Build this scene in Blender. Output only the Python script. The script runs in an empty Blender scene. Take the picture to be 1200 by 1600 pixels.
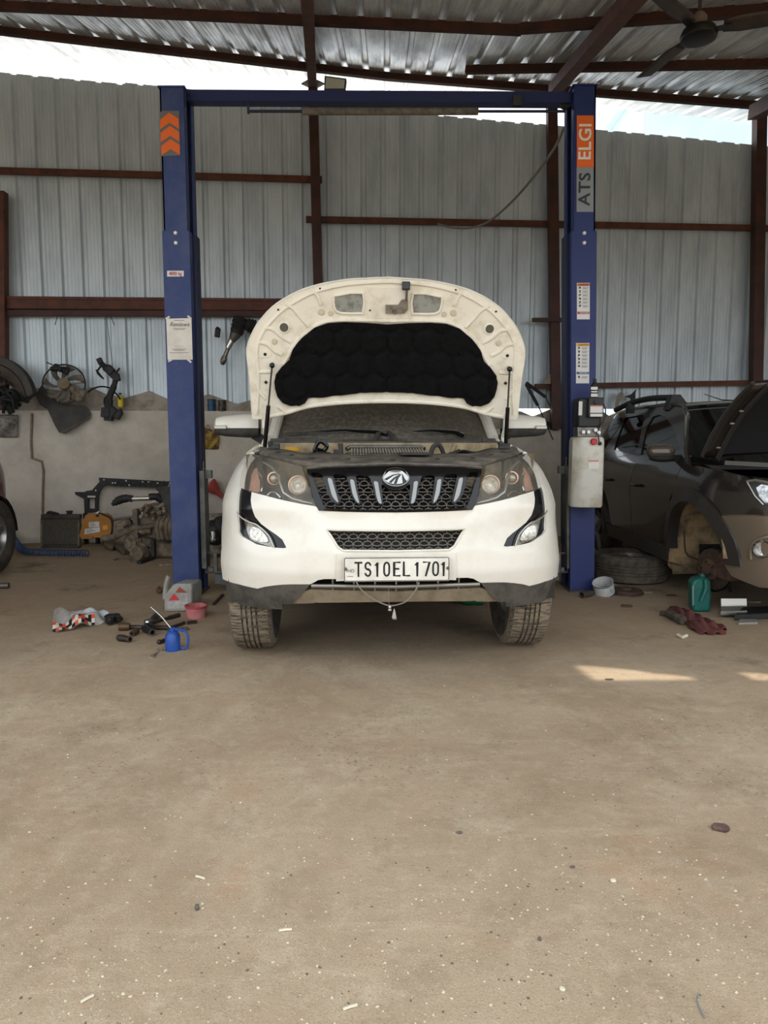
import bpy, math, random
from math import sin, cos, tan, atan, atan2, pi, sqrt, radians as R
from mathutils import Vector as V, Matrix as M
from mathutils.geometry import delaunay_2d_cdt
random.seed(7)
SC = bpy.context.scene
COL = SC.collection
# ---------------------------------------------------------------- camera
F, CH, PITCH = 1109.0, 1.2, R(6.0)
CAM = V((0, 0, CH))
cd = bpy.data.cameras.new('camera'); cam = bpy.data.objects.new('camera', cd); COL.objects.link(cam)
cam.location = CAM; cam.rotation_euler = (pi/2 - PITCH, 0, 0)
cd.sensor_fit = 'VERTICAL'; cd.sensor_height = 36; cd.lens = 36*F/1600; cd.clip_end = 400
SC.camera = cam
SC.view_settings.view_transform = 'Standard'; SC.view_settings.look = 'None'; SC.view_settings.gamma = 1
SC.view_settings.use_curve_mapping = False

def ray(x, y):
    a, b = (x-600)/F, (800-y)/F
    return V((a, cos(PITCH)+b*sin(PITCH), b*cos(PITCH)-sin(PITCH)))
def px(x, y, Y):
    d = ray(x, y); return CAM + d*(Y/d.y)
def pg(x, y, z=0.0):
    d = ray(x, y); return CAM + d*((z-CH)/d.z)
def pp(x, y, n, c):                                   # ray with the plane n.p = c
    d = ray(x, y); n = V(n); return CAM + d*((c-n.dot(CAM))/n.dot(d))
WK, W0 = 0.09, 8.38                                   # back wall: Y = W0 + WK X
def pw(x, y, off=0.0): return pp(x, y, (-WK, 1, 0), W0-off)
def wallY(X, off=0.0): return W0 + WK*X - off
RA, RX, RY = 3.11, -0.07, 0.246                       # roof: z = RA + RX X + RY Y
def roofz(X, Y): return RA + RX*X + RY*Y
def pr(x, y, off=0.0): return pp(x, y, (-RX, -RY, 1), RA-off)

# ---------------------------------------------------------------- materials
def lin(c):
    return tuple((v/12.92 if v <= .04045 else ((v+.055)/1.055)**2.4) for v in (k/255 for k in c)) + (1,)
MATS = {}
def mat(name, rgb, rough=.6, metal=0., var=.0, vs=6., rgb2=None, lo=.4, hi=.65, bump=0., bs=40., coat=0., trans=0., alpha=1., ior=1.45, emit=0., spec=.5, rvar=0., stretch=None, det=5.):
    """procedural principled material: base colour, blotches of a second colour, bump"""
    if name in MATS: return MATS[name]
    m = bpy.data.materials.new(name); m.use_nodes = True; nt = m.node_tree; N = nt.nodes; L = nt.links
    b = N['Principled BSDF']; b.inputs['Base Color'].default_value = lin(rgb)
    b.inputs['Roughness'].default_value = rough; b.inputs['Metallic'].default_value = metal
    b.inputs['Specular IOR Level'].default_value = spec; b.inputs['IOR'].default_value = ior
    if coat: b.inputs['Coat Weight'].default_value = coat; b.inputs['Coat Roughness'].default_value = .06
    if trans: b.inputs['Transmission Weight'].default_value = trans
    if alpha < 1: b.inputs['Alpha'].default_value = alpha
    if emit: b.inputs['Emission Color'].default_value = lin(rgb); b.inputs['Emission Strength'].default_value = emit
    tc = N.new('ShaderNodeTexCoord'); co = tc.outputs['Object']
    if stretch:
        mp = N.new('ShaderNodeMapping'); mp.inputs['Scale'].default_value = stretch; L.new(co, mp.inputs['Vector']); co = mp.outputs['Vector']
    if rgb2:
        n = N.new('ShaderNodeTexNoise'); n.inputs['Scale'].default_value = vs; n.inputs['Detail'].default_value = det; n.inputs['Roughness'].default_value = .65
        L.new(co, n.inputs['Vector'])
        r = N.new('ShaderNodeMapRange'); r.inputs['From Min'].default_value = lo; r.inputs['From Max'].default_value = hi
        L.new(n.outputs['Fac'], r.inputs['Value'])
        x = N.new('ShaderNodeMix'); x.data_type = 'RGBA'; x.inputs[6].default_value = lin(rgb); x.inputs[7].default_value = lin(rgb2)
        L.new(r.outputs['Result'], x.inputs[0]); L.new(x.outputs[2], b.inputs['Base Color'])
        if rvar:
            q = N.new('ShaderNodeMapRange'); q.inputs['To Min'].default_value = rough; q.inputs['To Max'].default_value = rough+rvar
            L.new(r.outputs['Result'], q.inputs['Value']); L.new(q.outputs['Result'], b.inputs['Roughness'])
    if bump:
        n2 = N.new('ShaderNodeTexNoise'); n2.inputs['Scale'].default_value = bs; n2.inputs['Detail'].default_value = 4
        L.new(co, n2.inputs['Vector'])
        bp = N.new('ShaderNodeBump'); bp.inputs['Strength'].default_value = min(1, bump); bp.inputs['Distance'].default_value = .01
        L.new(n2.outputs['Fac'], bp.inputs['Height']); L.new(bp.outputs['Normal'], b.inputs['Normal'])
    MATS[name] = m
    return m

# ---------------------------------------------------------------- mesh builder
def frame(d, up=V((0, 0, 1))):
    d = V(d).normalized(); up = V(up)
    if abs(d.dot(up)) > .98: up = V((0, 1, 0)) if abs(d.y) < .9 else V((1, 0, 0))
    s = d.cross(up).normalized(); return d, s, s.cross(d).normalized()
class MB:
    def __init__(s): s.v = []; s.f = []; s.m = []
    def add(s, vs, fs, m=0):
        b = len(s.v); s.v += [V(p) for p in vs]
        for f in fs: s.f.append([b+i for i in f]); s.m.append(m)
        return s
    def box(s, c, d, rot=None, m=0):
        c = V(c); rot = rot or M.Identity(3); h = V(d)/2
        vs = [c + rot @ V((sx*h.x, sy*h.y, sz*h.z)) for sx in (-1, 1) for sy in (-1, 1) for sz in (-1, 1)]
        return s.add(vs, [(0, 1, 3, 2), (4, 6, 7, 5), (0, 4, 5, 1), (2, 3, 7, 6), (0, 2, 6, 4), (1, 5, 7, 3)], m)
    def beam(s, p, q, w, h, up=(0, 0, 1), m=0):           # rectangular bar: w sideways, h along up
        p, q = V(p), V(q); d, a, b = frame(q-p, up); a = a*(w/2); b = b*(h/2)
        vs = [p-a-b, p+a-b, p+a+b, p-a+b, q-a-b, q+a-b, q+a+b, q-a+b]
        return s.add(vs, [(0, 1, 2, 3), (7, 6, 5, 4), (0, 4, 5, 1), (1, 5, 6, 2), (2, 6, 7, 3), (3, 7, 4, 0)], m)
    def cyl(s, p, q, r, r2=None, n=16, caps=True, m=0):
        return s.lathe([(0, 0), (r, 0), (r2 if r2 is not None else r, 1), (0, 1)] if caps else [(r, 0), (r2 if r2 is not None else r, 1)], p, V(q)-V(p), n, unit=True, m=m)
    def lathe(s, prof, o, axis, n=24, unit=False, m=0, sx=1., up=(0, 0, 1)):
        o = V(o); L = V(axis).length if unit else 1.; d, a, b = frame(axis, up)
        vs, fs = [], []
        for r, h in prof:
            for k in range(n):
                t = 2*pi*k/n; vs.append(o + d*(h*L) + a*(r*cos(t)*sx) + b*(r*sin(t)))
        for i in range(len(prof)-1):
            for k in range(n):
                j = (k+1) % n; q = [i*n+k, i*n+j, (i+1)*n+j, (i+1)*n+k]
                if prof[i][0] < 1e-9: q = [i*n, (i+1)*n+j, (i+1)*n+k]
                elif prof[i+1][0] < 1e-9: q = [i*n+k, i*n+j, (i+1)*n]
                fs.append(q)
        return s.add(vs, fs, m)
    def tube(s, pts, r, n=8, closed=False, m=0):
        pts = [V(p) for p in pts]; K = len(pts); rr = r if isinstance(r, (list, tuple)) else [r]*K
        vs, fs = [], []; nrm = None
        for i, p in enumerate(pts):
            t = (pts[(i+1) % K]-pts[i-1]) if closed else (pts[min(i+1, K-1)]-pts[max(i-1, 0)])
            t = t.normalized() if t.length > 1e-9 else V((0, 0, 1))
            if nrm is None: nrm = frame(t)[1]
            nrm = nrm - t*nrm.dot(t); nrm = nrm.normalized() if nrm.length > 1e-6 else frame(t)[1]
            bn = t.cross(nrm)
            for k in range(n):
                a = 2*pi*k/n; vs.append(p + (nrm*cos(a)+bn*sin(a))*rr[i])
        for i in range(K if closed else K-1):
            for k in range(n):
                j = (k+1) % n; i2 = (i+1) % K
                fs.append([i*n+k, i*n+j, i2*n+j, i2*n+k])
        if not closed: fs += [list(range(n))[::-1], [(K-1)*n+k for k in range(n)]]
        return s.add(vs, fs, m)
    def ell(s, c, r, rot=None, n=16, k=10, m=0):
        c = V(c); r = V(r) if not isinstance(r, (int, float)) else V((r, r, r)); rot = rot or M.Identity(3)
        vs, fs = [], []
        for i in range(k+1):
            t = pi*i/k
            for j in range(n):
                a = 2*pi*j/n; vs.append(c + rot @ V((r.x*sin(t)*cos(a), r.y*sin(t)*sin(a), r.z*cos(t))))
        for i in range(k):
            for j in range(n):
                b = (j+1) % n
                fs.append([i*n+j, (i+1)*n+j, (i+1)*n+b, i*n+b] if 0 < i < k-1 else ([i*n, (i+1)*n+j, (i+1)*n+b] if i == 0 else [i*n+j, (i+1)*n, i*n+b]))
        return s.add(vs, fs, m)
    def prism(s, poly, vec, m=0):                         # ngon extruded by vec
        n = len(poly); poly = [V(p) for p in poly]; vec = V(vec)
        s.add(poly + [p+vec for p in poly], [list(range(n)), [n+i for i in range(n)][::-1]] + [[i, n+i, n+(i+1) % n, (i+1) % n] for i in range(n)], m)
        return s
    def grid(s, fn, nu, nv, m=0, flip=False):
        vs = [fn(i/nu, j/nv) for j in range(nv+1) for i in range(nu+1)]
        fs = [[j*(nu+1)+i, j*(nu+1)+i+1, (j+1)*(nu+1)+i+1, (j+1)*(nu+1)+i] for j in range(nv) for i in range(nu)]
        if flip: fs = [f[::-1] for f in fs]
        return s.add(vs, fs, m)
    def mirror(s):                                        # add the x -> -x half
        b = len(s.v); nf = len(s.f); s.v += [V((-p.x, p.y, p.z)) for p in s.v]
        for i in range(nf): s.f.append([b+k for k in s.f[i]][::-1]); s.m.append(s.m[i])
        return s
    def flipx(s):
        s.v = [V((-p.x, p.y, p.z)) for p in s.v]; s.f = [f[::-1] for f in s.f]; return s
    def move(s, mtx): s.v = [mtx @ p for p in s.v]; return s
    def build(s, name, mats, parent=None, ang=35, bevel=0., sub=0, solid=0., weld=False, flat=False, own=True):
        if not isinstance(mats, (list, tuple)): mats = [mats]
        vs = s.v; org = None; top = parent
        while top is not None and top.parent is not None: top = top.parent
        if top is not None and top.name in ROOTS:
            inv = ROOTS[top.name]; vs = [inv @ p for p in vs]
        elif top is None and own:                             # a thing of one mesh: origin at its base
            xs, ys, zs = zip(*[tuple(p) for p in vs]); org = V(((min(xs)+max(xs))/2, (min(ys)+max(ys))/2, min(zs))); vs = [p-org for p in vs]
        me = bpy.data.meshes.new(name); me.from_pydata([tuple(p) for p in vs], [], s.f)
        for m_ in mats: me.materials.append(m_)
        for p, mi in zip(me.polygons, s.m): p.material_index = min(mi, len(mats)-1)
        import bmesh
        bm = bmesh.new(); bm.from_mesh(me)
        if weld: bmesh.ops.remove_doubles(bm, verts=bm.verts, dist=1e-4)
        bmesh.ops.recalc_face_normals(bm, faces=bm.faces)
        bm.to_mesh(me); bm.free()
        if not flat:
            me.shade_smooth(); me.set_sharp_from_angle(angle=R(ang))
        o = bpy.data.objects.new(name, me); COL.objects.link(o)
        if parent is not None: o.parent = parent
        if org is not None: o.location = org
        if bevel:
            b = o.modifiers.new('bevel', 'BEVEL'); b.width = bevel; b.segments = 2; b.limit_method = 'ANGLE'; b.angle_limit = R(40)
        if sub:
            u = o.modifiers.new('sub', 'SUBSURF'); u.levels = sub; u.render_levels = sub
        if solid:
            d = o.modifiers.new('solid', 'SOLIDIFY'); d.thickness = solid; d.offset = -1
        return o
ROOTS = {}
def tag(o, label, cat, group=None):
    o['label'] = label; o['category'] = cat
    if group: o['group'] = group
    return o
def thing(name, label, cat, loc=(0, 0, 0), group=None, mtx=None, local=False):
    """an Empty at the base of the thing; children are given in world space unless local"""
    o = bpy.data.objects.new(name, None); COL.objects.link(o); o.empty_display_size = .1
    mw = mtx or M.Translation(V(loc)); o.matrix_world = mw
    if not local: ROOTS[o.name] = mw.inverted()
    return tag(o, label, cat, group)
def struct(o): o['kind'] = 'structure'; return o
def catmull(pts, n=8, closed=False):
    pts = [V(p) for p in pts]; K = len(pts); out = []
    for i in range(K if closed else K-1):
        g = (lambda k: pts[k % K]) if closed else (lambda k: pts[max(0, min(K-1, k))])
        p0, p1, p2, p3 = g(i-1), g(i), g(i+1), g(i+2)
        for j in range(n):
            t = j/n
            out.append(.5*((2*p1)+(p2-p0)*t+(2*p0-5*p1+4*p2-p3)*t*t+(3*p1-p0-3*p2+p3)*t**3))
    if not closed: out.append(pts[-1])
    return out
def inpoly(x, y, P):
    c = False; j = len(P)-1
    for i in range(len(P)):
        xi, yi = P[i][0], P[i][1]; xj, yj = P[j][0], P[j][1]
        if (yi > y) != (yj > y) and x < (xj-xi)*(y-yi)/(yj-yi)+xi: c = not c
        j = i
    return c
def dense(P, step, closed=True):
    out = []; n = len(P)
    for i in range(n if closed else n-1):
        a, b = V(P[i]).to_2d(), V(P[(i+1) % n]).to_2d(); k = max(1, int((b-a).length/step+.5))
        out += [a.lerp(b, j/k) for j in range(k)]
    if not closed: out.append(V(P[-1]).to_2d())
    return out
def interp(x, tab):
    if x <= tab[0][0]: return tab[0][1]
    for (a, b), (c, d) in zip(tab, tab[1:]):
        if x <= c:
            t = (x-a)/(c-a); return b+(d-b)*t
    return tab[-1][1]
def sstep(a, b, x):
    t = max(0., min(1., (x-a)/(b-a))); return t*t*(3-2*t)
def panel(mb, poly, fn, step=.03, holes=(), thick=.02, off=0., m=0, rim=True, back=False):
    """fill a 2D polygon with triangles, lift through fn(u, v, off), give it a rim of thickness"""
    rings = [dense(poly, step)] + [dense(h, step) for h in holes]
    pts, ed = [], []
    for r_ in rings:
        b = len(pts); pts += r_; ed += [(b+i, b+(i+1) % len(r_)) for i in range(len(r_))]
    us = [p.x for p in rings[0]]; vs_ = [p.y for p in rings[0]]
    u = min(us)+step/2
    while u < max(us):
        v = min(vs_)+step/2
        while v < max(vs_):
            if inpoly(u, v, rings[0]) and not any(inpoly(u, v, h) for h in rings[1:]):
                if all((p.x-u)**2+(p.y-v)**2 > (.45*step)**2 for p in pts[:len(ed)]): pts.append(V((u, v)))
            v += step
        u += step
    vo, eo, fo, *_ = delaunay_2d_cdt(pts, ed, [], 0, 1e-7)
    keep = []
    for f in fo:
        c = sum((vo[i] for i in f), V((0, 0)))/len(f)
        if inpoly(c.x, c.y, rings[0]) and not any(inpoly(c.x, c.y, h) for h in rings[1:]): keep.append(list(f))
    top = [V(fn(p.x, p.y, off)) for p in vo]
    b = len(mb.v); mb.add(top, keep, m)
    if rim and thick:
        cnt = {}
        for f in keep:
            for i in range(len(f)):
                a, c = f[i], f[(i+1) % len(f)]; k = (min(a, c), max(a, c)); cnt.setdefault(k, []).append((a, c))
        bd = [v_[0] for v_ in cnt.values() if len(v_) == 1]
        low = {}
        for a, c in bd:
            for i in (a, c):
                if i not in low: low[i] = len(mb.v); mb.v.append(V(fn(vo[i].x, vo[i].y, off-thick)))
        for a, c in bd:
            mb.f.append([b+c, b+a, low[a], low[c]]); mb.m.append(m)
        if back:
            b2 = len(mb.v); mb.v += [V(fn(p.x, p.y, off-thick)) for p in vo]
            for f in keep: mb.f.append([b2+i for i in f][::-1]); mb.m.append(m)
    return mb
def text(mb, body, o, xd, yd, size, depth=.0, m=0, center=True, bold=0., shear=0., sx=1., spacing=1.):
    """lettering laid on a surface: o origin (centre), xd/yd directions"""
    c = bpy.data.curves.new('lettering', 'FONT'); c.body = body; c.size = 1; c.offset = bold; c.shear = shear; c.space_character = spacing; c.resolution_u = 3
    c.align_x = 'CENTER' if center else 'LEFT'; c.align_y = 'CENTER'
    ob = bpy.data.objects.new('lettering', c); COL.objects.link(ob)
    dg = bpy.context.evaluated_depsgraph_get(); ev = ob.evaluated_get(dg); me = ev.to_mesh()
    o, xd, yd = V(o), V(xd).normalized(), V(yd).normalized(); zd = xd.cross(yd)
    vs = [o + xd*(v.co.x*size*sx)+yd*(v.co.y*size)+zd*depth for v in me.vertices]; fs = [list(p.vertices) for p in me.polygons]
    ev.to_mesh_clear(); bpy.data.objects.remove(ob); bpy.data.curves.remove(c)
    return mb.add(vs, fs, m)
def copy_thing(o, loc=None):
    r = o.copy(); COL.objects.link(r)
    for ch in o.children:
        c = ch.copy(); COL.objects.link(c); c.parent = r
        for g in ch.children:
            d = g.copy(); COL.objects.link(d); d.parent = c
    if loc is not None: r.location = loc
    return r
# ================================================================ SETTING
# ---- materials of the shed
def floor_mat():
    m = bpy.data.materials.new('dusty_floor'); m.use_nodes = True; nt = m.node_tree; N = nt.nodes; L = nt.links; b = N['Principled BSDF']
    b.inputs['Roughness'].default_value = .93; b.inputs['Specular IOR Level'].default_value = .2
    tc = N.new('ShaderNodeTexCoord'); co = tc.outputs['Object']
    def noise(s, d=6, r=.6, src=co, dist=0.):
        n = N.new('ShaderNodeTexNoise'); n.inputs['Scale'].default_value = s; n.inputs['Detail'].default_value = d; n.inputs['Roughness'].default_value = r; n.inputs['Distortion'].default_value = dist
        L.new(src, n.inputs['Vector']); return n.outputs['Fac']
    def rng(v, a, b_, c=0., d=1.):
        n = N.new('ShaderNodeMapRange'); n.inputs['From Min'].default_value = a; n.inputs['From Max'].default_value = b_; n.inputs['To Min'].default_value = c; n.inputs['To Max'].default_value = d
        L.new(v, n.inputs['Value']); return n.outputs['Result']
    def mix(f, a, c, mode='MIX'):
        n = N.new('ShaderNodeMix'); n.data_type = 'RGBA'; n.blend_type = mode
        if isinstance(f, float): n.inputs[0].default_value = f
        else: L.new(f, n.inputs[0])
        for i, k in ((6, a), (7, c)):
            if isinstance(k, tuple): n.inputs[i].default_value = k
            else: L.new(k, n.inputs[i])
        return n.outputs[2]
    def math_(op, a, c):
        n = N.new('ShaderNodeMath'); n.operation = op; n.use_clamp = True
        for i, k in ((0, a), (1, c)):
            if isinstance(k, (int, float)): n.inputs[i].default_value = k
            else: L.new(k, n.inputs[i])
        return n.outputs[0]
    c = mix(rng(noise(.9, 8, .68, dist=.6), .38, .62), lin((160, 139, 113)), lin((184, 164, 138)))
    c = mix(rng(noise(2.7, 8, .7, dist=.4), .52, .78, 0., .7), c, lin((202, 186, 160)))
    c = mix(rng(noise(1.7, 7, .7, dist=.8), .56, .76, 0., .7), c, lin((176, 138, 108)))
    # swept streaks of lighter dust
    mp = N.new('ShaderNodeMapping'); mp.inputs['Scale'].default_value = (1.2, 7., 1.); mp.inputs['Rotation'].default_value = (0, 0, .25); L.new(co, mp.inputs['Vector'])
    c = mix(rng(noise(1.6, 6, .6, mp.outputs['Vector'], .4), .55, .8, 0., .4), c, lin((208, 191, 164)))
    c = mix(rng(noise(5.5, 8, .72, dist=.5), .5, .72, 0., .5), c, lin((138, 117, 92)))
    c = mix(rng(noise(3.6, 7, .7, dist=.3), .55, .72, 0., .45), c, lin((184, 150, 124)))
    c = mix(rng(noise(11., 6, .75), .52, .7, 0., .35), c, lin((206, 190, 166)))
    # oily, trodden work bay towards the back wall (irregular edge)
    sp = N.new('ShaderNodeSeparateXYZ'); L.new(co, sp.inputs[0])
    e = math_('ADD', rng(sp.outputs['Y'], 2.6, 5.2), math_('MULTIPLY', math_('SUBTRACT', noise(.8, 6, .7, dist=.8), .5), 1.3))
    c = mix(rng(e, .25, .85, 0., .6), c, lin((146, 126, 104)))
    st = N.new('ShaderNodeTexNoise'); st.inputs['Scale'].default_value = 1.3; st.inputs['Detail'].default_value = 7; st.inputs['Roughness'].default_value = .72; L.new(co, st.inputs['Vector'])
    c = mix(math_('MULTIPLY', rng(st.outputs['Fac'], .56, .72), rng(sp.outputs['Y'], 2.2, 4.2, .25, .85)), c, lin((84, 68, 54)))
    # loose grit: small light and dark flecks, chips
    vo = N.new('ShaderNodeTexVoronoi'); vo.inputs['Scale'].default_value = 130.; vo.inputs['Randomness'].default_value = 1.; L.new(co, vo.inputs['Vector'])
    patch = rng(noise(1.9, 4, .6), .45, .62)
    c = mix(math_('MULTIPLY', rng(vo.outputs['Distance'], .24, .12), math_('MULTIPLY', patch, .7)), c, lin((214, 200, 176)))
    mp2 = N.new('ShaderNodeMapping'); mp2.inputs['Scale'].default_value = (1., 1.9, 1.); mp2.inputs['Rotation'].default_value = (0, 0, -.2); L.new(co, mp2.inputs['Vector'])
    wob = N.new('ShaderNodeTexNoise'); wob.inputs['Scale'].default_value = 60.; L.new(co, wob.inputs['Vector'])
    wm = N.new('ShaderNodeVectorMath'); wm.operation = 'SCALE'; wm.inputs['Scale'].default_value = .02; L.new(wob.outputs['Color'], wm.inputs[0])
    wa = N.new('ShaderNodeVectorMath'); wa.operation = 'ADD'; L.new(mp2.outputs['Vector'], wa.inputs[0]); L.new(wm.outputs[0], wa.inputs[1])
    v2 = N.new('ShaderNodeTexVoronoi'); v2.inputs['Scale'].default_value = 30.; L.new(wa.outputs[0], v2.inputs['Vector'])
    band = math_('MULTIPLY', rng(sp.outputs['Y'], 1.9, 2.4), rng(sp.outputs['Y'], 3.5, 2.9))
    c = mix(math_('MULTIPLY', rng(v2.outputs['Distance'], .22, .12), math_('MULTIPLY', band, rng(noise(2.6, 5, .65), .42, .6, 0., .85))), c, lin((104, 86, 68)))
    c = mix(rng(noise(190, 3, .7), .46, .75, 0., .5), c, lin((112, 96, 78)))
    L.new(c, b.inputs['Base Color'])
    bp = N.new('ShaderNodeBump'); bp.inputs['Strength'].default_value = .55; bp.inputs['Distance'].default_value = .012
    h = N.new('ShaderNodeMath'); h.operation = 'ADD'; L.new(noise(26, 8, .75), h.inputs[0]); L.new(rng(vo.outputs['Distance'], .3, 0., 0., .35), h.inputs[1])
    L.new(h.outputs[0], bp.inputs['Height']); L.new(bp.outputs['Normal'], b.inputs['Normal'])
    return m
FLOOR = floor_mat()
SHEET = mat('wall_sheet', (200, 209, 213), .42, .25, rgb2=(174, 183, 188), vs=2.2, lo=.42, hi=.7, stretch=(2, 2, .5))
ROOFM = mat('roof_sheet', (226, 226, 223), .28, .55, rgb2=(188, 190, 192), vs=3., lo=.4, hi=.66, stretch=(3, .5, 1), rvar=.15)
PLASTER = mat('plaster', (204, 194, 179), .93, rgb2=(162, 152, 138), vs=2.4, lo=.4, hi=.78, bump=.5, bs=22, det=9.)
MORTAR = mat('mortar', (164, 155, 141), .95, rgb2=(126, 117, 105), vs=6, bump=.6, bs=30)
RUST = mat('rust_primer', (98, 54, 36), .62, .1, rgb2=(70, 40, 30), vs=7, lo=.4, hi=.65, bump=.15, bs=60)
RUST2 = mat('rust_primer_dark', (74, 42, 32), .6, .1, rgb2=(54, 32, 26), vs=5)

mb = MB(); mb.grid(lambda u, v: V((-10+20*u, -1.2+11.4*v, 0)), 2, 2); fl = struct(mb.build('floor', FLOOR, own=False))
GRND = mat('ground_outside', (132, 124, 112), .95, rgb2=(120, 112, 100), vs=.4)
mb = MB(); mb.grid(lambda u, v: V((-80+160*u, -80+160*v, -.02)), 2, 2); struct(mb.build('ground', GRND, own=False))

mb = MB(); mb.grid(lambda u, v: V((-80+160*u, 9.6+70*v, -.01)), 2, 2); struct(mb.build('ground', mat('ground_bounce', (212, 204, 190), .95, rgb2=(198, 190, 176), vs=.3), own=False))  # unseen pale ground, added to bounce daylight up onto the roof sheets
# corrugated profile over one pitch: (fraction, height)
PITCHW = .222
PROF = [(0, 0), (.10, 0), (.105, .003), (.135, .003), (.14, 0), (.27, 0), (.275, .003), (.305, .003), (.31, 0), (.44, 0), (.445, .003), (.475, .003), (.48, 0), (.62, 0), (.70, .028), (.86, .028), (.94, 0)]
def profile(x0, x1):
    out = []; k = 0
    while x0+k*PITCHW < x1:
        for f, h in PROF: out.append((x0+(k+f)*PITCHW, h))
        k += 1
    return out
ZTL, ZTR = pw(0, 104), pw(1170, 219)
def walltop(X): return ZTL.z + (ZTR.z-ZTL.z)*(X-ZTL.x)/(ZTR.x-ZTL.x)
def lowtop(X): return interp(X, [(-1.4, 1.50), (1.2, 1.30), (9, 1.26)])
mb = MB(); pf = profile(-8.4, 8.4); n = len(pf)
vs = []
for x, h in pf:
    sheet = math.floor((x+8.4)/(PITCHW*5)); rr = random.Random(sheet)
    zt = min(walltop(x)+rr.uniform(-.02, .02), roofz(x, wallY(x))-.12)
    zt = max(zt, 4.4)
    zb = 1.40 if x < 0 else 1.545
    for z in (zb, 2.3, 3.2, zt):
        wob = .004*sin(3*x+z*2)
        vs.append(V((x, wallY(x, -.10-h+wob), z)))
fs = [[i*4+j, (i+1)*4+j, (i+1)*4+j+1, i*4+j+1] for i in range(n-1) for j in range(3)]
mb.add(vs, fs); struct(mb.build('wall_back', SHEET, own=False, ang=20))
# plastered masonry dwarf wall and its mortar peaks
mb = MB(); k = 60
def lw(X, zf, off): return V((X, wallY(X, off), zf*lowtop(X)))
for i in range(k):
    a, b = -8.4+16.8*i/k, -8.4+16.8*(i+1)/k
    mb.add([lw(a, 0, 0), lw(b, 0, 0), lw(b, 1, 0), lw(a, 1, 0), lw(a, 1, -.24), lw(b, 1, -.24)], [(0, 1, 2, 3), (3, 2, 5, 4)])
struct(mb.build('wall_back_base', PLASTER, own=False, weld=True))
def mortar(pts, base):
    mb = MB(); top = [pw(x, y, -.07) for x, y in pts]; lowp = [V((p.x, wallY(p.x, -.05), base(p.x))) for p in top]
    poly = lowp + top[::-1]; mb.prism(poly, V((0, .10, 0))); return mb
lb = lambda X: lowtop(X)-.01
for i, pts in enumerate(([(-60, 600), (0, 612), (60, 606), (100, 611), (127, 609), (141, 605), (163, 615), (194, 622), (233, 611), (261, 623), (300, 621), (315, 619), (326, 616), (370, 631), (396, 624), (440, 632)],
                         [(430, 632), (600, 636), (760, 636), (800, 640), (815, 643), (833, 651), (864, 638), (885, 634), (915, 640), (935, 638), (952, 650), (975, 640), (1010, 632), (1100, 635), (1250, 640)])):
    struct(mortar(pts, lb).build('trim_%d' % (i+1), MORTAR, own=False, flat=True))
# roof
EL, ER = pr(0, 90), pr(1180, 191)
def roofend(X): return EL.y + (ER.y-EL.y)*(X-EL.x)/(ER.x-EL.x)
RF = 1.85
HOLES = []
mb = MB(); pf = profile(-8.8, 8.8); n = len(pf)
ys = [0, .25, .5, .75, 1]
vs = []
for x, h in pf:
    sheet = math.floor((x+8.8)/(PITCHW*5)); fx = ((x+8.8)/(PITCHW*5)) % 1; rr = random.Random(sheet*3+1)
    ye = roofend(x)+rr.uniform(-.03, .03)+.16*(fx-.5)
    for t in ys:
        y = RF+(ye-RF)*t; vs.append(V((x, y, roofz(x, y)+h)))
fs = [[i*5+j, i*5+j+1, (i+1)*5+j+1, (i+1)*5+j] for i in range(n-1) for j in range(4)]
SUN = V((.55, .15, .81)).normalized()                   # towards the sun
sunspots = [(pg(990, 1051), .24, .115), (pg(1200, 1056), .10, .06)]
def hole_at(c): t = (RA+RX*c.x+RY*c.y)/(SUN.z-RX*SUN.x-RY*SUN.y); return c+SUN*t
mb.add(vs, fs); roof = struct(mb.build('ceiling', ROOFM, own=False, ang=20))
for c, a, b in sunspots:                                # torn gaps in the sheet that let the sun through
    h = hole_at(c); HOLES.append((h.x, h.y, a, b))
import bmesh
bm = bmesh.new(); bm.from_mesh(roof.data)
for hx, hy, a, b in HOLES:
    for co, no in (((hx-a, 0, 0), (1, 0, 0)), ((hx+a, 0, 0), (1, 0, 0)), ((0, hy-b, 0), (0, 1, 0)), ((0, hy+b, 0), (0, 1, 0)), ((hx-a*.6, hy+b, 0), (.5, 1, 0)), ((hx+a, hy-b*.2, 0), (.55, 1, 0))):
        g = [f for f in bm.faces if abs(f.calc_center_median().x-hx) < 1.2 and f.calc_center_median().y-hy < 3 and hy-f.calc_center_median().y < 3]
        ge = list({e for f in g for e in f.edges}); gv = list({v for f in g for v in f.verts})
        bmesh.ops.bisect_plane(bm, geom=gv+ge+g, plane_co=co, plane_no=no)
    kill = []
    for f in bm.faces:
        c = f.calc_center_median(); dx, dy = c.x-hx, c.y-hy
        if abs(dx) < a and abs(dy) < b and .5*(dx+a*.6)+(dy-b) < 0 and .55*(dx-a)+(dy+b*.2) < .0+b*.9: kill.append(f)
    bmesh.ops.delete(bm, geom=kill, context='FACES')
bm.to_mesh(roof.data); bm.free()
# side walls of the shed (outside the frame, they shade and close the bay)
for nm, X in (('wall_left', -8.0), ('wall_right', 8.2)):
    mb = MB(); Y1 = wallY(X, -.1)
    mb.add([V((X, 3.2, 0)), V((X, Y1, 0)), V((X, Y1, roofz(X, Y1)-.05)), V((X, 3.2, roofz(X, 3.2)-.05))], [(0, 1, 2, 3)])
    struct(mb.build(nm, SHEET, own=False))

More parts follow.
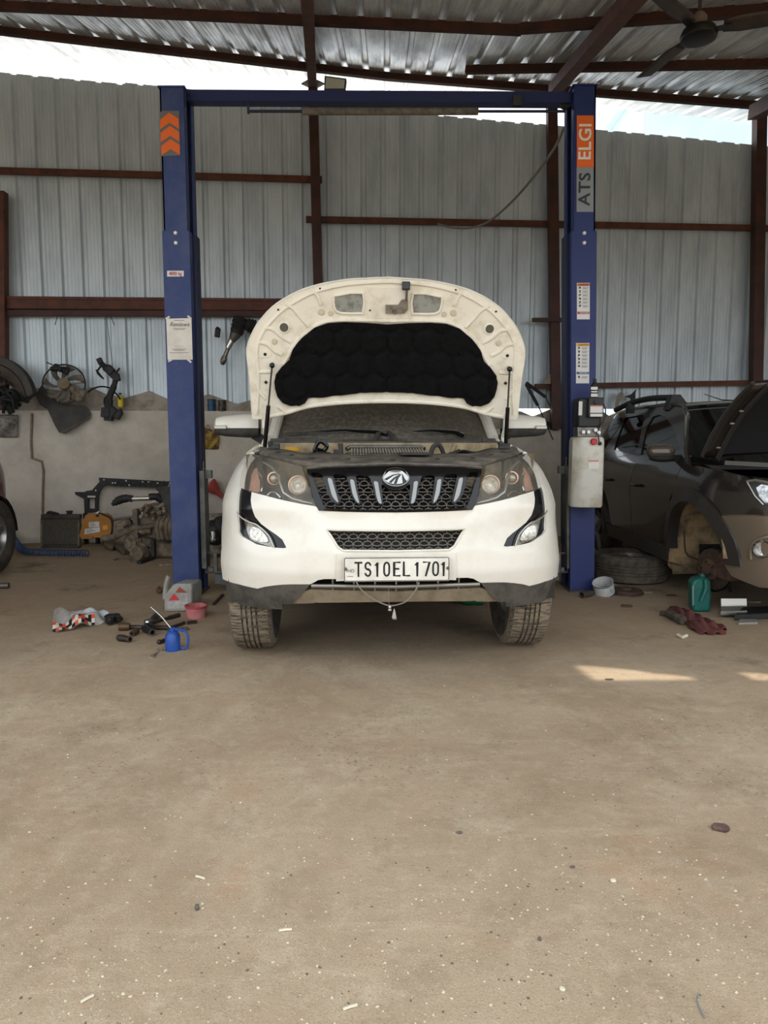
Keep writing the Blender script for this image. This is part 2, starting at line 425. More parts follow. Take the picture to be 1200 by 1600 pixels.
# ---- steelwork: every column, girt, purlin and rafter its own object
def steel(name, p, q, w, h, up=(0, 0, 1), m=RUST, lips=False):
    mb = MB(); mb.beam(p, q, w, h, up)
    if lips:                                            # folded lips of a channel
        d, a, b = frame(V(q)-V(p), up)
        for s_ in (-1, 1): mb.beam(V(p)+b*(s_*h*.36)+a*(w*.5+.006), V(q)+b*(s_*h*.36)+a*(w*.5+.006), .014, h*.2, up)
    o = mb.build(name, m, own=False); return struct(o)
def column(x1, y1, x0, y0, w, off=.05, m=RUST, zb=None):
    p, q = pw(x0, y0, off), pw(x1, y1, off)
    if zb is not None: p = q.lerp(p, (q.z-zb)/(q.z-p.z))
    return steel('steel_column', p, q, w, w, (0, 1, 0), m), p, q
_, p, ctop = column(489, 131, 497, 440, .10, m=RUST2, zb=1.3)
column(862, 165, 868, 640, .11, m=RUST2, zb=lowtop(2.2))
column(1187, 183, 1181, 590, .12, m=RUST2, zb=1.26)
column(2, 300, 4, 560, .10, off=.04, m=RUST, zb=1.5)
def girt(x0, y0, x1, y1, h, w=.05, off=.0, m=RUST, lips=False): return steel('steel_girt', pw(x0, y0, off), pw(x1, y1, off), w, h, m=m, lips=lips)
girt(-40, 266, 503, 281, .065); girt(478, 343, 1260, 358, .065)
girt(-40, 473, 470, 477, .135, .07, lips=True); girt(-40, 489, 470, 491, .06, .06, off=.01, m=RUST2)
girt(836, 604, 1184, 598, .062); girt(1180, 598, 1260, 597, .062)
girt(832, 500, 880, 500, .045, .05, off=.12, m=RUST2)
# purlins (under the sheet) and rafters (under the purlins)
def purlin(x0, y0, x1, y1, h=.07, w=.06, dz=0.): return steel('roof_purlin', pr(x0, y0, h/2+dz), pr(x1, y1, h/2+dz), w, h, m=RUST2)
purlin(-450, -6, 600, 119); purlin(598, 119, 1550, 193)
purlin(-500, -14, 815, 47); purlin(811, 45, 1560, -13)
purlin(728, 109, 1560, 92, .07)
def rafter(x0, y0, x1, y1, h=.14, w=.09): return steel('roof_rafter', pr(x0, y0, .09+h/2), pr(x1, y1, .09+h/2), w, h, m=RUST)
rafter(436, -720, 488, 127, .10, .09); rafter(1490, -580, 866, 140, .10, .12); rafter(1177, 176, 1700, -114, .14, .10)
# cap plates on the column tops
for (x, y, r) in ((489, 131, .13), (1187, 180, .10)):
    c = pw(x, y, .05); mb = MB(); mb.box(c, (.012, .012, .012)); mb = MB()
    mb.lathe([(0, -.006), (r, -.006), (r, .006), (0, .006)], c, (0, 0, 1), 4); struct(mb.build('trim_3' if x < 600 else 'trim_4', RUST2, own=False, flat=True))
# the neighbour beyond the back wall
t = thing('building', 'pale blue neighbouring building rising behind the top of the back wall', 'building', (9, 20, 0))
HAZE = mat('pale_blue_render', (196, 214, 228), .9, rgb2=(184, 202, 218), vs=.6)
mb = MB(); mb.box((13.4, 21, 5.1), (13.6, 4, 10.2)); mb.build('wall', HAZE, t)
mb = MB(); mb.prism([V((6.4, 18.6, 10.1)), V((20.4, 18.6, 10.1)), V((20.4, 18.6, 10.4)), V((12.4, 18.6, 11.2)), V((6.4, 18.6, 10.4))], V((0, 5, 0))); mb.build('roof', mat('pale_roof', (206, 222, 234), .8), t)

rdg = [pw(50, 646, .006), pw(48.5, 690, .006), pw(50, 716, .006), pw(65, 721, .006), pw(68, 735, .006), pw(67, 770, .006), pw(66.5, 815, .006)]
mb = MB(); mb.tube(rdg, .016, 6); struct(mb.build('trim_5', mat('ridge', (136, 124, 106), .95, rgb2=(110, 98, 82), vs=20), own=False))
# ================================================================ THE WHITE SUV
YAW = atan(.047)
CARM = M.Translation(V((.06, 3.345, 0))) @ M.Rotation(YAW, 4, 'Z'); CARI = CARM.inverted()
LC = CARI @ CAM
suv = thing('suv', 'dusty white SUV with its bonnet propped open, parked between the blue lift posts', 'car', mtx=CARM, local=True)
W = .945
def plan_curve():
    c = catmull([V((x, y, 0)) for x, y in [(0, 0), (.25, .010), (.45, .035), (.62, .09), (.76, .19), (.86, .34), (.915, .52), (.940, .75), (.945, 1.0), (.945, 1.6), (.945, 2.6), (.94, 3.6), (.92, 4.2), (.86, 4.42), (.70, 4.52), (0, 4.56)]], 24)
    s = 0; out = [(0., 0., 0.)]
    for a, b in zip(c, c[1:]):
        s += (b-a).length; out.append((s, b.x, b.y))
    return out
PC = plan_curve(); SMAX = PC[-1][0]
import bisect
PS = [p[0] for p in PC]
def plan(s):
    i = max(1, min(len(PC)-1, bisect.bisect(PS, s))); a, b = PC[i-1], PC[i]; t = (s-a[0])/max(1e-9, b[0]-a[0])
    return a[1]+(b[1]-a[1])*t, a[2]+(b[2]-a[2])*t
FR = [(p[1], p[0]) for p in PC if p[2] <= .8]           # x -> s on the front
SD = [(p[2], p[0]) for p in PC if p[2] < 4.2]           # y -> s on the flank
def s_of_y(y): return interp(y, SD)
WS = [(.2, .96), (.35, 1.02), (.45, 1.035), (.55, 1.028), (.66, 1.01), (.75, 1.), (.85, 1.), (.93, .978), (1.02, .935), (1.08, .90), (1.14, .84), (1.2, .78)]
PROF_Z = [(.2, .16), (.3, .09), (.38, .055), (.46, .03), (.55, .0), (.66, .0), (.78, .015), (.86, .03), (.95, .06), (1.02, .09), (1.06, .13), (1.10, .2), (1.2, .36)]
def wsz(z): return interp(z, WS)
CREASE = []
DISP = []                                               # soft hollows: (s, z, rs, rz, depth)
def S(s, z, off=0.):
    """the body surface: s along the plan outline from the nose, z height, off outwards"""
    def raw(s, z):
        x, y = plan(s); k = 1-sstep(.5, 1.3, y)
        return V((x*wsz(z), y+interp(z, PROF_Z)*k, z))
    p = raw(s, z)
    for s0, z0, rs, rz, d in DISP:
        q = ((s-s0)/rs)**2+((z-z0)/rz)**2
        if q < 1: off -= d*(1-q)**2*1.0
    if CREASE and .5 < z < .87 and s < .6: off -= .012*sstep(.022, -.022, s-interp(z, CREASE))*sstep(.862, .835, z)*sstep(.50, .54, z)
    if off:
        e = .004; a = raw(s+e, z)-raw(s-e, z); b = raw(s, z+e)-raw(s, z-e); n = a.cross(b)
        n = n.normalized() if n.length > 1e-12 else V((0, -1, 0))
        p = p+n*off
    return p
# the plane of symmetry maps image-left to local -x; every panel is drawn once as the +x half
def sz(x, y):
    """photo point (left half of the car) -> (s, z) on the body"""
    d = CARI.to_3x3() @ ray(x, y); d = V((-d.x, d.y, d.z)); c = V((-LC.x, LC.y, LC.z))
    lo, hi = (-.4-c.y)/d.y, (1.4-c.y)/d.y
    def res(t):
        p = c+d*t; k = abs(p.x)/wsz(p.z)
        if k >= .9449: return p.y-1.0, None
        s = interp(k, FR); yy = plan(s)[1]
        return p.y-(yy+interp(p.z, PROF_Z)*(1-sstep(.5, 1.3, yy))), s
    for _ in range(50):
        m_ = (lo+hi)/2
        if res(m_)[0] < 0: lo = m_
        else: hi = m_
    p = c+d*hi; s = res(lo)[1]
    if s is None: s = s_of_y(min(1.0, p.y))
    return (s if p.x > 0 else max(0, s) if abs(p.x) > .02 else 0., p.z)
def C3(pts): return [sz(340+x*.23333, 660+y*.23333) for x, y in pts]        # crop frames used while measuring
def C5(pts): return [sz(330+x*.24167, 840+y*.24167) for x, y in pts]
def CG(pts): return [sz(480+x*.24167, 700+y*.24167) for x, y in pts]
def smooth(P, n=4, closed=True): return [(p.x, p.y) for p in catmull([V((a, b, 0)) for a, b in P], n, closed)]
PAINT = mat('white_paint', (224, 219, 207), .32, rgb2=(208, 200, 183), vs=3.5, lo=.45, hi=.75, coat=.5, rvar=.25)
PAINTIN = mat('cream_undercoat', (230, 222, 204), .5, rgb2=(196, 184, 158), vs=9, lo=.5, hi=.78, rvar=.2)
BLK = mat('gloss_black', (16, 16, 17), .2, coat=.25, spec=.35)
BLKD = mat('dusty_black_plastic', (66, 63, 58), .75, rgb2=(42, 40, 38), vs=14)
CLAD = mat('dirty_cladding', (82, 77, 69), .85, rgb2=(56, 52, 48), vs=9, lo=.4, hi=.6, bump=.2, bs=120)
SKID = mat('dirty_silver', (142, 130, 110), .5, .35, rgb2=(108, 96, 78), vs=7)
CHROME = mat('chrome', (166, 164, 160), .12, 1.)
SATIN = mat('satin_silver', (190, 188, 182), .3, .9)
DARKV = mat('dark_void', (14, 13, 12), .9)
MESHM = mat('grille_mesh', (104, 99, 92), .6, .2)
LENS = mat('clear_lens', (200, 194, 180), .05, alpha=.13, spec=.7)
AMBER = mat('amber_reflector', (178, 124, 98), .35, rgb2=(146, 112, 96), vs=20, spec=.6)
REFL = mat('lamp_reflector', (226, 220, 208), .3, .55, rgb2=(176, 168, 154), vs=40)
LAMPD = mat('lamp_housing', (92, 86, 75), .3, .5, rgb2=(44, 41, 37), vs=9)
GLASSD = mat('dusty_glass', (84, 79, 70), .4, rgb2=(112, 104, 90), vs=40, lo=.45, hi=.6, spec=.6, rvar=.4)
GLASSS = mat('tinted_glass', (20, 22, 22), .06, spec=.7)
RUBBER = mat('tyre_rubber', (112, 101, 86), .92, rgb2=(70, 64, 56), vs=16, bump=.2, bs=90)
RUBBER2 = mat('tyre_sidewall', (52, 48, 43), .9, rgb2=(78, 70, 60), vs=10)
STEEL = mat('grey_steel', (120, 116, 110), .4, .7, rgb2=(84, 80, 76), vs=14)
WHITEP = mat('plate_white', (226, 221, 210), .45, rgb2=(206, 199, 184), vs=12)
INK = mat('black_ink', (24, 23, 22), .7)

# hollows beside the fog lamps and under the headlamps
a_ = C3([(330, 720)])[0]; DISP.append((a_[0], a_[1], .30, .13, .022))
a_ = C3([(860, 700)])[0]; DISP.append((a_[0], a_[1], .16, .09, .008))

def both(fn, name, mats, parent=suv, **kw):
    """one object per side"""
    out = []
    for sg in (1, -1):
        mb = MB(); fn(mb)
        if sg < 0: mb.flipx()
        out.append(mb.build(name, mats, parent[0 if sg > 0 else 1] if isinstance(parent, list) else parent, **kw))
    return out
def half(poly, name, m, step=.03, holes=(), thick=.02, off=0., parent=suv, **kw):
    mb = MB(); panel(mb, poly, S, step, holes, thick, off); mb.mirror(); return mb.build(name, m, parent, weld=True, **kw)

# ---- bumper skin
GB = CG([(75, 405), (250, 412), (420, 415), (583, 416)])                     # grille bottom edge, to the centre
LG = CG([(125, 528), (583, 534), (583, 668), (230, 664), (196, 640), (165, 590)])
pod_out = C3([(146, 432), (185, 450), (218, 470), (222, 520), (228, 570), (240, 630), (275, 680), (320, 715), (380, 752), (425, 785), (458, 838), (440, 843), (375, 838), (310, 828), (250, 815), (195, 785), (150, 760), (131, 730), (128, 660), (130, 560), (134, 490)])
seam = C3([(26, 694), (75, 708), (128, 735)])
low = C5([(82, 272), (180, 302), (300, 330), (345, 318), (400, 310), (460, 304), (520, 302), (640, 302), (665, 290), (690, 275), (730, 268), (860, 268), (1200, 268)])
low[-1] = (0., low[-1][1]); GB[-1] = (0., GB[-1][1])
sA = s_of_y(.30)
arch_c = (.715, .365); AR = .405
def arch(a0, a1, r=AR, n=14): return [(s_of_y(arch_c[0]+r*cos(R(a0+(a1-a0)*i/n))), arch_c[1]+r*sin(R(a0+(a1-a0)*i/n))) for i in range(n+1)]
topb = C3([(656, 562), (600, 553), (560, 546), (480, 530), (400, 512), (320, 490), (228, 466)])
CREASE += sorted((b, a) for a, b in C3([(662, 585), (690, 650), (722, 715), (765, 800), (812, 872), (822, 960)]))
bump = [GB[3], GB[2], GB[1], GB[0], C3([(690, 588)])[0]] + topb + pod_out[3:13] + pod_out[13:17] + [pod_out[17]] + [seam[2], seam[1], (s_of_y(.40), seam[0][1]+.005)] + [(s_of_y(.40), seam[0][1]-.06)] + [(s_of_y(.345), low[0][1]+.0)] + low[1:]
LGh = [(max(.012, p[0]) if i in (1, 2) else p[0], p[1]) for i, p in enumerate(LG)]
# the lower grille opening reaches the centre line: cut the half polygon around it
bump_top = [(0., LG[1][1]), LG[0]]
i0 = 0
upper = bump[:]                                                             # polygon starts at the centre top and ends at the centre bottom
poly = upper + [(0., LG[2][1])] + LG[3:] + [LG[0], (0., LG[1][1])]
bumper = half(poly, 'front_bumper', PAINT, .018, thick=.03)
# bright lip round the lower grille opening
mb = MB(); rimp = [S(s, z, .002) for s, z in dense([(0., LG[2][1])]+LG[3:]+[LG[0], (0., LG[1][1])], .03, False)]
mb.tube(rimp, .006, 6); mb.mirror(); mb.build('opening_lip', PAINT, bumper)

# ---- honeycomb grilles
def honey(region, off, cw, ch, r, cx=0.):
    mb = MB(); ss = [p[0] for p in region]; zs = [p[1] for p in region]
    z0, z1 = min(zs), max(zs); row = 0; z = z0-ch
    def P(s, z):
        q = S(abs(s), z, off); return q if s >= 0 else V((-q.x, q.y, q.z))
    def seg(a, b):
        k = .5
        if inpoly(max(1e-4, abs(a[0]+(b[0]-a[0])*k)), a[1]+(b[1]-a[1])*k, region):
            p, q = P(*a), P(*b); mb.beam(p, q, r*2, r*2.6, (0, 0, 1))
    while z < z1+ch:
        n = int(max(ss)/cw)+2
        for k in range(-n, n+1):
            s = (k+(.5 if row % 2 else 0))*cw
            # a flattened hexagon: top slopes and one upright per cell
            h = ch*.36
            a, b, c = (s-cw/2, z), (s-cw/4, z+h*.8), (s+cw/4, z+h*.8)
            seg((s-cw/2, z), (s-cw*.3, z+h)); seg((s-cw*.3, z+h), (s, z+h*1.18)); seg((s, z+h*1.18), (s+cw*.3, z+h)); seg((s+cw*.3, z+h), (s+cw/2, z))
            seg((s, z+h*1.18), (s, z+ch))
            seg((s-cw/2, z), (s-cw*.3, z-h*.55)); seg((s-cw*.3, z-h*.55), (s, z-h*.7)); seg((s, z-h*.7), (s+cw*.3, z-h*.55)); seg((s+cw*.3, z-h*.55), (s+cw/2, z))
        z += ch; row += 1
    return mb
gz1, gz0 = CG([(583, 150)])[0][1], CG([(583, 405)])[0][1]
G_out = CG([(75, 405), (50, 360), (30, 280), (14, 200), (-2, 142), (120, 132), (250, 126), (400, 122), (500, 118)]) + [(0., CG([(583, 117)])[0][1]), (0., GB[3][1])] + [GB[2], GB[1]]
grille = honey(CG([(95, 392), (30, 170), (300, 160)]) + [(0., CG([(583, 160)])[0][1]), (0., CG([(583, 402)])[0][1])], -.034, .046, .0335, .0017).build('grille_mesh', MESHM, suv, flat=True)
lowg = honey(LG[:1]+[(0., LG[1][1]), (0., LG[2][1])]+LG[3:], -.030, .046, .0335, .0017).build('lower_grille_mesh', MESHM, suv, flat=True)
half(G_out, 'grille_shade', DARKV, .05, thick=.0, off=-.13)  # near-black sheet painted as the shade behind the grille
half([(LG[0][0]+.05, LG[0][1]+.03), (0., LG[1][1]+.03), (0., LG[2][1]-.04), (LG[3][0]+.05, LG[3][1]-.04)], 'radiator', mat('radiator_fins', (34, 32, 30), .7, rgb2=(60, 55, 48), vs=30, stretch=(1, 1, 8)), .05, thick=0., off=-.12)
# the black seven-slot surround with six tongues
fr = CG([(583, 117), (500, 118), (400, 122), (250, 126), (120, 132), (-2, 142), (14, 200), (30, 280), (50, 360), (75, 405), (250, 412), (420, 415), (583, 416), (583, 402), (420, 400), (250, 396), (130, 390), (108, 375), (85, 320), (60, 250), (40, 200), (24, 172), (34, 162), (80, 164), (100, 180), (112, 230), (135, 300), (165, 350), (200, 364), (211, 360), (207, 320), (190, 262), (175, 205), (168, 180), (180, 173), (238, 177), (256, 190), (270, 240), (290, 310), (312, 352), (335, 367), (344, 362), (340, 325), (325, 262), (318, 205), (316, 188), (330, 180), (385, 182), (405, 195), (425, 250), (440, 320), (458, 358), (478, 369), (488, 362), (487, 310), (480, 250), (482, 236), (500, 244), (520, 262), (550, 270), (583, 272)])
fr[0] = (0., fr[0][1]); fr[12] = (0., fr[12][1]); fr[13] = (0., fr[13][1]); fr[-1] = (0., fr[-1][1])
surround = half(fr, 'grille_surround', BLK, .02, thick=.035, off=.004)
for br in ([(136, 206), (160, 208), (170, 238), (186, 290), (200, 340), (203, 356), (190, 350), (166, 318), (150, 268)], [(279, 214), (301, 216), (308, 240), (318, 285), (331, 335), (335, 362), (316, 346), (298, 310), (288, 270)], [(431, 226), (456, 228), (462, 260), (470, 300), (478, 345), (480, 364), (462, 358), (448, 320), (440, 272)]):
    both(lambda mb: panel(mb, smooth(CG(br), 3), lambda s, z, o: S(s, z, o), .012, thick=.012, off=.017), 'chrome_bar', mat('bar_chrome', (128, 127, 124), .2, 1.), surround)
mb = MB(); top_l = CG([(-2, 140), (120, 130), (250, 124), (400, 120), (500, 116)]) + [(0., CG([(583, 116)])[0][1])]
mb.tube([S(s, z+.004, .006) for s, z in dense(top_l, .04, False)], .006, 6); mb.mirror(); mb.build('top_strip', STEEL, surround)
# emblem: an oval plaque with converging road strokes
ec = CG([(583, 205)])[0][1]
def E(x, z, off): p = S(abs(x), ec+z, off); return V((x, p.y, p.z))
def oval(a, b, n=40): return [(a*cos(2*pi*i/n), b*sin(2*pi*i/n)) for i in range(n)]
k_ = .24167/330*.995
mb = MB(); panel(mb, oval(91*k_, 58*k_), E, .012, thick=.03, off=.022); emblem = mb.build('emblem', BLK, suv, weld=True)
mb = MB(); panel(mb, oval(82*k_, 40*k_), E, .012, thick=.004, off=.027)
mb.tube([E(x, z, .026) for x, z in oval(86*k_, 52*k_)], .0022, 6, True); mb.build('silver_oval', CHROME, emblem, weld=True)
def estroke(P): return [(x*k_, z*k_) for x, z in P]
mb = MB()
for P in ([(-62, -17), (-16, 14), (26, 24), (22, 27), (-22, 20), (-78, -8)], [(-32, -34), (-2, -2), (34, 24), (30, 24), (-14, 2), (-48, -28)], [(4, -38), (16, -4), (38, 24), (35, 24), (0, 0), (-16, -38)], [(44, -34), (40, -4), (40, 24), (44, 24), (58, -6), (70, -22)]):
    panel(mb, estroke(P), E, .006, thick=.0015, off=.0285)
mb.build('emblem_stroke', BLK, emblem)

# ---- headlamps
hl = C3([(230, 208), (300, 225), (430, 255), (562, 290), (572, 325), (590, 372), (620, 450), (657, 560), (600, 553), (560, 546), (480, 530), (400, 512), (320, 490), (228, 466), (185, 450), (146, 430), (150, 385), (170, 300), (200, 245)])
def lampZ(x, y, off): s, z = C3([(x, y)])[0]; return S(s, z, off)
houses = both(lambda mb: panel(mb, hl, lambda s, z, o: S(s, z, o*1.6 if o < -.02 else o), .03, thick=.0, off=-.085) and None, 'headlamp', LAMPD)
both(lambda mb: panel(mb, hl, S, .03, thick=.03, off=-.0, rim=False), 'lens', LENS, houses, weld=True)
def bowl(mb, x, y, r, d, rim=True, n=28, f=.0):
    c = lampZ(x, y, -.03); ax = V((-.18, -1, .05)).normalized()
    c0 = lampZ(x, y, -.035)
    mb.lathe([(r, .0), (r*.97, -.006), (r*.8, -d*.45), (r*.5, -d*.8), (r*.18, -d), (0, -d)], c0, ax, n)
both(lambda mb: bowl(mb, 522, 402, .041, .045), 'reflector_bowl', REFL, houses)
both(lambda mb: mb.lathe([(.043, -.008), (.047, -.004), (.047, .004), (.043, .006)], lampZ(522, 402, -.034), (-.18, -1, .05), 28), 'reflector_ring', mat('peach_ring', (224, 176, 146), .3, .4), houses)
both(lambda mb: mb.lathe([(.029, -.012), (.033, -.006), (.033, .006), (.028, .008)], lampZ(345, 352, -.04), (-.3, -1, .05), 26), 'projector_ring', mat('peach_ring'  , (224, 176, 146)), houses)
both(lambda mb: mb.lathe([(.028, -.012), (.026, .002), (.020, .012), (.010, .017), (0, .019)], lampZ(345, 352, -.045), (-.3, -1, .05), 22), 'projector_lens', mat('projector_glass', (150, 142, 126), .08, .55), houses)
both(lambda mb: panel(mb, C3([(150, 425), (158, 385), (172, 315), (200, 260), (228, 245), (232, 330), (232, 420), (220, 440)]), S, .02, thick=.004, off=-.055), 'indicator', AMBER, houses)
both(lambda mb: mb.tube([lampZ(x, y, -.022) for x, y in [(290, 240), (350, 275), (390, 330), (408, 400), (430, 460), (490, 500), (560, 520), (630, 535)]], [.004, .006, .006, .006, .006, .006, .006, .004], 8), 'lamp_bezel', SATIN, houses)
both(lambda mb: [mb.tube([lampZ(x, y, -.045) for x, y in q], .006, 6) for q in ([(300, 470), (320, 450), (350, 448), (372, 462), (395, 488)], [(235, 300), (262, 330), (262, 400), (250, 440)])], 'inner_trim', CHROME, houses)

# ---- fog lamp pods
pods = both(lambda mb: panel(mb, pod_out, S, .022, thick=.03, off=-.012), 'fog_lamp_pod', BLK, weld=True)
fl_ = smooth(C3([(166, 640), (205, 672), (252, 692), (320, 762), (362, 832), (330, 828), (290, 815), (212, 785), (180, 720)]), 3)
both(lambda mb: panel(mb, fl_, S, .016, thick=.008, off=-.002), 'fog_lamp', mat('fog_lens', (150, 146, 138), .1, .5, rgb2=(96, 92, 86), vs=45, coat=.5), pods, weld=True)
both(lambda mb: panel(mb, smooth(C3([(215, 700), (262, 712), (300, 745), (330, 795), (290, 802), (225, 780), (205, 745)]), 3), S, .012, thick=.004, off=.004), 'fog_reflector', mat('fog_bright', (214, 208, 196), .2, .7, rgb2=(150, 146, 138), vs=70), pods)
both(lambda mb: mb.tube([S(s, z, .004) for s, z in smooth(C3([(131, 600), (160, 640), (205, 668), (252, 688), (330, 758), (378, 840)]), 4, False)], .0035, 6), 'chrome_strip', SATIN, pods)

# ---- lower cladding, intake, skid plate
sk_in = C5([(640, 303), (600, 350), (562, 390), (520, 428)])
cl = [(s_of_y(.30), low[0][1])] + low[1:8] + sk_in + C5([(490, 430), (462, 430), (460, 462), (330, 452), (180, 430), (125, 380), (98, 330)]) + [(s_of_y(.27), .34), (s_of_y(.30), .42)]
both(lambda mb: panel(mb, cl, S, .03, thick=.04, off=.003), 'lower_cladding', CLAD, weld=True)
skt = C5([(650, 338), (760, 342), (900, 346), (1200, 352)]); skt[-1] = (0., skt[-1][1])
skb = C5([(1200, 418), (1000, 420), (880, 422), (700, 424), (670, 422), (660, 428), (520, 430)]); skb[0] = (0., skb[0][1])
half(skt + skb + C5([(570, 375), (600, 350)]), 'skid_plate', SKID, .03, thick=.05, off=-.004)
half([(0., low[-1][1]+.01)] + [(skt[-1][0], skt[-1][1]-.03)] + [(sk_in[1][0]+.02, skt[0][1]-.03), (low[8][0]+.03, low[10][1]+.01)], 'intake_shade', DARKV, .05, thick=0, off=-.09)  # dark sheet in place of the shade inside the intake
bar = C5([(648, 312), (800, 313), (1000, 316), (1200, 318)]); bar[-1] = (0., bar[-1][1])
mb = MB(); mb.tube([S(s, z, .0) for s, z in dense(bar, .05, False)], .0095, 8); mb.mirror()
for i in range(-3, 4):
    x = i*.102
    for z0, z1 in ((low[-1][1]+.005, bar[-1][1]+.006), (bar[-1][1]-.008, skt[-1][1]-.0)):
        p, q = S(abs(x), z0, -.012), S(abs(x), z1, -.012); mb.beam(V((x, p.y, p.z)), V((x, q.y, q.z)), .008, .012, (0, 1, 0))
mb.build('intake_bar', mat('bar_grey', (136, 131, 122), .35, .6), suv)

# ---- number plate
pc = S(0, .57, .0); plz = sz(620, 888)[1]
plate = MB(); PWD, PHT = .502, .116
def PL(x, z, off): return V((x, -.024-off + abs(x)**2*.0, plz+z))
def rrect(a, b, r, n=4): return [(sx*(a-r)+r*cos(R(q0+90*i/n)), sy*(b-r)+r*sin(R(q0+90*i/n))) for sx, sy, q0 in ((1, 1, 0), (-1, 1, 90), (-1, -1, 180), (1, -1, 270)) for i in range(n+1)]
panel(plate, rrect(PWD/2, PHT/2, .008), PL, .05, thick=.012, off=.0, back=True)
plate = plate.build('number_plate', WHITEP, suv, weld=True)
mb = MB(); mb.tube([PL(x, z, .0008) for x, z in rrect(PWD/2-.003, PHT/2-.003, .007)], .0016, 6, True); mb.build('plate_rim', INK, plate)
def arcp(cx, cy, rx, ry, a0, a1, n=8): return [(cx+rx*cos(R(a0+(a1-a0)*i/n)), cy+ry*sin(R(a0+(a1-a0)*i/n))) for i in range(n+1)]
GLY = {'T': [[(0, 1), (1, 1)], [(.5, 1), (.5, 0)]], '1': [[(.12, .84), (.5, 1), (.5, 0)]], 'E': [[(1, 1), (.1, 1), (.1, 0), (1, 0)], [(.1, .52), (.8, .52)]], 'L': [[(.1, 1), (.1, 0), (1, 0)]],
       '7': [[(0, 1), (.95, 1), (.35, 0)]], '0': [arcp(.5, .7, .42, .3, 0, 180)+arcp(.5, .3, .42, .3, 180, 360)+[(.92, .7)]],
       'S': [arcp(.5, .75, .42, .25, 20, 180)+arcp(.5, .75, .42, .25, 180, 270, 4)[1:]+arcp(.5, .25, .42, .25, 90, -160)]}
def glyph(mb, ch, x, z, w, h, t):
    for P in GLY[ch]:
        c = [V((x+p[0]*w, 0, z+p[1]*h)) for p in P]; L_, R_ = [], []
        for i, p in enumerate(c):
            d = (c[min(i+1, len(c)-1)]-c[max(i-1, 0)]).normalized(); nrm = V((-d.z, 0, d.x))
            e = d*(t/2 if i in (0, len(c)-1) else 0)*(-1 if i == 0 else 1)
            k = t/2
            if 0 < i < len(c)-1:
                d1 = (c[i]-c[i-1]).normalized(); k /= max(.5, (1+d1.dot((c[i+1]-c[i]).normalized()))/2)**.5
            L_.append(p+nrm*k+e); R_.append(p-nrm*k+e)
        vs = [PL(q.x, q.z, .0015) for q in L_+R_]; n = len(c)
        mb.add(vs, [[i, i+1, n+i+1, n+i] for i in range(n-1)])
mb = MB()
xs_ = [-.197, -.152, -.104, -.063, -.016, .030, .086, .128, .170, .212]
for ch, x in zip('TS10EL1701', xs_): glyph(mb, ch, x, -.031, .029 if ch != '1' else .022, .064, .0085)
mb.build('plate_lettering', INK, plate, flat=True)
mb = MB(); text(mb, 'IND', PL(-.221, -.006, 0), (1, 0, 0), (0, 0, 1), .022, .002, sx=1.); mb.beam(PL(-.235, -.032, .001), PL(-.207, -.032, .001), .002, .002)
mb.build('plate_country_letters', mat('ink_blue', (92, 96, 110), .7), plate)
both(lambda mb: mb.lathe([(0, .006), (.004, .006), (.0075, .003), (.008, -.012), (0, -.012)], V((.243, -.026, plz+.004)), (0, -1, 0), 14), 'plate_screw', STEEL, plate)
# plate plinth pressed into the bumper
half([(0., plz+.07), (.28, plz+.07), (.28, plz-.06), (0., plz-.06)], 'plate_plinth', PAINT, .03, thick=.03, off=.010)
def hp(x, y, Y):                                         # photo point at local depth Y -> local coordinates
    d = CARI.to_3x3() @ ray(x, y); return LC + d*((Y-LC.y)/d.y)
# ---- fenders, flanks
hinge_s = s_of_y(1.12)
fe_top = [(s_of_y(.62), 1.105), (s_of_y(.85), 1.135), (s_of_y(1.1), 1.15), (s_of_y(1.33), 1.15)]
fe = [hl[0], hl[-1], hl[-2], hl[-3], hl[-4]] + [pod_out[-1], pod_out[-2], pod_out[-3], pod_out[-4]] + [seam[2], seam[1], (s_of_y(.40), seam[0][1]+.005), (s_of_y(.40), .64)] + arch(140, 2) + [(s_of_y(1.16), .30), (s_of_y(1.33), .30)] + fe_top[::-1]
both(lambda mb: panel(mb, fe, S, .035, thick=.03), 'front_fender', PAINT, weld=True)
def flank(y0, y1, name, zt=1.13, zb=.31, m=PAINT, cut=None):
    P = [(s_of_y(y0), zt), (s_of_y(y0), zb)] + (cut or []) + [(s_of_y(y1), zb), (s_of_y(y1), zt)]
    return both(lambda mb: panel(mb, P, S, .09, thick=.03), name, m, weld=True)
fd = flank(1.335, 2.38, 'front_door'); rd = flank(2.39, 3.15, 'rear_door')
both(lambda mb: mb.tube([S(s_of_y(y), .93, o) for y, o in ((2.12, .0), (2.14, .03), (2.26, .035), (2.28, 0))], .012, 8), 'door_handle', CHROME, fd)
both(lambda mb: mb.tube([S(s_of_y(y), .93, o) for y, o in ((2.92, .0), (2.94, .03), (3.04, .035), (3.06, 0))], .012, 8), 'door_handle', CHROME, rd)
ra = [(s_of_y(3.42+.43*cos(R(a))), .365+.43*sin(R(a))) for a in range(171, 8, -12)]
both(lambda mb: panel(mb, [(s_of_y(3.16), 1.13), (s_of_y(3.16), .5), (s_of_y(3.0), .40)][:2] + ra[:] + [(s_of_y(3.86), .34), (SMAX-.9, .34), (SMAX-.9, 1.13)], S, .08, thick=.03), 'quarter_panel', PAINT, weld=True)
mb = MB(); panel(mb, [(SMAX-.9, .32), (SMAX, .32), (SMAX, 1.13), (SMAX-.9, 1.13)], S, .09, thick=.03); mb.mirror(); mb.build('tailgate', PAINT, suv, weld=True)
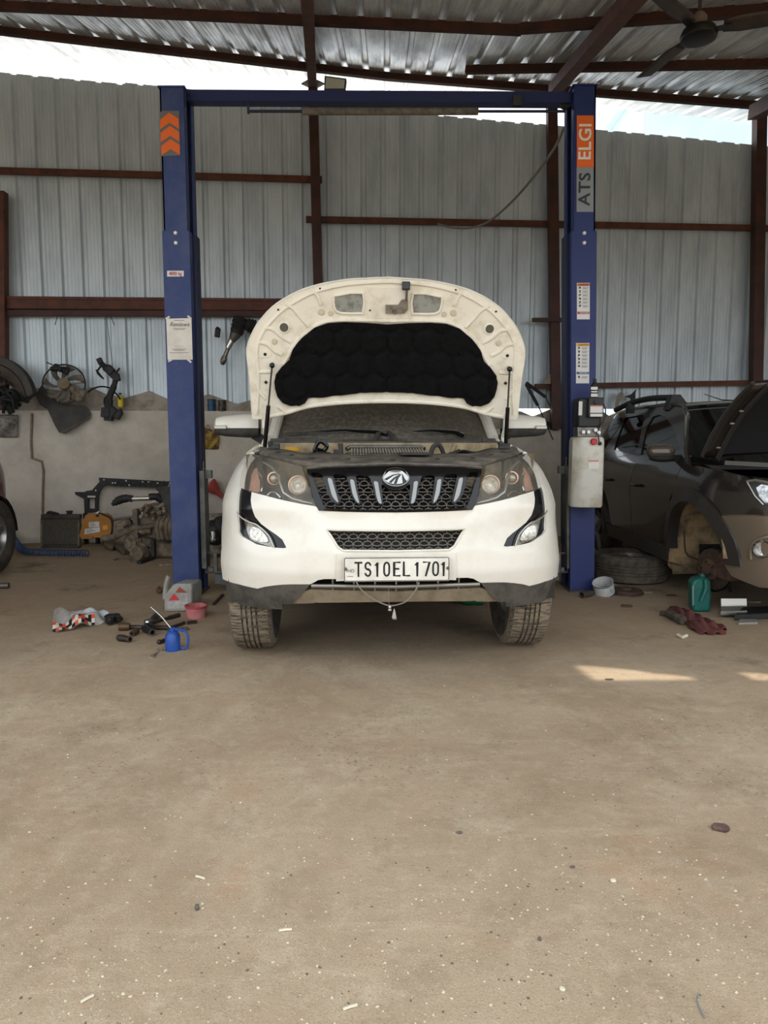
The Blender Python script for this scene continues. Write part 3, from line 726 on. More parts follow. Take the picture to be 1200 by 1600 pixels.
both(lambda mb: panel(mb, [(s_of_y(1.16), .30), (s_of_y(3.16), .30), (s_of_y(3.16), .24), (s_of_y(1.16), .24)], S, .09, thick=.05, off=.006), 'sill', CLAD, weld=True)
# greenhouse
GH = [(1.30, 1.19, .735, .0), (1.62, 1.46, .66, .02), (1.93, 1.655, .60, .03), (2.5, 1.735, .585, .03), (3.2, 1.74, .58, .03), (3.9, 1.69, .565, .03), (4.2, 1.60, .57, .02), (4.5, 1.16, .66, .0)]
def ghrow(i): y, z, w, c = GH[i]; return y, z, w, c
def gh(u, i0, i1, off=0.):                              # u -1..1 across, rows i0..i1
    def fn(a, b):
        t = i0+(i1-i0)*b; i = min(len(GH)-2, int(t)); f = t-i; r0, r1 = GH[i], GH[i+1]
        y, z, w, c = (r0[k]+(r1[k]-r0[k])*f for k in range(4)); x = (a*2-1)
        bow = .10*(1-f) if i == 0 else 0
        return V((x*w, y+(.10*x*x if i < 2 else 0)-.05*(1 if i < 2 else 0), z-c*x*x*1.2+off))
    return fn
mb = MB(); mb.grid(gh(0, 0, 2), 16, 6); mb.build('windscreen', GLASSD, suv, ang=60)
mb = MB(); mb.grid(gh(0, 2, 6), 14, 8); mb.build('roof', PAINT, suv, solid=.03, ang=60)
mb = MB(); mb.grid(gh(0, 6, 7), 10, 4); mb.build('rear_window', GLASSS, suv, ang=60)
def rail(y): return V((interp(y, [(r[0], r[2]) for r in GH]), y, interp(y, [(r[0], r[1]-r[3]*1.2) for r in GH])))
def belt(y): return V((.945*wsz(1.13)+.002, y, 1.125))
def sidep(y, t, o=0.): p = belt(y).lerp(rail(y), t); return p+V((o, 0, o*.4))
both(lambda mb: mb.tube([V((.725, 1.33, 1.19)), V((.70, 1.5, 1.34)), V((.655, 1.72, 1.52)), V((.60, 1.98, 1.645)), V((.585, 2.5, 1.71)), V((.58, 3.2, 1.71)), V((.56, 3.9, 1.66)), V((.575, 4.2, 1.56)), V((.67, 4.48, 1.15))], [.035, .035, .036, .036, .035, .035, .035, .04, .05], 10), 'roof_pillar', PAINT)
both(lambda mb: panel(mb, [(1.40, .02), (1.95, .93), (3.9, .93), (4.35, .05)], lambda y, t, o: sidep(y, t, o-.012), .12, thick=.01), 'side_glass', GLASSS, weld=True)
for y in (2.38, 3.16): both(lambda mb: mb.beam(sidep(y, 0), sidep(y+.06, .97), .03, .07, (0, 1, 0)), 'door_pillar', BLK)
both(lambda mb: mb.tube([V((.50, 2.1, 1.69)), V((.50, 2.2, 1.76)), V((.50, 3.6, 1.765)), V((.50, 3.75, 1.69))], .016, 8), 'roof_rail', SATIN)
# ---- mirrors
def mirror_(mb, part):
    c = V((.985, 1.56, 1.268))
    if part == 0: mb.grid(lambda u, v: c+V(((.155*(.5-u)*2-.02*abs(v-.5)) if u <= 1 else 0, 0, 0)), 1, 1) if False else None
def mcap(mb, z0, z1, y0=.0):
    # lofted shell: sections across x, egg shaped
    secs = [(-.15, .040, .042, .0), (-.135, .070, .062, .002), (-.08, .082, .074, .0), (.0, .086, .080, .0), (.07, .084, .086, .0), (.125, .080, .084, .0), (.15, .07, .07, .0)]
    n = 20; vs = []; 
    for x, ry, rz, dz in secs:
        for k in range(n+1):
            a = pi*k/n if z1 > 0 else -pi*k/n
            ca, sa = cos(a), sin(a)
            vs.append(V((.985-x, 1.57+ry*math.copysign(abs(ca)**.7, ca), 1.262+dz+(rz*1.15 if z1 > 0 else rz*.75)*math.copysign(abs(sa)**.8, sa))))
    fs = [[i*(n+1)+k, i*(n+1)+k+1, (i+1)*(n+1)+k+1, (i+1)*(n+1)+k] for i in range(len(secs)-1) for k in range(n)]
    fs += [list(range(n+1)), [(len(secs)-1)*(n+1)+k for k in range(n+1)]]
    mb.add(vs, fs)
caps = both(lambda mb: mcap(mb, 0, 1), 'door_mirror', PAINT, ang=50)
both(lambda mb: mcap(mb, 0, -1), 'mirror_base', BLKD, caps, ang=50)
both(lambda mb: mb.box(V((1.085, 1.486, 1.268)), (.09, .012, .024), M.Rotation(.35, 3, 'Z')), 'mirror_indicator', mat('mirror_lamp', (176, 170, 158), .2, .4), caps, bevel=.004)
both(lambda mb: mb.beam(V((.88, 1.58, 1.22)), V((.78, 1.60, 1.16)), .06, .06), 'mirror_arm', BLKD, caps)

# ---- wheels
def wheel(mb_t, mb_s, mb_r, c, r=.365, w=.225, ax=V((1, 0, 0)), ngro=(-.34, -.12, .12, .34)):
    h = w/2; g = []
    pr_ = [(-h, r-.05), (-h*.98, r-.03), (-h*.86, r-.010)]
    xs = sorted(set([-.86] + [v for q in ngro for v in (q-.045, q-.04, q+.04, q+.045)] + [.86]))
    for x in xs:
        deep = any(abs(x-q) < .0421 for q in ngro); rr = r-.010*abs(x)**3
        pr_.append((x*h, rr-(.011 if deep else 0)))
    pr_ += [(h*.98, r-.03), (h, r-.05)]
    mb_t.lathe([(b, a) for a, b in pr_], c, ax, 96)
    # sipes: short cross cuts on each tread rib
    for s_ in (-1, 1): mb_s.lathe([(r-.05, s_*h), (r-.075, s_*h*1.04), (r-.11, s_*h*.98), (r-.125, s_*h*.86), (r-.14, s_*h*.80)], c, ax, 64)
    rim = r-.135
    mb_r.lathe([(rim, -h*.8), (rim, h*.8), (rim-.02, h*.78), (rim-.04, h*.4), (rim-.045, -h*.7), (rim, -h*.8)], c, ax, 48)
    mb_r.lathe([(0, h*.42), (.06, h*.42), (.07, h*.3), (.07, -.02), (0, -.02)], c, ax, 24)
    d, a, b = frame(ax)
    for k in range(5):
        t = 2*pi*k/5+.3; u = a*cos(t)+b*sin(t)
        mb_r.beam(c+u*.05+d*h*.32, c+u*(rim-.015)+d*h*.5, .055, .03, d)
WC = [(.757, .715), (.757, 3.42)]
for x, y in WC:
    for sg in (1, -1):
        a, b, c = MB(), MB(), MB(); ce = V((x*sg, y, .365)); st = .0
        wheel(a, b, c, V((0, 0, 0)), ax=V((sg, 0, 0)))
        for i in range(120):                             # tread sipes
            t = 2*pi*i/120
            for q0, q1 in ((-.84, -.40), (-.28, -.17), (.17, .28), (.40, .84)):
                x0, x1 = q0*.1125, q1*.1125; rr = .3655
                p = V((x0, rr*cos(t), rr*sin(t))); q = V((x1, rr*cos(t+.012), rr*sin(t+.012)))
        rot = M.Translation(ce) @ M.Rotation(0, 4, 'Z')
        for mb in (a, b, c): mb.move(rot)
        tread = mat('tyre_tread', (134, 121, 102), .92, rgb2=(66, 60, 52), vs=10, lo=.44, hi=.6, stretch=(1.2, 9, 9), bump=.5, bs=14)
        wh = a.build('wheel', tread, suv); b.build('tyre_sidewall', RUBBER2, wh); c.build('rim', mat('alloy', (140, 136, 128), .35, .8), wh)
# inner arches and underbody
both(lambda mb: mb.grid(lambda u, v: V((.58+.27*v, .70+.42*cos(pi*u), .36+.44*sin(pi*u))), 16, 3), 'wheel_arch_liner', mat('arch_liner', (40, 37, 34), .95, rgb2=(66, 60, 52), vs=8))
both(lambda mb: mb.grid(lambda u, v: V((.60+.33*v, 3.42+.44*cos(pi*u), .36+.44*sin(pi*u))), 16, 3), 'wheel_arch_liner', mat('arch_liner', (40, 37, 34)))
mb = MB(); mb.box((0, .74, .40), (1.14, .94, .06)); mb.box((0, 2.2, .36), (1.5, 2.2, .12)); mb.box((0, 3.8, .40), (1.15, 1.1, .1)); mb.build('underbody', mat('underbody', (38, 35, 32), .9, rgb2=(60, 54, 46), vs=6), suv)
both(lambda mb: [mb.cyl(V((.15, .72, .33)), V((.66, .72, .36)), .03), mb.beam(V((.2, .9, .3)), V((.64, .72, .27)), .09, .04)], 'suspension_arm', BLKD)

# ---- engine bay
SLAM = mat('dusty_slam_panel', (74, 70, 64), .8, rgb2=(112, 102, 88), vs=11, lo=.42, hi=.62)
SLF = [sz(x, y) for x, y in [(620, 729), (560, 728.5), (510, 727), (474, 725), (455, 720), (440, 716.5), (420, 711.5), (404, 708)]]
SLF = [(S(a_, b_)) for a_, b_ in SLF]; SLF[0] = V((0, SLF[0].y, SLF[0].z))
SLB = [hp(x, y, Y) for x, y, Y in [(620, 710, .62), (560, 709.5, .62), (510, 709, .62), (474, 707, .62), (455, 704.5, .64), (440, 702, .68), (420, 699, .75), (406, 697, .85)]]
SLB = [V((abs(p.x), p.y, p.z)) for p in SLB]; SLB[0].x = 0
def slam(u, v):
    x = (u*2-1); t = abs(x)*(len(SLF)-1); i = min(len(SLF)-2, int(t)); f = t-i
    a, b = SLF[i].lerp(SLF[i+1], f), SLB[i].lerp(SLB[i+1], f); a = a+V((0, .03, .003))
    p = a.lerp(b, v); p.z += .012*sin(pi*v)+.003*sin(25*p.x)*v
    return V((p.x*(1 if x > 0 else -1), p.y, p.z))
mb = MB(); mb.grid(slam, 48, 6); slamo = mb.build('slam_panel', SLAM, suv, solid=.02, ang=50)
mb = MB(); mb.box(slam(.55, .62)+V((0, 0, .012)), (.16, .14, .012)); mb.build('intake_cover', BLKD, slamo, bevel=.003)
for x in (.10, .90): mb = MB(); mb.box(slam(x, .6)+V((0, 0, .015)), (.06, .05, .03)); mb.cyl(slam(x, .6)+V((-.02, -.03, .03)), slam(x, .6)+V((-.02, .03, .03)), .012); mb.build('lamp_bracket', BLKD, slamo, bevel=.003)
for k in range(9): mb = MB(); mb.lathe([(0, .006), (.011, .006), (.013, 0), (0, 0)], slam(.12+.095*k, .3)+V((0, 0, .002)), (0, 0, 1), 10); mb.build('clip', BLKD, slamo)
BAY = mat('bay_sheet', (170, 152, 118), .7, rgb2=(120, 102, 76), vs=7, lo=.4, hi=.65)
mb = MB(); mb.grid(lambda u, v: V(((u*2-1)*.74, 1.13-.03*cos(u*pi*4)*0, .80+.365*v)), 12, 4)
for x in (-.30, .12, .42): mb.tube([V((x, 1.12, .85)), V((x, 1.115, 1.1)), V((x+.02, 1.12, 1.16))], .014, 8)
mb.build('firewall', BAY, suv)
both(lambda mb: mb.grid(lambda u, v: V((.74-.10*(1-v)*0+.03*v, .45+.72*u, .75+.36*v)), 6, 3), 'inner_wing', BAY)
both(lambda mb: mb.grid(lambda u, v: V((.68+.08*v, .58+.62*u, 1.112+.012*u-.01*sin(pi*v))), 10, 3), 'wing_ledge', mat('black_ledge', (44, 42, 40), .6, rgb2=(80, 74, 66), vs=10), solid=.012)
both(lambda mb: mb.tube(catmull([S(a_, b_, -.004) for a_, b_ in [hl[0]]+fe_top] + [V((.742, 1.38, 1.21))], 5), .012, 8), 'wing_flange', PAINTIN)
# battery tray, reservoir, hoses, covers
mb = MB(); mb.box((0.02, .86, .98), (.78, .42, .14)); mb.build('engine_block', mat('engine_dark', (48, 45, 42), .7, rgb2=(84, 78, 68), vs=12), suv, bevel=.02)
mb = MB(); mb.box(V((-.02, .76, 1.085)), (.46, .20, .055)); ic = mb.build('intercooler', mat('cooler_tank', (96, 90, 80), .5, .6, rgb2=(70, 64, 56), vs=14), suv, bevel=.012)
mb = MB()
for i in range(26): mb.box(V((-.21+i*.0165, .75, 1.116)), (.0075, .20, .014), M.Rotation(.16, 3, 'X'))
mb.build('intercooler_fins', mat('bright_fins', (214, 206, 190), .35, .7), ic)
mb = MB(); mb.tube([V((-.24, .86, 1.13)), V((-.22, .875, 1.142)), V((.20, .875, 1.142)), V((.22, .86, 1.13))], .014, 8); mb.box(V((-.02, .885, 1.128)), (.40, .03, .035)); mb.build('mounting_rail', STEEL, ic)
mb = MB(); mb.lathe([(0, 0), (.045, 0), (.05, .02), (.05, .06), (.036, .075), (0, .075)], V((-.56, .86, 1.07)), (0, 0, 1), 20); cap_ = mb.build('fluid_reservoir', mat('yellow_cap', (186, 142, 46), .5), suv)
mb = MB(); mb.tube(catmull([V((-.43, .95, 1.05)), V((-.43, .95, 1.13)), V((-.40, .95, 1.175)), V((-.36, .95, 1.15)), V((-.38, .95, 1.12)), V((-.42, .93, 1.13))], 5), .013, 8); mb.build('coolant_hose', BLK, suv)
mb = MB(); mb.tube(catmull([V((.24, .78, 1.05)), V((.26, .78, 1.14)), V((.30, .80, 1.155)), V((.33, .82, 1.10)), V((.34, .82, 1.05))], 5), .014, 8); mb.build('coolant_hose', BLKD, suv)
mb = MB(); mb.tube(catmull([V((.36, .74, 1.08)), V((.42, .72, 1.12)), V((.5, .72, 1.11)), V((.6, .74, 1.13)), V((.66, .70, 1.12))], 5), .010, 8); mb.build('wiring_loom', BLK, suv); mb = MB(); mb.tube(catmull([V((-.28, .72, 1.08)), V((-.36, .70, 1.11)), V((-.5, .72, 1.10)), V((-.62, .74, 1.12))], 5), .010, 8); mb.build('wiring_loom', BLK, suv)
mb = MB(); mb.cyl(V((-.27, .80, 1.06)), V((-.275, .80, 1.165)), .014); mb.box(V((-.29, .80, 1.10)), (.05, .04, .06)); mb.build('sensor', BLKD, suv); mb = MB(); mb.cyl(V((.36, .86, 1.07)), V((.44, .86, 1.10)), .035); mb.cyl(V((.44, .86, 1.10)), V((.50, .84, 1.09)), .022); mb.build('sensor', BLKD, suv)
# cowl, wipers
def cowl(u, v):
    x = (u*2-1)*.735; y0 = 1.14+.05*abs(u*2-1)**2; y1 = 1.30+.06*abs(u*2-1)**2
    return V((x, y0+(y1-y0)*v, 1.165+.03*v+.006*sin(pi*v*3)))
mb = MB(); mb.grid(cowl, 40, 8); mb.grid(lambda u, v: cowl(u, 0)-V((0, 0, .045*v)), 40, 1)
cw_ = mb.build('cowl_panel', mat('cowl_plastic', (104, 99, 91), .75, rgb2=(78, 74, 68), vs=14), suv, ang=50)
for sg in (1, -1):
    mb = MB(); mb.box(cowl(.5+.44*sg, .35)+V((0, -.012, .004)), (.035, .03, .03)); mb.build('cowl_clip', BLK, cw_)
mb = MB()
for i in range(24): mb.box(cowl(.32+.012*i, .55)+V((0, 0, .006)), (.004, .05, .004))
mb.build('cowl_vent', BLK, cw_)
for x0, x1, zz in ((.02, -.52, .04), (.52, .12, .045)):
    mb = MB(); mb.tube([V((x0, 1.28, 1.21)), V((x0-.06, 1.285, 1.235)), V(((x0+x1)/2, 1.31, 1.245)), V((x1, 1.33, 1.228))], [.016, .014, .011, .008], 8); wp = mb.build('wiper', BLK, suv)
    mb = MB(); mb.beam(V((x1-.10, 1.335, 1.222)), V(((x0+x1)/2+.08, 1.30, 1.232)), .012, .022); mb.build('wiper_blade', BLKD, wp)
both(lambda mb: mb.beam(V((.03, 1.28, 1.235)), V((.065, 1.18, 1.185)), .03, .012), 'wiper_link', BLKD)

# ---- the raised bonnet (seen from beneath)
T_ = R(18); h0 = V((0, 1.10, 1.165)); hb = V((0, -sin(T_), cos(T_))); hn = V((0, -cos(T_), -sin(T_)))   # hn faces the camera
def Hs(a, b, off=0.):
    """bonnet surface: a across, b from hinge to nose, off towards the camera"""
    e = .02*(b/1.0)+.055*(abs(a)/.83)**2.6+.05*max(0, b-.55)**2*4*.5
    return h0 + V((1, 0, 0))*a + hb*b + hn*(off+e)
def hd(x, y):
    d = CARI.to_3x3() @ ray(x, y); off = 0
    for _ in range(12):
        t = (hn.dot(h0-LC)+off)/hn.dot(d); p = LC+d*t; a = p.x; b = (p-h0).dot(hb); off = (Hs(a, b)-h0).dot(hn)
    return a, b
def H1(P): return [(-a, b) for a, b in (hd(340+x*.23333, 420+y*.23333) for x, y in P)]
def H2(P): return [hd(600+x*.23333, 420+y*.23333) for x, y in P]
Hl = H1([(255, 985), (246, 800), (240, 680), (231, 570), (240, 500), (270, 430), (310, 370), (400, 270), (480, 212), (600, 150), (700, 116), (850, 86), (1000, 71)])
Hl += [(0., H1([(1200, 64)])[0][1])]
Hr = H2([(915, 1030), (930, 900), (950, 760), (978, 600), (968, 530), (940, 450), (900, 370), (820, 275), (700, 190), (600, 145), (430, 100), (270, 75)])
Hout = [((a+c)/2, (b+d)/2) for (a, b), (c, d) in zip(Hl, Hr)] + Hl[12:]
Hbot = H1([(290, 1008), (350, 995), (450, 975), (600, 932), (800, 906), (1000, 897)]); Hbot += [(0., H1([(1200, 895)])[0][1])]
hood_poly = [Hout[0]] + smooth(Hout[1:], 3, False) + Hbot[::-1]
hood_poly = [(max(0., a), b) for a, b in hood_poly]
grow = lambda P, k: [(a*(1+k) if a > .001 else 0., b+(k*.5 if b > .5 else 0)) for a, b in P]
hood = half_h = None
mb = MB(); panel(mb, grow(hood_poly, .012), Hs, .045, thick=.012, off=-.035, back=True); mb.mirror(); hood = mb.build('bonnet', PAINT, suv, weld=True, ang=50)
mb = MB(); panel(mb, hood_poly, Hs, .03, thick=.035, off=.0); mb.mirror(); inner = mb.build('bonnet_frame', PAINTIN, hood, weld=True, ang=40)
pad_l = H1([(1200, 372), (1000, 362), (850, 355), (740, 362), (650, 392), (565, 460), (505, 535), (480, 610), (430, 655), (392, 705), (382, 750), (388, 800), (405, 860), (440, 893), (490, 912), (545, 914), (588, 893), (608, 862), (700, 856), (800, 846), (900, 832), (1020, 822), (1200, 822)])
pad_l[0] = (0., pad_l[0][1]); pad_l[-1] = (0., pad_l[-1][1])
PADM = mat('black_felt', (13, 13, 13), .95, rgb2=(20, 19, 19), vs=30, bump=.25, bs=140, spec=.15)
cells = [(x*.155+(.0775 if r_ % 2 else 0), .22+r_*.135) for r_ in range(-1, 6) for x in range(-5, 6)]
def quilt(a, b, o):
    ds = sorted((a-x)**2+((b-y)*1.05)**2 for x, y in cells)[:2]; e = sqrt(ds[1])-sqrt(ds[0])
    return Hs(a, b, o+(.016*sstep(0, .045, e) if o > 0 else 0))
mb = MB(); panel(mb, pad_l, quilt, .016, thick=.02, off=.008); mb.mirror(); pad = mb.build('insulation_pad', PADM, hood, weld=True, ang=60)
for P in ([(780, 400), (905, 0), (515, 655), (835, 615), (1050, 470), (1155, 680), (1022, 795), (640, 550)]):
    if P[1] == 0: continue
    a, b = H1([P])[0]
    for s_ in (1, -1): mb = MB(); mb.lathe([(0, .004), (.010, .002), (.011, 0)], Hs(a*s_, b, .025), hn, 12); mb.build('pad_clip', PADM, pad)
# pressed ribs and rim of the inner frame
def hpath(P, fn=H1): return [Hs(a, b, .003) for a, b in fn(P)]
def hrib(name, P, r, m=PAINTIN):
    r *= 1.25; pts = [Hs(a, b, -r*.2) for a, b in smooth(H1(P), 4, False)]
    if abs(pts[-1].x) < .02: mb = MB(); mb.tube(pts, r, 8); mb.mirror(); mb.build(name, m, inner)
    else: both(lambda mb: mb.tube([V((-p.x, p.y, p.z)) for p in pts], r, 8), name, m, inner)
hrib('rim_fold', [(262, 975), (272, 800), (272, 690), (262, 575), (270, 505), (298, 435), (335, 380), (420, 290), (500, 232), (610, 172), (710, 138), (850, 108), (1000, 93), (1195, 86)], .009)
for P in ([(455, 235), (510, 270), (560, 330), (610, 385)], [(310, 395), (370, 405), (430, 455), (490, 490)], [(272, 490), (330, 505), (380, 550), (430, 575)], [(640, 150), (668, 180), (690, 240)], [(275, 690), (320, 690), (365, 688)], [(265, 800), (285, 830), (320, 870)], [(405, 920), (440, 950), (455, 968)]):
    hrib('pressed_rib', P, .010)
hrib('pad_lip', [(440, 640), (480, 570), (530, 490), (610, 415), (690, 365), (800, 345), (1000, 345), (1195, 350)], .011)
hrib('cowl_edge', [(290, 1000), (450, 968), (600, 925), (800, 900), (1000, 890), (1195, 888)], .010)
# two trapezoid windows showing the bare outer skin
SKIN = mat('bare_skin', (150, 150, 142), .55, .2, rgb2=(112, 110, 102), vs=14, lo=.45, hi=.6)
win = H1([(778, 190), (800, 178), (972, 162), (972, 292), (960, 298), (822, 296), (782, 262)])
both(lambda mb: panel(mb, win, Hs, .02, thick=.002, off=.0025), 'skin_window', SKIN, inner)
both(lambda mb: mb.tube([Hs(a, b, .004) for a, b in smooth(win, 2)], .0075, 8, True), 'window_rim', PAINTIN, inner)
def hdisc(P, r, m, name, fn=H1, depth=.004, sq=False, both_=True):
    for a, b in fn(P): both(lambda mb: mb.lathe([(0, depth), (r*.8, depth), (r, 0)], Hs(a, b, .0), hn, 4 if sq else 18), name, m, inner)
hdisc([(445, 392)], .036, PAINTIN, 'bump_stop_ring'); hdisc([(445, 392)], .028, mat('stop_rubber', (88, 82, 72), .8), 'bump_stop', depth=.007)
for P, r in ((318, 572), .011), ((406, 274), .006), ((686, 133), .006), ((1190, 84), .006), ((1020, 278), .006): hdisc([P], r, INK, 'hole', depth=.006)
hdisc([(324, 760)], .012, INK, 'hole', depth=.006, sq=True)
for P, r in ((695, 288), .020), ((380, 487), .018), ((757, 298), .016): hdisc([P], r, mat('cream_button', (196, 184, 158), .5), 'frame_button', depth=.005)
both(lambda mb: panel(mb, H1([(275, 595), (300, 552), (345, 548), (362, 575), (340, 592)]), Hs, .02, thick=.004, off=.0045), 'hinge_pad', PAINTIN, inner)
# latch with striker
mb = MB(); q = H2([(-120, 120), (165, 130), (190, 330), (-130, 330), (-60, 200)]); panel(mb, q, Hs, .03, thick=.004, off=.003); mb.build('latch_plate', PAINTIN, inner)
mb = MB(); panel(mb, H2([(10, 240), (95, 240), (118, 205), (158, 200), (160, 270), (135, 296), (10, 296)]), Hs, .02, thick=.012, off=.016); lt = mb.build('latch', mat('latch_metal', (146, 141, 130), .4, .6, rgb2=(104, 98, 88), vs=30), inner, weld=True)
mb = MB(); a, b = H2([(70, 285)])[0]; mb.lathe([(0, .03), (.012, .03), (.013, .0)], Hs(a, b, .012), hn, 14); mb.build('latch_bolt', STEEL, lt)
mb = MB(); q = H2([(148, 210), (150, 130)]); mb.beam(Hs(*q[0], .02), Hs(*q[1], .03), .012, .02, hn); mb.build('safety_hook', STEEL, lt)
mb = MB(); a, b = H2([(145, 112)])[0]; mb.box(Hs(a, b, .025), (.045, .03, .045)); mb.build('hook_tab', BLK, lt, bevel=.005)
# struts and hinges
def strut(sg):
    p = LC+(CARI.to_3x3() @ ray(403 if sg < 0 else 780, 690))*0
    a, b = (hd(340+368*.2333, 420+640*.2333) if sg < 0 else hd(600+835*.2333, 420+665*.2333))
    top = Hs(a, b, .03); bot = V((sg*.735, 1.0, 1.14)); mid = bot.lerp(top, .52)
    mb = MB(); mb.cyl(bot, mid, .0125, n=14); s1 = mb.build('gas_strut', BLK, hood)
    mb = MB(); mb.cyl(mid, top, .0055, n=10); mb.build('strut_rod', BLKD, s1)
    mb = MB(); mb.ell(top, .016); mb.cyl(top, top+hn*-.03, .012); mb.build('strut_end', BLK, s1)
    mb = MB(); hg = Hs(sg*.735, .12, .012); mb.tube([hg+V((0, 0, .10)), hg, V((sg*.735, 1.08, 1.20)), V((sg*.745, 1.06, 1.155))], [.014, .016, .013, .02], 8); mb.box(V((sg*.735, 1.05, 1.145)), (.07, .09, .02)); mb.cyl(hg+V((0, 0, .07)), hg+V((0, 0, .07))+hn*.02, .02); mb.build('bonnet_hinge', PAINTIN, hood)
strut(-1); strut(1)

# ---- cord with a small charm tied under the number plate
t = thing('hanging_charm', 'thin cord looped under the number plate with a metal bead and tassel', 'charm', pg(612, 1000))
P = [CARM @ p for p in (hp(556, 908, -.035), hp(565, 922, -.045), hp(583, 936, -.045), hp(600, 944, -.05), hp(608, 946, -.05), hp(616, 946, -.05), hp(634, 940, -.05), hp(648, 924, -.05), hp(655, 910, -.04))]
mb = MB(); mb.tube(catmull(P, 5), .003, 6); mb.tube([CARM @ hp(607, 915, -.04), CARM @ hp(608, 944, -.045)], .001, 5); mb.build('cord', mat('grey_cord', (128, 118, 104), .8), t)
mb = MB(); c = CARM @ hp(609, 949, -.045); mb.ell(c, (.008, .008, .014)); mb.ell(c-V((0, 0, .012)), (.010, .009, .006)); mb.build('bead', SATIN, t)
mb = MB(); c = CARM @ hp(616, 951, -.045)
for i in range(9): mb.tube([c, c+V((.002*(i-4)*.6, 0, -.02)), c+V((.0025*(i-4), .002*sin(i), -.045-.004*(i % 3)))], .0016, 5)
mb.build('tassel', mat('tassel_grey', (170, 164, 154), .9), t)
# ================================================================ THE TWO-POST LIFT
BLUE = mat('lift_blue', (30, 45, 98), .5, rgb2=(44, 57, 102), vs=5, lo=.45, hi=.72, rvar=.25)
BLUEW = mat('lift_blue_worn', (44, 60, 108), .6, rgb2=(70, 80, 116), vs=6, lo=.42, hi=.66, rvar=.2)
NAVY = mat('lift_navy', (22, 28, 60), .5)
GREYM = mat('carriage_grey', (98, 100, 96), .6, .3, rgb2=(72, 70, 64), vs=9)
WHT = mat('sticker_white', (214, 212, 206), .5); ORG = mat('sticker_orange', (226, 104, 34), .5); GRY = mat('sticker_grey', (132, 138, 142), .5)
DKG = mat('sticker_dark', (48, 50, 54), .6); REDI = mat('sticker_red', (178, 44, 40), .5); YEL = mat('sticker_yellow', (226, 164, 48), .5); BLI = mat('sticker_blue', (44, 84, 132), .5)
GREYT = mat('fine_print', (120, 120, 122), .6)
YL, YR = 5.30, 5.45
lift = thing('two_post_lift', 'blue two-post vehicle lift framing the white SUV', 'vehicle lift', (0, 5.45, 0))
def post(sg, Yf, xo, xi, zmid, ztop, shear):
    """C-section column open towards the car"""
    m_ = M.Identity(4); m_[0][2] = shear
    mb = MB()
    def sec(x0, x1, z0, z1, g=0.):
        D = .27
        w = (x1+x0)/2
        mb.box(((x0+x1)/2, Yf+.005, (z0+z1)/2), (abs(x1-x0), .010+g, z1-z0))
        mb.box(((x0+x1)/2, Yf+D, (z0+z1)/2), (abs(x1-x0), .010+g, z1-z0))
        mb.box((x0-sg*.005, Yf+D/2, (z0+z1)/2), (.010+g, D, z1-z0))
        for yy in (Yf+.035, Yf+D-.035): mb.box((x1-sg*-.005, yy, (z0+z1)/2), (.010+g, .07, z1-z0))
    sec(xo, xi, 0, zmid, .004); sec(xo+(.012 if sg < 0 else -.012), xi+(-.012 if sg < 0 else .012), zmid, ztop)
    mb.box(((xo+xi)/2-sg*.0, Yf+.135, ztop+.004), (abs(xi-xo), .29, .010))
    mb.move(m_); col = mb.build('column', BLUEW if sg < 0 else BLUE, lift)
    mb = MB(); mb.box(((xo+xi)/2, Yf+.14, .008), (abs(xi-xo)+.02, .32, .016)); mb.move(m_); mb.build('base_plate', mat('base_rust', (96, 78, 62), .8, rgb2=(60, 56, 66), vs=9), lift)
    mb = MB(); mb.box((xi+sg*.012, Yf+.15, (zmid+.35)/2), (.07, .12, zmid-.35)); mb.move(m_); mb.build('guide_rail', NAVY, lift)
    for z in (zmid-.015, zmid-.085):
        mb = MB(); c = m_ @ V(((xo+xi)/2, Yf-.003, z)); mb.lathe([(0, -.012), (.011, -.011), (.015, -.004), (.016, .002)], c, (0, 1, 0), 14); mb.build('column_bolt', mat('white_bolt', (206, 204, 198), .4, .4), lift)
    return m_
post(-1, YL, -1.598, -1.405, 2.68, 3.66, 0.)
mR = post(1, YR, 1.640, 1.455, 2.72, 3.74, -.0235)
fL = lambda x, y, o=.004: px(x, y, YL-o)
fR = lambda x, y, o=.004: px(x, y, YR-o)
# crossbeam
mb = MB(); mb.beam(V((-1.43, 5.46, 3.66)), V((1.37, 5.56, 3.69)), .12, .065); mb.beam(V((-1.43, 5.40, 3.625)), V((1.37, 5.50, 3.655)), .012, .02); mb.build('crossbeam', NAVY if False else mat('beam_blue', (32, 42, 86), .5), lift)
# cut-off bar under the beam with its foam sleeve
a, b = px(388, 174, 5.42), px(884, 174, 5.52)
mb = MB(); mb.cyl(a, b, .010, n=10); mb.box(a+V((0, 0, .035)), (.014, .02, .10)); co_ = mb.build('cut_off_bar', NAVY, lift)
mb = MB(); mb.cyl(a.lerp(b, .168), a.lerp(b, .72), .026, n=14); mb.build('foam_sleeve', mat('grey_foam', (112, 104, 96), .85, rgb2=(84, 78, 72), vs=20), co_)
mb = MB(); mb.box(px(808, 158, 5.46), (.06, .04, .07)); mb.build('limit_switch', DKG, lift, bevel=.004)
# pulleys / shackle at the right
mb = MB(); mb.lathe([(0, -.02), (.055, -.02), (.055, -.012), (.045, 0), (.055, .012), (.055, .02), (0, .02)], px(884, 158, 5.56), (0, 1, 0), 18); mb.build('pulley', DKG, lift)
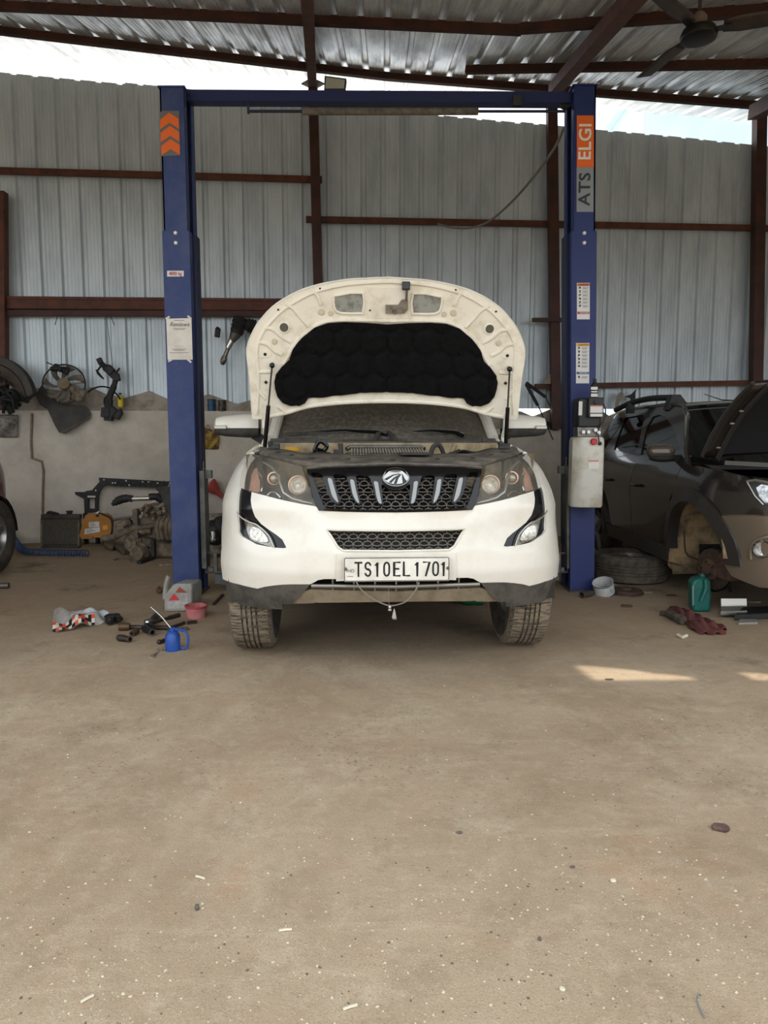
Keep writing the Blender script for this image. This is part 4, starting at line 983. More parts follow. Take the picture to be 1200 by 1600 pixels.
# carriages with swing arms
for sg, Yf in ((-1, YL), (1, YR)):
    X = -1.372 if sg < 0 else 1.425; f = (lambda x, y: px(x, y, YL+.10)) if sg < 0 else (lambda x, y: px(x, y, YR+.08))
    t_, b_ = (f(318, 735), f(322, 886)) if sg < 0 else (f(885, 728), f(887, 886))
    mb = MB(); mb.beam(t_, b_, .036, .12, (0, 1, 0)); mb.box(t_+V((-sg*.035, 0, -.03)), (.055, .05, .06)); ca = mb.build('carriage', GREYM, lift)
    mb = MB(); c = b_+V((-sg*.075, 0, .035)); w_, h_ = .075, .075
    mb.tube([c+V((sx*w_, 0, sz_*h_)) for sx, sz_ in ((-1, -1), (1, -1), (1, 1), (-1, 1))], .014, 6, True); mb.beam(c+V((0, 0, -.075)), c+V((0, 0, .075)), .026, .03, (0, 1, 0)); mb.box(c+V((sg*.03, -.01, -.05)), (.03, .03, .03)); mb.build('arm_bracket', GREYM, ca)
    mb = MB(); mb.beam(V((c.x-sg*.06, c.y+.06, .10)), V((sg*.62, 5.0 if sg < 0 else 5.1, .14)), .09, .07); mb.beam(V((c.x-sg*.02, c.y+.06, .07)), V((c.x-sg*.02, c.y+.06, c.z-.06)), .07, .07, (0, 1, 0)); mb.build('swing_arm', mat('arm_grey', (92, 94, 92), .6), lift)
    mb = MB(); mb.cyl(t_+V((0, 0, .0)), t_+V((0, 0, .07)), .008); mb.ell(t_+V((0, 0, .01)), .015); mb.build('release_pin', STEEL, ca)
# ---- stickers
def sticker(name, f, corners, m, **kw):
    mb = MB(); mb.prism([f(x, y) for x, y in corners], V((0, .003, 0))); return mb.build(name, m, lift, **kw)
def rect(x0, y0, x1, y1, tl=0.): return [(x0, y0), (x1, y0), (x1+tl, y1), (x0+tl, y1)]
chev = sticker('chevron_plate', fL, [(249, 177), (253, 173), (280, 173), (282, 243), (252, 244)], mat('chevron_grey', (104, 102, 100), .5))
for k in range(3):
    y0 = 176+k*20.5; dx = k*.9; mb = MB(); mb.prism([fL(x+dx, y, .007) for x, y in [(250, y0+11), (264.5, y0), (279, y0+9.5), (279.4, y0+25), (265, y0+15.8), (250.3, y0+26)]], V((0, .002, 0))); mb.build('orange_chevron', ORG, chev)
lab = sticker('load_label', fL, rect(261, 423, 287, 432), WHT); mb = MB(); text(mb, '4000 kg', fL(274, 427.7, .006), (1, 0, 0), (0, 0, 1), .037, .001, sx=.78, bold=.01); mb.build('load_lettering', REDI, lab)
po = sticker('taped_notice', fL, [(259.5, 498), (299, 497), (301, 562), (262, 562)], mat('notice_paper', (222, 216, 204), .8, rgb2=(206, 198, 184), vs=9))
mb = MB(); text(mb, 'Reviews', fL(280, 507, .007), (1, 0, -.01), (0, 0, 1), .046, .001, sx=.95, shear=.35)
mb.build('notice_heading', mat('grey_print', (110, 108, 106), .7), po)
mb = MB()
for y, w_ in ((500.5, 8), (513, 10), (515, 8), (545.5, 11), (547.5, 8), (551, 15)): mb.beam(fL(280-w_, y, .0065), fL(280+w_, y, .0065), .001, .003)
for k in range(5): mb.box(fL(274+k*3, 541, .0065), (.004, .001, .004))
mb.build('fine_print', GREYT, po)
for x, y in ((262, 496.5), (296, 496), (266, 563), (296, 564)): mb = MB(); mb.box(fL(x, y, .008), (.034, .001, .014), M.Rotation(.7 if x > 280 else -.5, 3, 'Y')); mb.build('sticky_tape', mat('tape', (206, 200, 186), .4), po)
sgn = sticker('brand_sign', fR, rect(901.5, 180.5, 927.8, 261, .0), ORG)
sg2 = sticker('brand_sign', fR, rect(901, 261.3, 927.5, 331, -.0), GRY)
mb = MB(); text(mb, 'ELGI', fR(915, 221.5, .006), (0, 0, 1), (-1, 0, 0), .128, .001, sx=1.02, bold=.018, spacing=1.02); mb.build('sign_lettering', mat('letter_white', (226, 220, 210), .5), sgn)
mb = MB(); text(mb, 'ATS', fR(914, 295.5, .006), (0, 0, 1), (-1, 0, 0), .118, .001, sx=1.12, bold=.018, spacing=1.04); mb.build('sign_lettering', DKG, sg2)
def warning(x0, y0, x1, y1, m1, w1, yb, m2, w2, tl, n):
    s_ = sticker('warning_sticker', fR, [(x0, y0), (x1, y0), (x1-tl, y1), (x0, y1)], WHT)
    for (ya, yb_, m_, w_) in ((y0+.7, y0+5, m1, w1), (yb, yb+3.6, m2, w2)):
        mb = MB(); mb.prism([fR(x, y, .006) for x, y in rect(x0+.8, ya, x1-.8, yb_)], V((0, .001, 0))); h_ = mb.build('sticker_band', m_, s_)
        mb = MB(); text(mb, w_, fR((x0+x1)/2+1, (ya+yb_)/2, .008), (1, 0, 0), (0, 0, 1), .017, .001, bold=.01); mb.build('band_lettering', DKG if m_ is m1 else WHT, h_)
    mb = MB(); mb2 = MB(); mb3 = MB()
    for k in range(n):
        y = y0+8+k*(y1-y0-12)/n; 
        if abs(y-yb) < 3.5 or abs(y-yb-3.6) < 2.: continue
        for j in range(3): (mb if y < yb else mb3).beam(fR(x0+9, y+j*1.3-1, .006), fR(x1-2-(j*2 % 3), y+j*1.3-1, .006), .001, .0022)
        mb2.box(fR(x0+4.5, y, .006), (.018, .001, .006), M.Rotation(k*1.3, 3, 'Y')); mb2.box(fR(x0+4.8, y-.8, .006), (.008, .001, .014), M.Rotation(k*.7, 3, 'Y'))
    mb.build('fine_print', GREYT, s_); mb3.f and mb3.build('fine_print', GREYT, s_); mb2.build('pictogram', DKG, s_)
warning(901.5, 442, 921.5, 499, mat('warn_orange', (216, 112, 68), .5), '! WARNING', 487, REDI, 'DANGER', 0, 8)
warning(900, 536, 921, 599, YEL, '! CAUTION', 581, BLI, 'NOTICE', .5, 9)
mb = MB(); mb.lathe([(0, -.002), (.049, -.002), (.052, 0), (.052, .004)], fR(910.5, 519, .0), (0, 1, 0), 28); mb.build('access_cover', mat('cover_grey', (62, 60, 58), .7), lift)
# ---- power unit hung on the right post
pu = thing('hydraulic_power_unit', 'hydraulic pump with a grubby white oil tank hung on the right blue post', 'hydraulic pump', px(919, 793, 5.32))
YP = 5.24
def pbox(x0, y0, x1, y1, D, Y=YP):
    a, b = px(x0, y0, Y), px(x1, y1, Y); return V(((a.x+b.x)/2, Y+D/2, (a.z+b.z)/2)), (abs(b.x-a.x), D, abs(a.z-b.z))
TANK = mat('tank_plastic', (206, 203, 192), .5, rgb2=(176, 168, 146), vs=6, lo=.45, hi=.66)
mb = MB(); a, b = px(898, 683, YP), px(942, 793, YP); x0, x1, zt, zb = a.x, b.x, a.z, b.z
sec = [(x0, .05), (x0+.02, .035), (x0+.045, .012), (x0+.075, .0), (x1-.012, .0), (x1, .015), (x1, .15), (x1-.01, .165), (x0+.01, .165), (x0, .15)]
lv = [(zb, .93), (zb+.012, 1.), (zt-.03, 1.), (zt-.012, .97), (zt, .9)]; cx_ = (x0+x1)/2
vs = [V((cx_+(x-cx_)*k, YP+.08+(y-.08)*k, z)) for z, k in lv for x, y in sec]; n = len(sec)
mb.add(vs, [[i*n+j, i*n+(j+1) % n, (i+1)*n+(j+1) % n, (i+1)*n+j] for i in range(len(lv)-1) for j in range(n)] + [list(range(n))[::-1], [(len(lv)-1)*n+j for j in range(n)]])
tank = mb.build('oil_tank', TANK, pu, ang=50)
mb = MB(); mb.lathe([(0, -.03), (.02, -.03), (.024, -.024), (.024, 0)], px(927, 690, YP-.002), (0, 1, 0), 18); mb.build('filler_cap', mat('red_cap', (190, 38, 34), .4), pu)
mb = MB(); c, d = pbox(920, 719, 935.5, 732.5, .003, YP-.002); mb.box(c, d); lb_ = mb.build('tank_label', WHT, tank); mb = MB(); c, d = pbox(920, 719, 935.5, 721.5, .002, YP-.004); mb.box(c, d); mb.build('label_band', mat('pale_red', (206, 128, 120), .5), lb_)
mb = MB(); c, d = pbox(902, 667, 940, 683, .12, YP+.02); mb.box(c, d); mb.build('manifold', STEEL, pu, bevel=.006)
for x, y in ((912, 675), (920, 675), (931, 672), (936, 676)): mb = MB(); mb.cyl(px(x, y, YP+.02), px(x, y, YP-.012), .013, n=12); mb.build('valve', CHROME, pu)
mb = MB(); c, d = pbox(904, 622, 939, 668, .15, YP+.03); mb.box(c, d); mb.build('motor', mat('motor_black', (30, 30, 31), .5), pu, bevel=.012)
mb = MB(); c, d = pbox(920, 621, 943, 652, .10, YP-.01); mb.box(c, d); sw = mb.build('switch_box', mat('switch_black', (38, 38, 39), .5), pu, bevel=.006)
mb = MB(); mb.cyl(px(932, 628, YP-.012), px(932, 628, YP-.03), .014); mb.build('push_button', DKG, sw)
mb = MB(); c, d = pbox(922.5, 633.5, 941.5, 645, .002, YP-.013); mb.box(c, d); c, d = pbox(922.5, 646.5, 941.5, 651, .002, YP-.013); mb.box(c, d); mb.build('switch_label', WHT, sw)
mb = MB(); c, d = pbox(922.5, 633.5, 941.5, 635.5, .001, YP-.0145); mb.box(c, d); mb.build('label_band', mat('pale_red', (206, 128, 120)), sw)
mb = MB(); c, d = pbox(904.5, 627, 909.5, 649, .002, YP+.026); mb.box(c, d); mb.build('rating_label', WHT, pu)
mb = MB(); a, b = px(928.5, 621, YP+.05), px(928.5, 592, YP+.05); h_ = (b-a).length; mb.lathe([(0, 0), (.029, 0), (.029, h_*.62), (.022, h_*.74), (.012, h_*.82), (.012, h_), (0, h_)], a, (0, 0, 1), 20); cp = mb.build('capacitor', mat('motor_black', (30, 30, 31)), pu)
for y0, y1 in ((604.5, 609), (611, 613), (615, 620)): mb = MB(); c, d = pbox(923.5, y0, 934, y1, .002, YP+.0195); mb.box(c, d); mb.build('capacitor_label', WHT, cp)
mb = MB(); mb.tube(catmull([px(941, 628, YP+.06), px(946, 640, YP+.05), px(944, 655, YP+.03), px(935, 672, YP), px(936, 690, YP-.02)], 6), .005, 6); mb.build('cable', DKG, pu)
mb = MB(); mb.ell(px(937.5, 693, YP-.012), .014); mb.build('pressure_port', DKG, pu)
# ---- things on the lift
t = thing('floodlight', 'black rectangular floodlight standing on the crossbeam of the blue lift', 'floodlight', px(523, 141, 5.48))
fl0 = [(507, 117.5), (541.5, 122), (539.5, 140.5), (506, 140.5)]
mb = MB(); mb.prism([px(x, y, 5.44) for x, y in fl0], V((0, .05, 0))); mb.build('housing', DKG, t, bevel=.008)
mb = MB(); mb.prism([px(x, y, 5.436) for x, y in [(509.5, 120.5), (539, 124.5), (537.5, 138), (508, 138)]], V((0, .003, 0))); mb.build('lamp_glass', mat('lamp_glass', (150, 152, 140), .2), t)
t = tag(MB().tube(catmull([px(881, 200, 5.6), px(866, 232, 5.9), px(835, 275, 6.6), px(800, 315, 7.2), px(765, 345, 7.7), px(735, 356, 8.0), px(710, 356, 8.2), px(684, 350, 8.32)], 8), .011, 8).build('cable', mat('grey_cable', (120, 118, 112), .6), None), 'grey cable drooping from the right lift post across the wall sheets', 'cable')
# ================================================================ THE DARK SUV ON THE RIGHT
DK = mat('dark_brown_paint', (46, 41, 37), .24, .35, rgb2=(53, 47, 43), vs=3, coat=.6)
DKP = mat('black_trim', (34, 33, 32), .55, rgb2=(46, 44, 42), vs=9)
MUD = mat('muddy_liner', (150, 126, 92), .9, rgb2=(86, 74, 58), vs=5, lo=.42, hi=.62, bump=.4, bs=25)
TINT = mat('dark_car_glass', (16, 19, 19), .05, spec=.8)
X0, YF, YB = 2.18, 4.15, 8.12
dcar = thing('suv', 'dark brown SUV, bonnet up and a front wheel missing, beside the hydraulic pump', 'car', (3.05, 6.2, 0))
XC = 3.06                                                # centre line
def dw(y, z):
    """half width inset of the flank from X0"""
    nose = .62*(1-sqrt(max(0., 1-min(1., (max(0., 4.95-y)/.80))**2.2)))
    tail = .25*(max(0., y-7.5)/.62)**2
    tum = .0 if z < .9 else .34*((z-.9)/.62)**1.25
    low = .05*max(0, (.5-z)/.3)**2
    hip = -.03*math.exp(-((z-.74)/.16)**2)
    return nose+tail+tum+low+hip
def D(y, z, off=0.): return V((X0+dw(y, z)-off, y, z))
def dp(x, y):
    """photo point -> (y, z) on the flank"""
    d = ray(x, y); lo, hi = 3.4, 9.0
    f = lambda Y: (CAM+d*(Y/d.y)).x-(X0+dw(Y, (CAM+d*(Y/d.y)).z))
    # the ray starts left of the flank (f<0) and crosses it
    for _ in range(50):
        m_ = (lo+hi)/2
        if f(m_) < 0: lo = m_
        else: hi = m_
    p = CAM+d*(hi/d.y); return p.y, p.z
def mirr(mb):
    mb.v = [V((2*XC-p.x, p.y, p.z)) for p in mb.v]; mb.f = [f[::-1] for f in mb.f]; return mb
def dboth(fn, name, m, parent=dcar, **kw):
    out = []
    for k in (0, 1):
        mb = MB(); fn(mb)
        if k: mirr(mb)
        out.append(mb.build(name, m, parent[k] if isinstance(parent, list) else parent, **kw))
    return out
WY, WZ, AR2 = 4.96, .36, .40
darch = [(WY+AR2*cos(R(a)), WZ+AR2*sin(R(a))) for a in range(172, -6, -12)]
RWY = 7.34
rarch = [(RWY+AR2*cos(R(a)), WZ+AR2*sin(R(a))) for a in range(180, -1, -15)]
BZ = .985
dboth(lambda mb: panel(mb, [(5.26, .93), (5.26, .985), (5.05, 1.0), (4.75, .985), (4.50, .955), (4.34, .90), (4.22, .74), (4.60, .70)] + [q for q in darch if q[1] > .66 or q[0] > WY], D, .06, thick=.03), 'front_fender', DK, weld=True)
fdr = dboth(lambda mb: panel(mb, [(5.27, BZ), (5.27, .82), (5.40, .62), (5.42, .36), (6.20, .36), (6.20, BZ)], D, .08, thick=.03), 'front_door', DK, weld=True)
rdr = dboth(lambda mb: panel(mb, [(6.21, BZ), (6.21, .36), (6.78, .36), (6.90, .62), (7.10, .74), (7.16, BZ)], D, .08, thick=.03), 'rear_door', DK, weld=True)
dboth(lambda mb: panel(mb, [(7.17, BZ), (7.13, .75)] + rarch[3:] + [(7.75, .34), (8.1, .40), (8.1, BZ)], D, .08, thick=.03), 'quarter_panel', DK, weld=True)
for ds, y in ((fdr, 6.05), (rdr, 6.85)): dboth(lambda mb: mb.tube([D(y-.10, .80, .0), D(y-.08, .80, .035), D(y+.04, .80, .04), D(y+.06, .80, .0)], .014, 8), 'door_handle', DK, ds)
dboth(lambda mb: panel(mb, [(5.42, .36), (6.92, .36), (6.92, .24), (5.42, .24)], D, .1, thick=.08, off=.012), 'sill', mat('sill_grey', (78, 74, 68), .5, .2), weld=True)
# flares and mudguard
def flare(mb):
    r0, r1 = AR2-.005, AR2+.085; vs = []; n = 18
    for i in range(n+1):
        a = R(178-178*i/n)
        for r, o in ((r0, -.05), (r0, .035), (r1, .018), (r1, -.01)): vs.append(D(WY+r*cos(a), WZ+r*sin(a), o))
    mb.add(vs, [[i*4+j, i*4+j+1, i*4+5+j, i*4+4+j] for i in range(n) for j in range(3)])
dboth(flare, 'wheel_arch_flare', mat('flare_dark', (52, 48, 45), .35, .2), ang=50)
def rflare(mb):
    r0, r1 = AR2-.005, AR2+.07; vs = []; n = 18
    for i in range(n+1):
        a = R(178-178*i/n)
        for r, o in ((r0, -.05), (r0, .03), (r1, .018), (r1, -.01)): vs.append(D(RWY+r*cos(a), WZ+r*sin(a), o))
    mb.add(vs, [[i*4+j, i*4+j+1, i*4+5+j, i*4+4+j] for i in range(n) for j in range(3)])
dboth(rflare, 'wheel_arch_flare', mat('flare_dark', (52, 48, 45)), ang=50)
def liner(mb):
    def fn(u, v):
        a = R(-28+200*(1-u)); r = AR2+.02; w_ = .02+.46*v
        return V((X0+w_, WY+r*cos(a), WZ+.0+r*sin(a)+.02*sin(9*u)*v))
    mb.grid(fn, 20, 6)
    # flat rear flap, lower back corner rounded
    pts = [(-.0, .80), (-.02, .22), (.03, .175), (.34, .165), (.42, .21), (.42, .80)]
    mb.prism([V((X0+.02+x, WY+AR2+.01, z)) for x, z in pts], V((0, .012, 0)))
lin_ = dboth(liner, 'wheel_well_liner', MUD, solid=.006)
mb = MB(); mb.tube(catmull([V((X0+.10, WY+AR2-.005, .62)), V((X0+.12, WY+AR2-.005, .34)), V((X0+.20, WY+AR2-.005, .28)), V((X0+.26, WY+AR2-.005, .24))], 6), .006, 6); mb.tube([V((X0+.0, WY+AR2-.005, .25)), V((X0+.12, WY+AR2-.005, .22)), V((X0+.36, WY+AR2-.005, .215))], .006, 6); mb.build('liner_seam', mat('seam_dark', (66, 54, 40), .9), lin_[0])
# greenhouse on the flank
def G(y, z, off=0.): return D(y, z, off)
ZR = 1.45
glass1 = [dp(x, y) for x, y in [(1001, 711), (1010, 668), (1020, 651), (1030, 648), (1040, 652), (1052, 668), (1060, 690), (1062, 703)]]
glass2 = [dp(x, y) for x, y in [(959, 703), (969, 672), (976, 653), (1003, 648), (1007, 652), (999, 690), (992, 711)]]
side = [(5.14, BZ-.01), (5.28, 1.06), (5.70, 1.36), (5.92, 1.455), (6.3, 1.49), (7.3, 1.48), (7.75, 1.44), (8.0, 1.20), (8.1, BZ-.01)]
dboth(lambda mb: panel(mb, side, D, .07, thick=.03, holes=[glass1, glass2]), 'door_frame', DK, weld=True)
dboth(lambda mb: (panel(mb, glass1, D, .06, thick=.004, off=-.012)), 'side_window', TINT, fdr)
dboth(lambda mb: (panel(mb, glass2, D, .06, thick=.004, off=-.012)), 'side_window', TINT, rdr)
dboth(lambda mb: panel(mb, [(7.30, 1.03), (7.2, 1.40), (7.62, 1.39), (7.85, 1.08)], D, .07, thick=.004, off=.004), 'quarter_window', TINT)
def across(y, z, u, crown=.03): a = D(y, z); return V((a.x+(2*XC-2*a.x)*u, y, z+crown*(1-(2*u-1)**2)))
SP = [(5.92, 1.455), (6.3, 1.49), (7.3, 1.48), (7.75, 1.44)]
mb = MB(); mb.grid(lambda u, v: across(*[(SP[min(2, int(v*3))][k]+(SP[min(2, int(v*3))+1][k]-SP[min(2, int(v*3))][k])*(v*3-min(2, int(v*3)))) for k in (0, 1)], u), 12, 6); mb.build('roof', mat('roof_paint', (96, 88, 80), .35, .2), dcar, ang=60)
mb = MB(); mb.grid(lambda u, v: across(5.22+.70*v-.14*(1-(2*u-1)**2)*(1-v), 1.0+.455*v, .03+.94*u, .03*v), 12, 5); mb.build('windscreen', TINT, dcar, ang=60)
mb = MB(); mb.tube([across(5.9, 1.455, u/10, .03)+V((0, -.01, .006)) for u in range(11)], .010, 6); mb.build('windscreen_trim', CHROME if False else SATIN, dcar)
mb = MB(); mb.grid(lambda u, v: across(8.1-.35*v, BZ+.45*v, u, .02), 8, 4); mb.grid(lambda u, v: across(8.1, .36+.62*v, u, 0), 8, 4); mb.build('tailgate', DK, dcar)
dboth(lambda mb: mb.tube([D(y, z, .004) for y, z in ((5.20, 1.01), (5.34, 1.10), (5.70, 1.365), (5.92, 1.46), (6.3, 1.492), (7.3, 1.485))], [.014, .018, .018, .016, .014, .012], 8), 'roof_pillar', DK)
# roof rail
def rr_(x, y, Y): return px(x, y, Y)
def rrail(mb):
    P = [rr_(962, 641, 7.2), rr_(985, 630, 7.0), rr_(1015, 623, 6.75), rr_(1045, 621.5, 6.35), rr_(1058, 622, 6.22)]
    mb.tube(catmull(P, 5), [.028]*21, 8); p = P[-1]; mb.prism([p+V((-.05, -.02, .03)), p+V((.02, -.02, .03)), p+V((.10, -.08, -.10)), p+V((-.09, -.02, -.10))], V((0, .10, 0))); p = P[1]; mb.beam(p, p+V((0, 0, -.10)), .06, .08)
dboth(rrail, 'roof_rail', DKP, bevel=.0)
mb = MB(); mb.tube([px(1146, 626.5, 6.6), px(1128, 625, 6.8), px(1100, 615.5, 7.0)], [.012, .005, .003], 6); mb.build('aerial', DKP, dcar)
# mirror, handle etc.
def dmir(mb):
    c = px(1032, 705, 5.36); mb.box(c, (.20, .10, .105), M.Rotation(-.25, 3, 'Z'))
m_ = dboth(dmir, 'door_mirror', mat('mirror_cap', (92, 84, 76), .25, .4, coat=.6), ang=80, bevel=.042)
def dmir2(mb): c = px(1034, 716, 5.36); mb.ell(c, (.10, .06, .03), n=16, k=8); mb.beam(c, c+V((.16, .05, .0)), .06, .05)
dboth(dmir2, 'mirror_base', DKP, m_)
# nose: bumper skin, lamps
def N_(u, z, off=0.):
    """plan of the nose: u 0..1 from the flank to the centre line"""
    a = u*pi/2; x = X0+(XC-X0)*(1-cos(a))**.0*(sin(a)**2.0) if False else X0+dw(4.95, z)+(XC-X0)*(1-cos(a)); y = 4.95-.80*sin(a)**.75
    return V((x-off*cos(a), y-off*sin(a), z))
BK = lambda z: D(4.165, z)
mb = MB(); panel(mb, [(4.60, .69), (4.22, .73), (4.165, .73), (4.165, .28), (4.40, .26), (4.56, .30), (4.60, .36)], D, .05, thick=.03, off=.003)
b0 = len(mb.v); mb2 = MB(); mb2.v = [V(p) for p in mb.v]; mb2.f = [f[:] for f in mb.f]; mb2.m = mb.m[:]; mirr(mb2); mb.v += mb2.v; mb.f += [[b0+i for i in f] for f in mb2.f]; mb.m += mb2.m
mb.grid(lambda u, v: (lambda p: V((p.x+(2*XC-2*p.x)*u, p.y-.10*sin(pi*u), p.z)))(BK(.28+.45*v)), 14, 8)
nb = mb.build('front_bumper', mat('bumper_paint', (130, 116, 100), .28, .45, coat=.6), dcar, weld=True)
def at_px(x, y, Y): return px(x, y, Y)
DPX = lambda P: [dp(x, y) for x, y in P]
lampP = DPX([(1170, 751), (1184, 748.5), (1216, 756), (1226, 786), (1197, 789.5), (1184, 775)])
dl = dboth(lambda mb: panel(mb, lampP, D, .04, thick=.03, off=.012), 'headlamp', mat('dark_lamp', (44, 43, 42), .3), weld=True)
dboth(lambda mb: (mb.tube([D(y, z, .016) for y, z in DPX([(1171, 752), (1184, 750), (1200, 753), (1216, 757)])], .009, 6), mb.tube([D(y, z, .016) for y, z in DPX([(1171.5, 753), (1184, 775), (1197, 788.5)])], .005, 6)), 'lamp_trim', SATIN, dl)
dboth(lambda mb: panel(mb, DPX([(1186, 762), (1194, 757), (1216, 760), (1220, 784), (1200, 786), (1191, 776)]), D, .03, thick=.006, off=.018), 'reflector_bowl', mat('bright_bowl', (206, 208, 208), .2, .7, rgb2=(120, 122, 124), vs=40), dl)
fgp = dp(1194, 858); fgc = D(fgp[0], fgp[1], .012)
fg = dboth(lambda mb: mb.lathe([(.046, -.004), (.05, -.012), (.056, -.006), (.056, .02)], fgc, (.6, 1, 0), 24), 'fog_lamp', CHROME)
dboth(lambda mb: mb.lathe([(.046, 0), (.04, .008), (.0, .012)], fgc, (.6, 1, 0), 20), 'fog_reflector', mat('bright_bowl', (206, 208, 208)), fg)
dboth(lambda mb: mb.tube(catmull([D(y, z, .006) for y, z in DPX([(1175, 874), (1175, 858), (1183, 846), (1196, 840), (1214, 838)])], 5), .014, 8), 'fog_surround', mat('bumper_paint', (112, 100, 88)), fg)
mb = MB(); mb.grid(lambda u, v: (lambda p: V((p.x+(2*XC-2*p.x)*u, p.y-.10*sin(pi*u)+.10*v, p.z)))(D(4.18, .28-.07*v)), 14, 3); mb.build('bumper_lip', DKP, dcar)
# engine bay and bonnet
mb = MB(); mb.grid(lambda u, v: V((2.44+1.24*u, 4.45+.70*v, .86+.05*v+.02*sin(13*u)*sin(9*v))), 12, 8); mb.build('engine_bay', mat('bay_black', (24, 23, 22), .8, rgb2=(60, 56, 50), vs=12), dcar)
mb = MB(); mb.grid(lambda u, v: V((2.34+1.44*u, 5.02+.20*v, .975+.03*v)), 10, 3); mb.build('cowl_panel', DKP, dcar)
mb = MB(); mb.tube([px(1122, 719, 5.16), px(1150, 711, 5.12), px(1215, 703, 5.08)], [.014, .012, .008], 6); mb.build('wiper', DKP, dcar)
mb = MB(); mb.beam(px(1132, 723, 5.0), px(1210, 727, 4.9), .04, .03); mb.build('cowl_trim', mat('sill_grey', (78, 74, 68)), dcar)
ha, hb2 = px(1097, 711, 5.06), px(1176, 596, 4.55)        # left edge of the raised bonnet
def bon(u, v, off=0.):
    e0, e1 = ha, hb2; p = e0.lerp(e1, v); w_ = 2*(XC-p.x); up = V((0, -.75, -.65))
    bulge = .05*sin(pi*v)+.05*(1-(2*u-1)**2)
    return p + V((w_*u, 0, bulge*.6))+V((0, .10*(v*(1-v))*2, .0)) + V((0, .04, .03))*off
mb = MB(); mb.grid(bon, 14, 10); bo = mb.build('bonnet', DK, dcar, solid=.03, ang=60)
mb = MB(); mb.grid(lambda u, v: bon(.05+.9*u, .06+.86*v)+V((0, -.03, -.035)), 12, 9); mb.build('insulation_pad', mat('pad_black', (17, 17, 17), .85), bo, ang=60)
mb = MB(); mb.tube([bon(0, v/8)+V((0, -.01, -.01)) for v in range(9)], .016, 8); mb.build('bonnet_edge', mat('edge_dark', (48, 45, 42), .4), bo)
mb = MB(); mb.tube([bon(.05, v/8)+V((.02, -.03, -.03)) for v in range(9)], .020, 8); mb.build('bonnet_rib', mat('edge_dark', (48, 45, 42)), bo)
for x, y in ((1118, 692), (1143, 656), (1156, 636)): mb = MB(); p = bon(.035, (711-y)/115)+V((0, -.045, -.045)); mb.ell(p, (.018, .008, .010)); mb.build('rubber_stop', STEEL, bo)
# wheels that remain, hub with disc and caliper where the front wheel is off
for x in (X0+.14, 2*XC-X0-.14):
    a, b, c = MB(), MB(), MB(); sg = -1 if x < XC else 1; wheel(a, b, c, V((x, RWY, WZ)), r=.34, w=.21, ax=V((sg, 0, 0)))
    wh = a.build('wheel', RUBBER2, dcar); b.build('tyre_sidewall', RUBBER2, wh); c.build('rim', STEEL, wh)
hc = px(1115, 889, 4.98)
RUSTD = mat('rusty_disc', (84, 70, 58), .7, .3, rgb2=(56, 46, 40), vs=12)
mb = MB(); mb.lathe([(.02, .02), (.145, .02), (.15, .01), (.15, -.012), (.02, -.012)], hc, (-1, -.35, 0), 36); dsc = mb.build('brake_disc', RUSTD, dcar)
mb = MB(); mb.lathe([(0, .07), (.035, .07), (.04, .05), (.075, .045), (.08, .0)], hc, (-1, -.35, 0), 24); mb.build('hub', mat('hub_rust', (104, 76, 56), .8, rgb2=(66, 52, 44), vs=14), dsc)
d_, a_2, b_2 = frame(V((-1, -.35, 0)))
for k in range(5): mb = MB(); c = hc+(a_2*cos(k*2*pi/5)+b_2*sin(k*2*pi/5))*.055; mb.cyl(c+d_*.04, c+d_*.075, .008, n=8); mb.build('wheel_stud', STEEL, dsc)
mb = MB(); mb.lathe([(.16, -.02), (.165, .0), (.16, -.03)], hc, (-1, -.35, 0), 30); mb.lathe([(.02, -.03), (.155, -.03), (.155, -.034), (.02, -.034)], hc, (-1, -.35, 0), 30); mb.build('splash_shield', INK, dsc)
cc = px(1141, 885, 4.86); mb = MB(); mb.box(cc, (.13, .12, .19), M.Rotation(.3, 3, 'Z')); mb.box(cc+V((.07, -.03, .02)), (.08, .09, .10)); mb.cyl(cc+V((.0, .06, .08)), cc+V((.3, .1, .06)), .03); mb.build('brake_caliper', mat('caliper_rust', (92, 66, 54), .8, rgb2=(60, 48, 42), vs=14), dcar, bevel=.015)
mb = MB(); mb.beam(hc+V((.10, .05, -.06)), V((2.95, 5.15, .22)), .07, .06); mb.cyl(V((2.5, 5.05, .24)), V((2.42, 5.05, .62)), .035); mb.build('suspension_strut', DKP, dcar)
mb = MB(); mb.box((XC, 6.1, .33), (1.3, 3.2, .12)); mb.build('underbody', INK, dcar)
# the jack stand that carries it, hidden in its shade
t = thing('jack_stand', 'dark jack stand in the shade under the dark brown SUV', 'jack stand', (2.62, 5.55, 0))
mb = MB(); c = V((2.62, 5.55, 0))
for sx in (-1, 1):
    for sy in (-1, 1): mb.beam(c+V((.10*sx, .10*sy, 0)), c+V((.03*sx, .03*sy, .20)), .03, .03)
mb.build('frame', DKP, t); mb = MB(); mb.cyl(c+V((0, 0, .18)), c+V((0, 0, .268)), .025); mb.build('ratchet_post', STEEL, t)
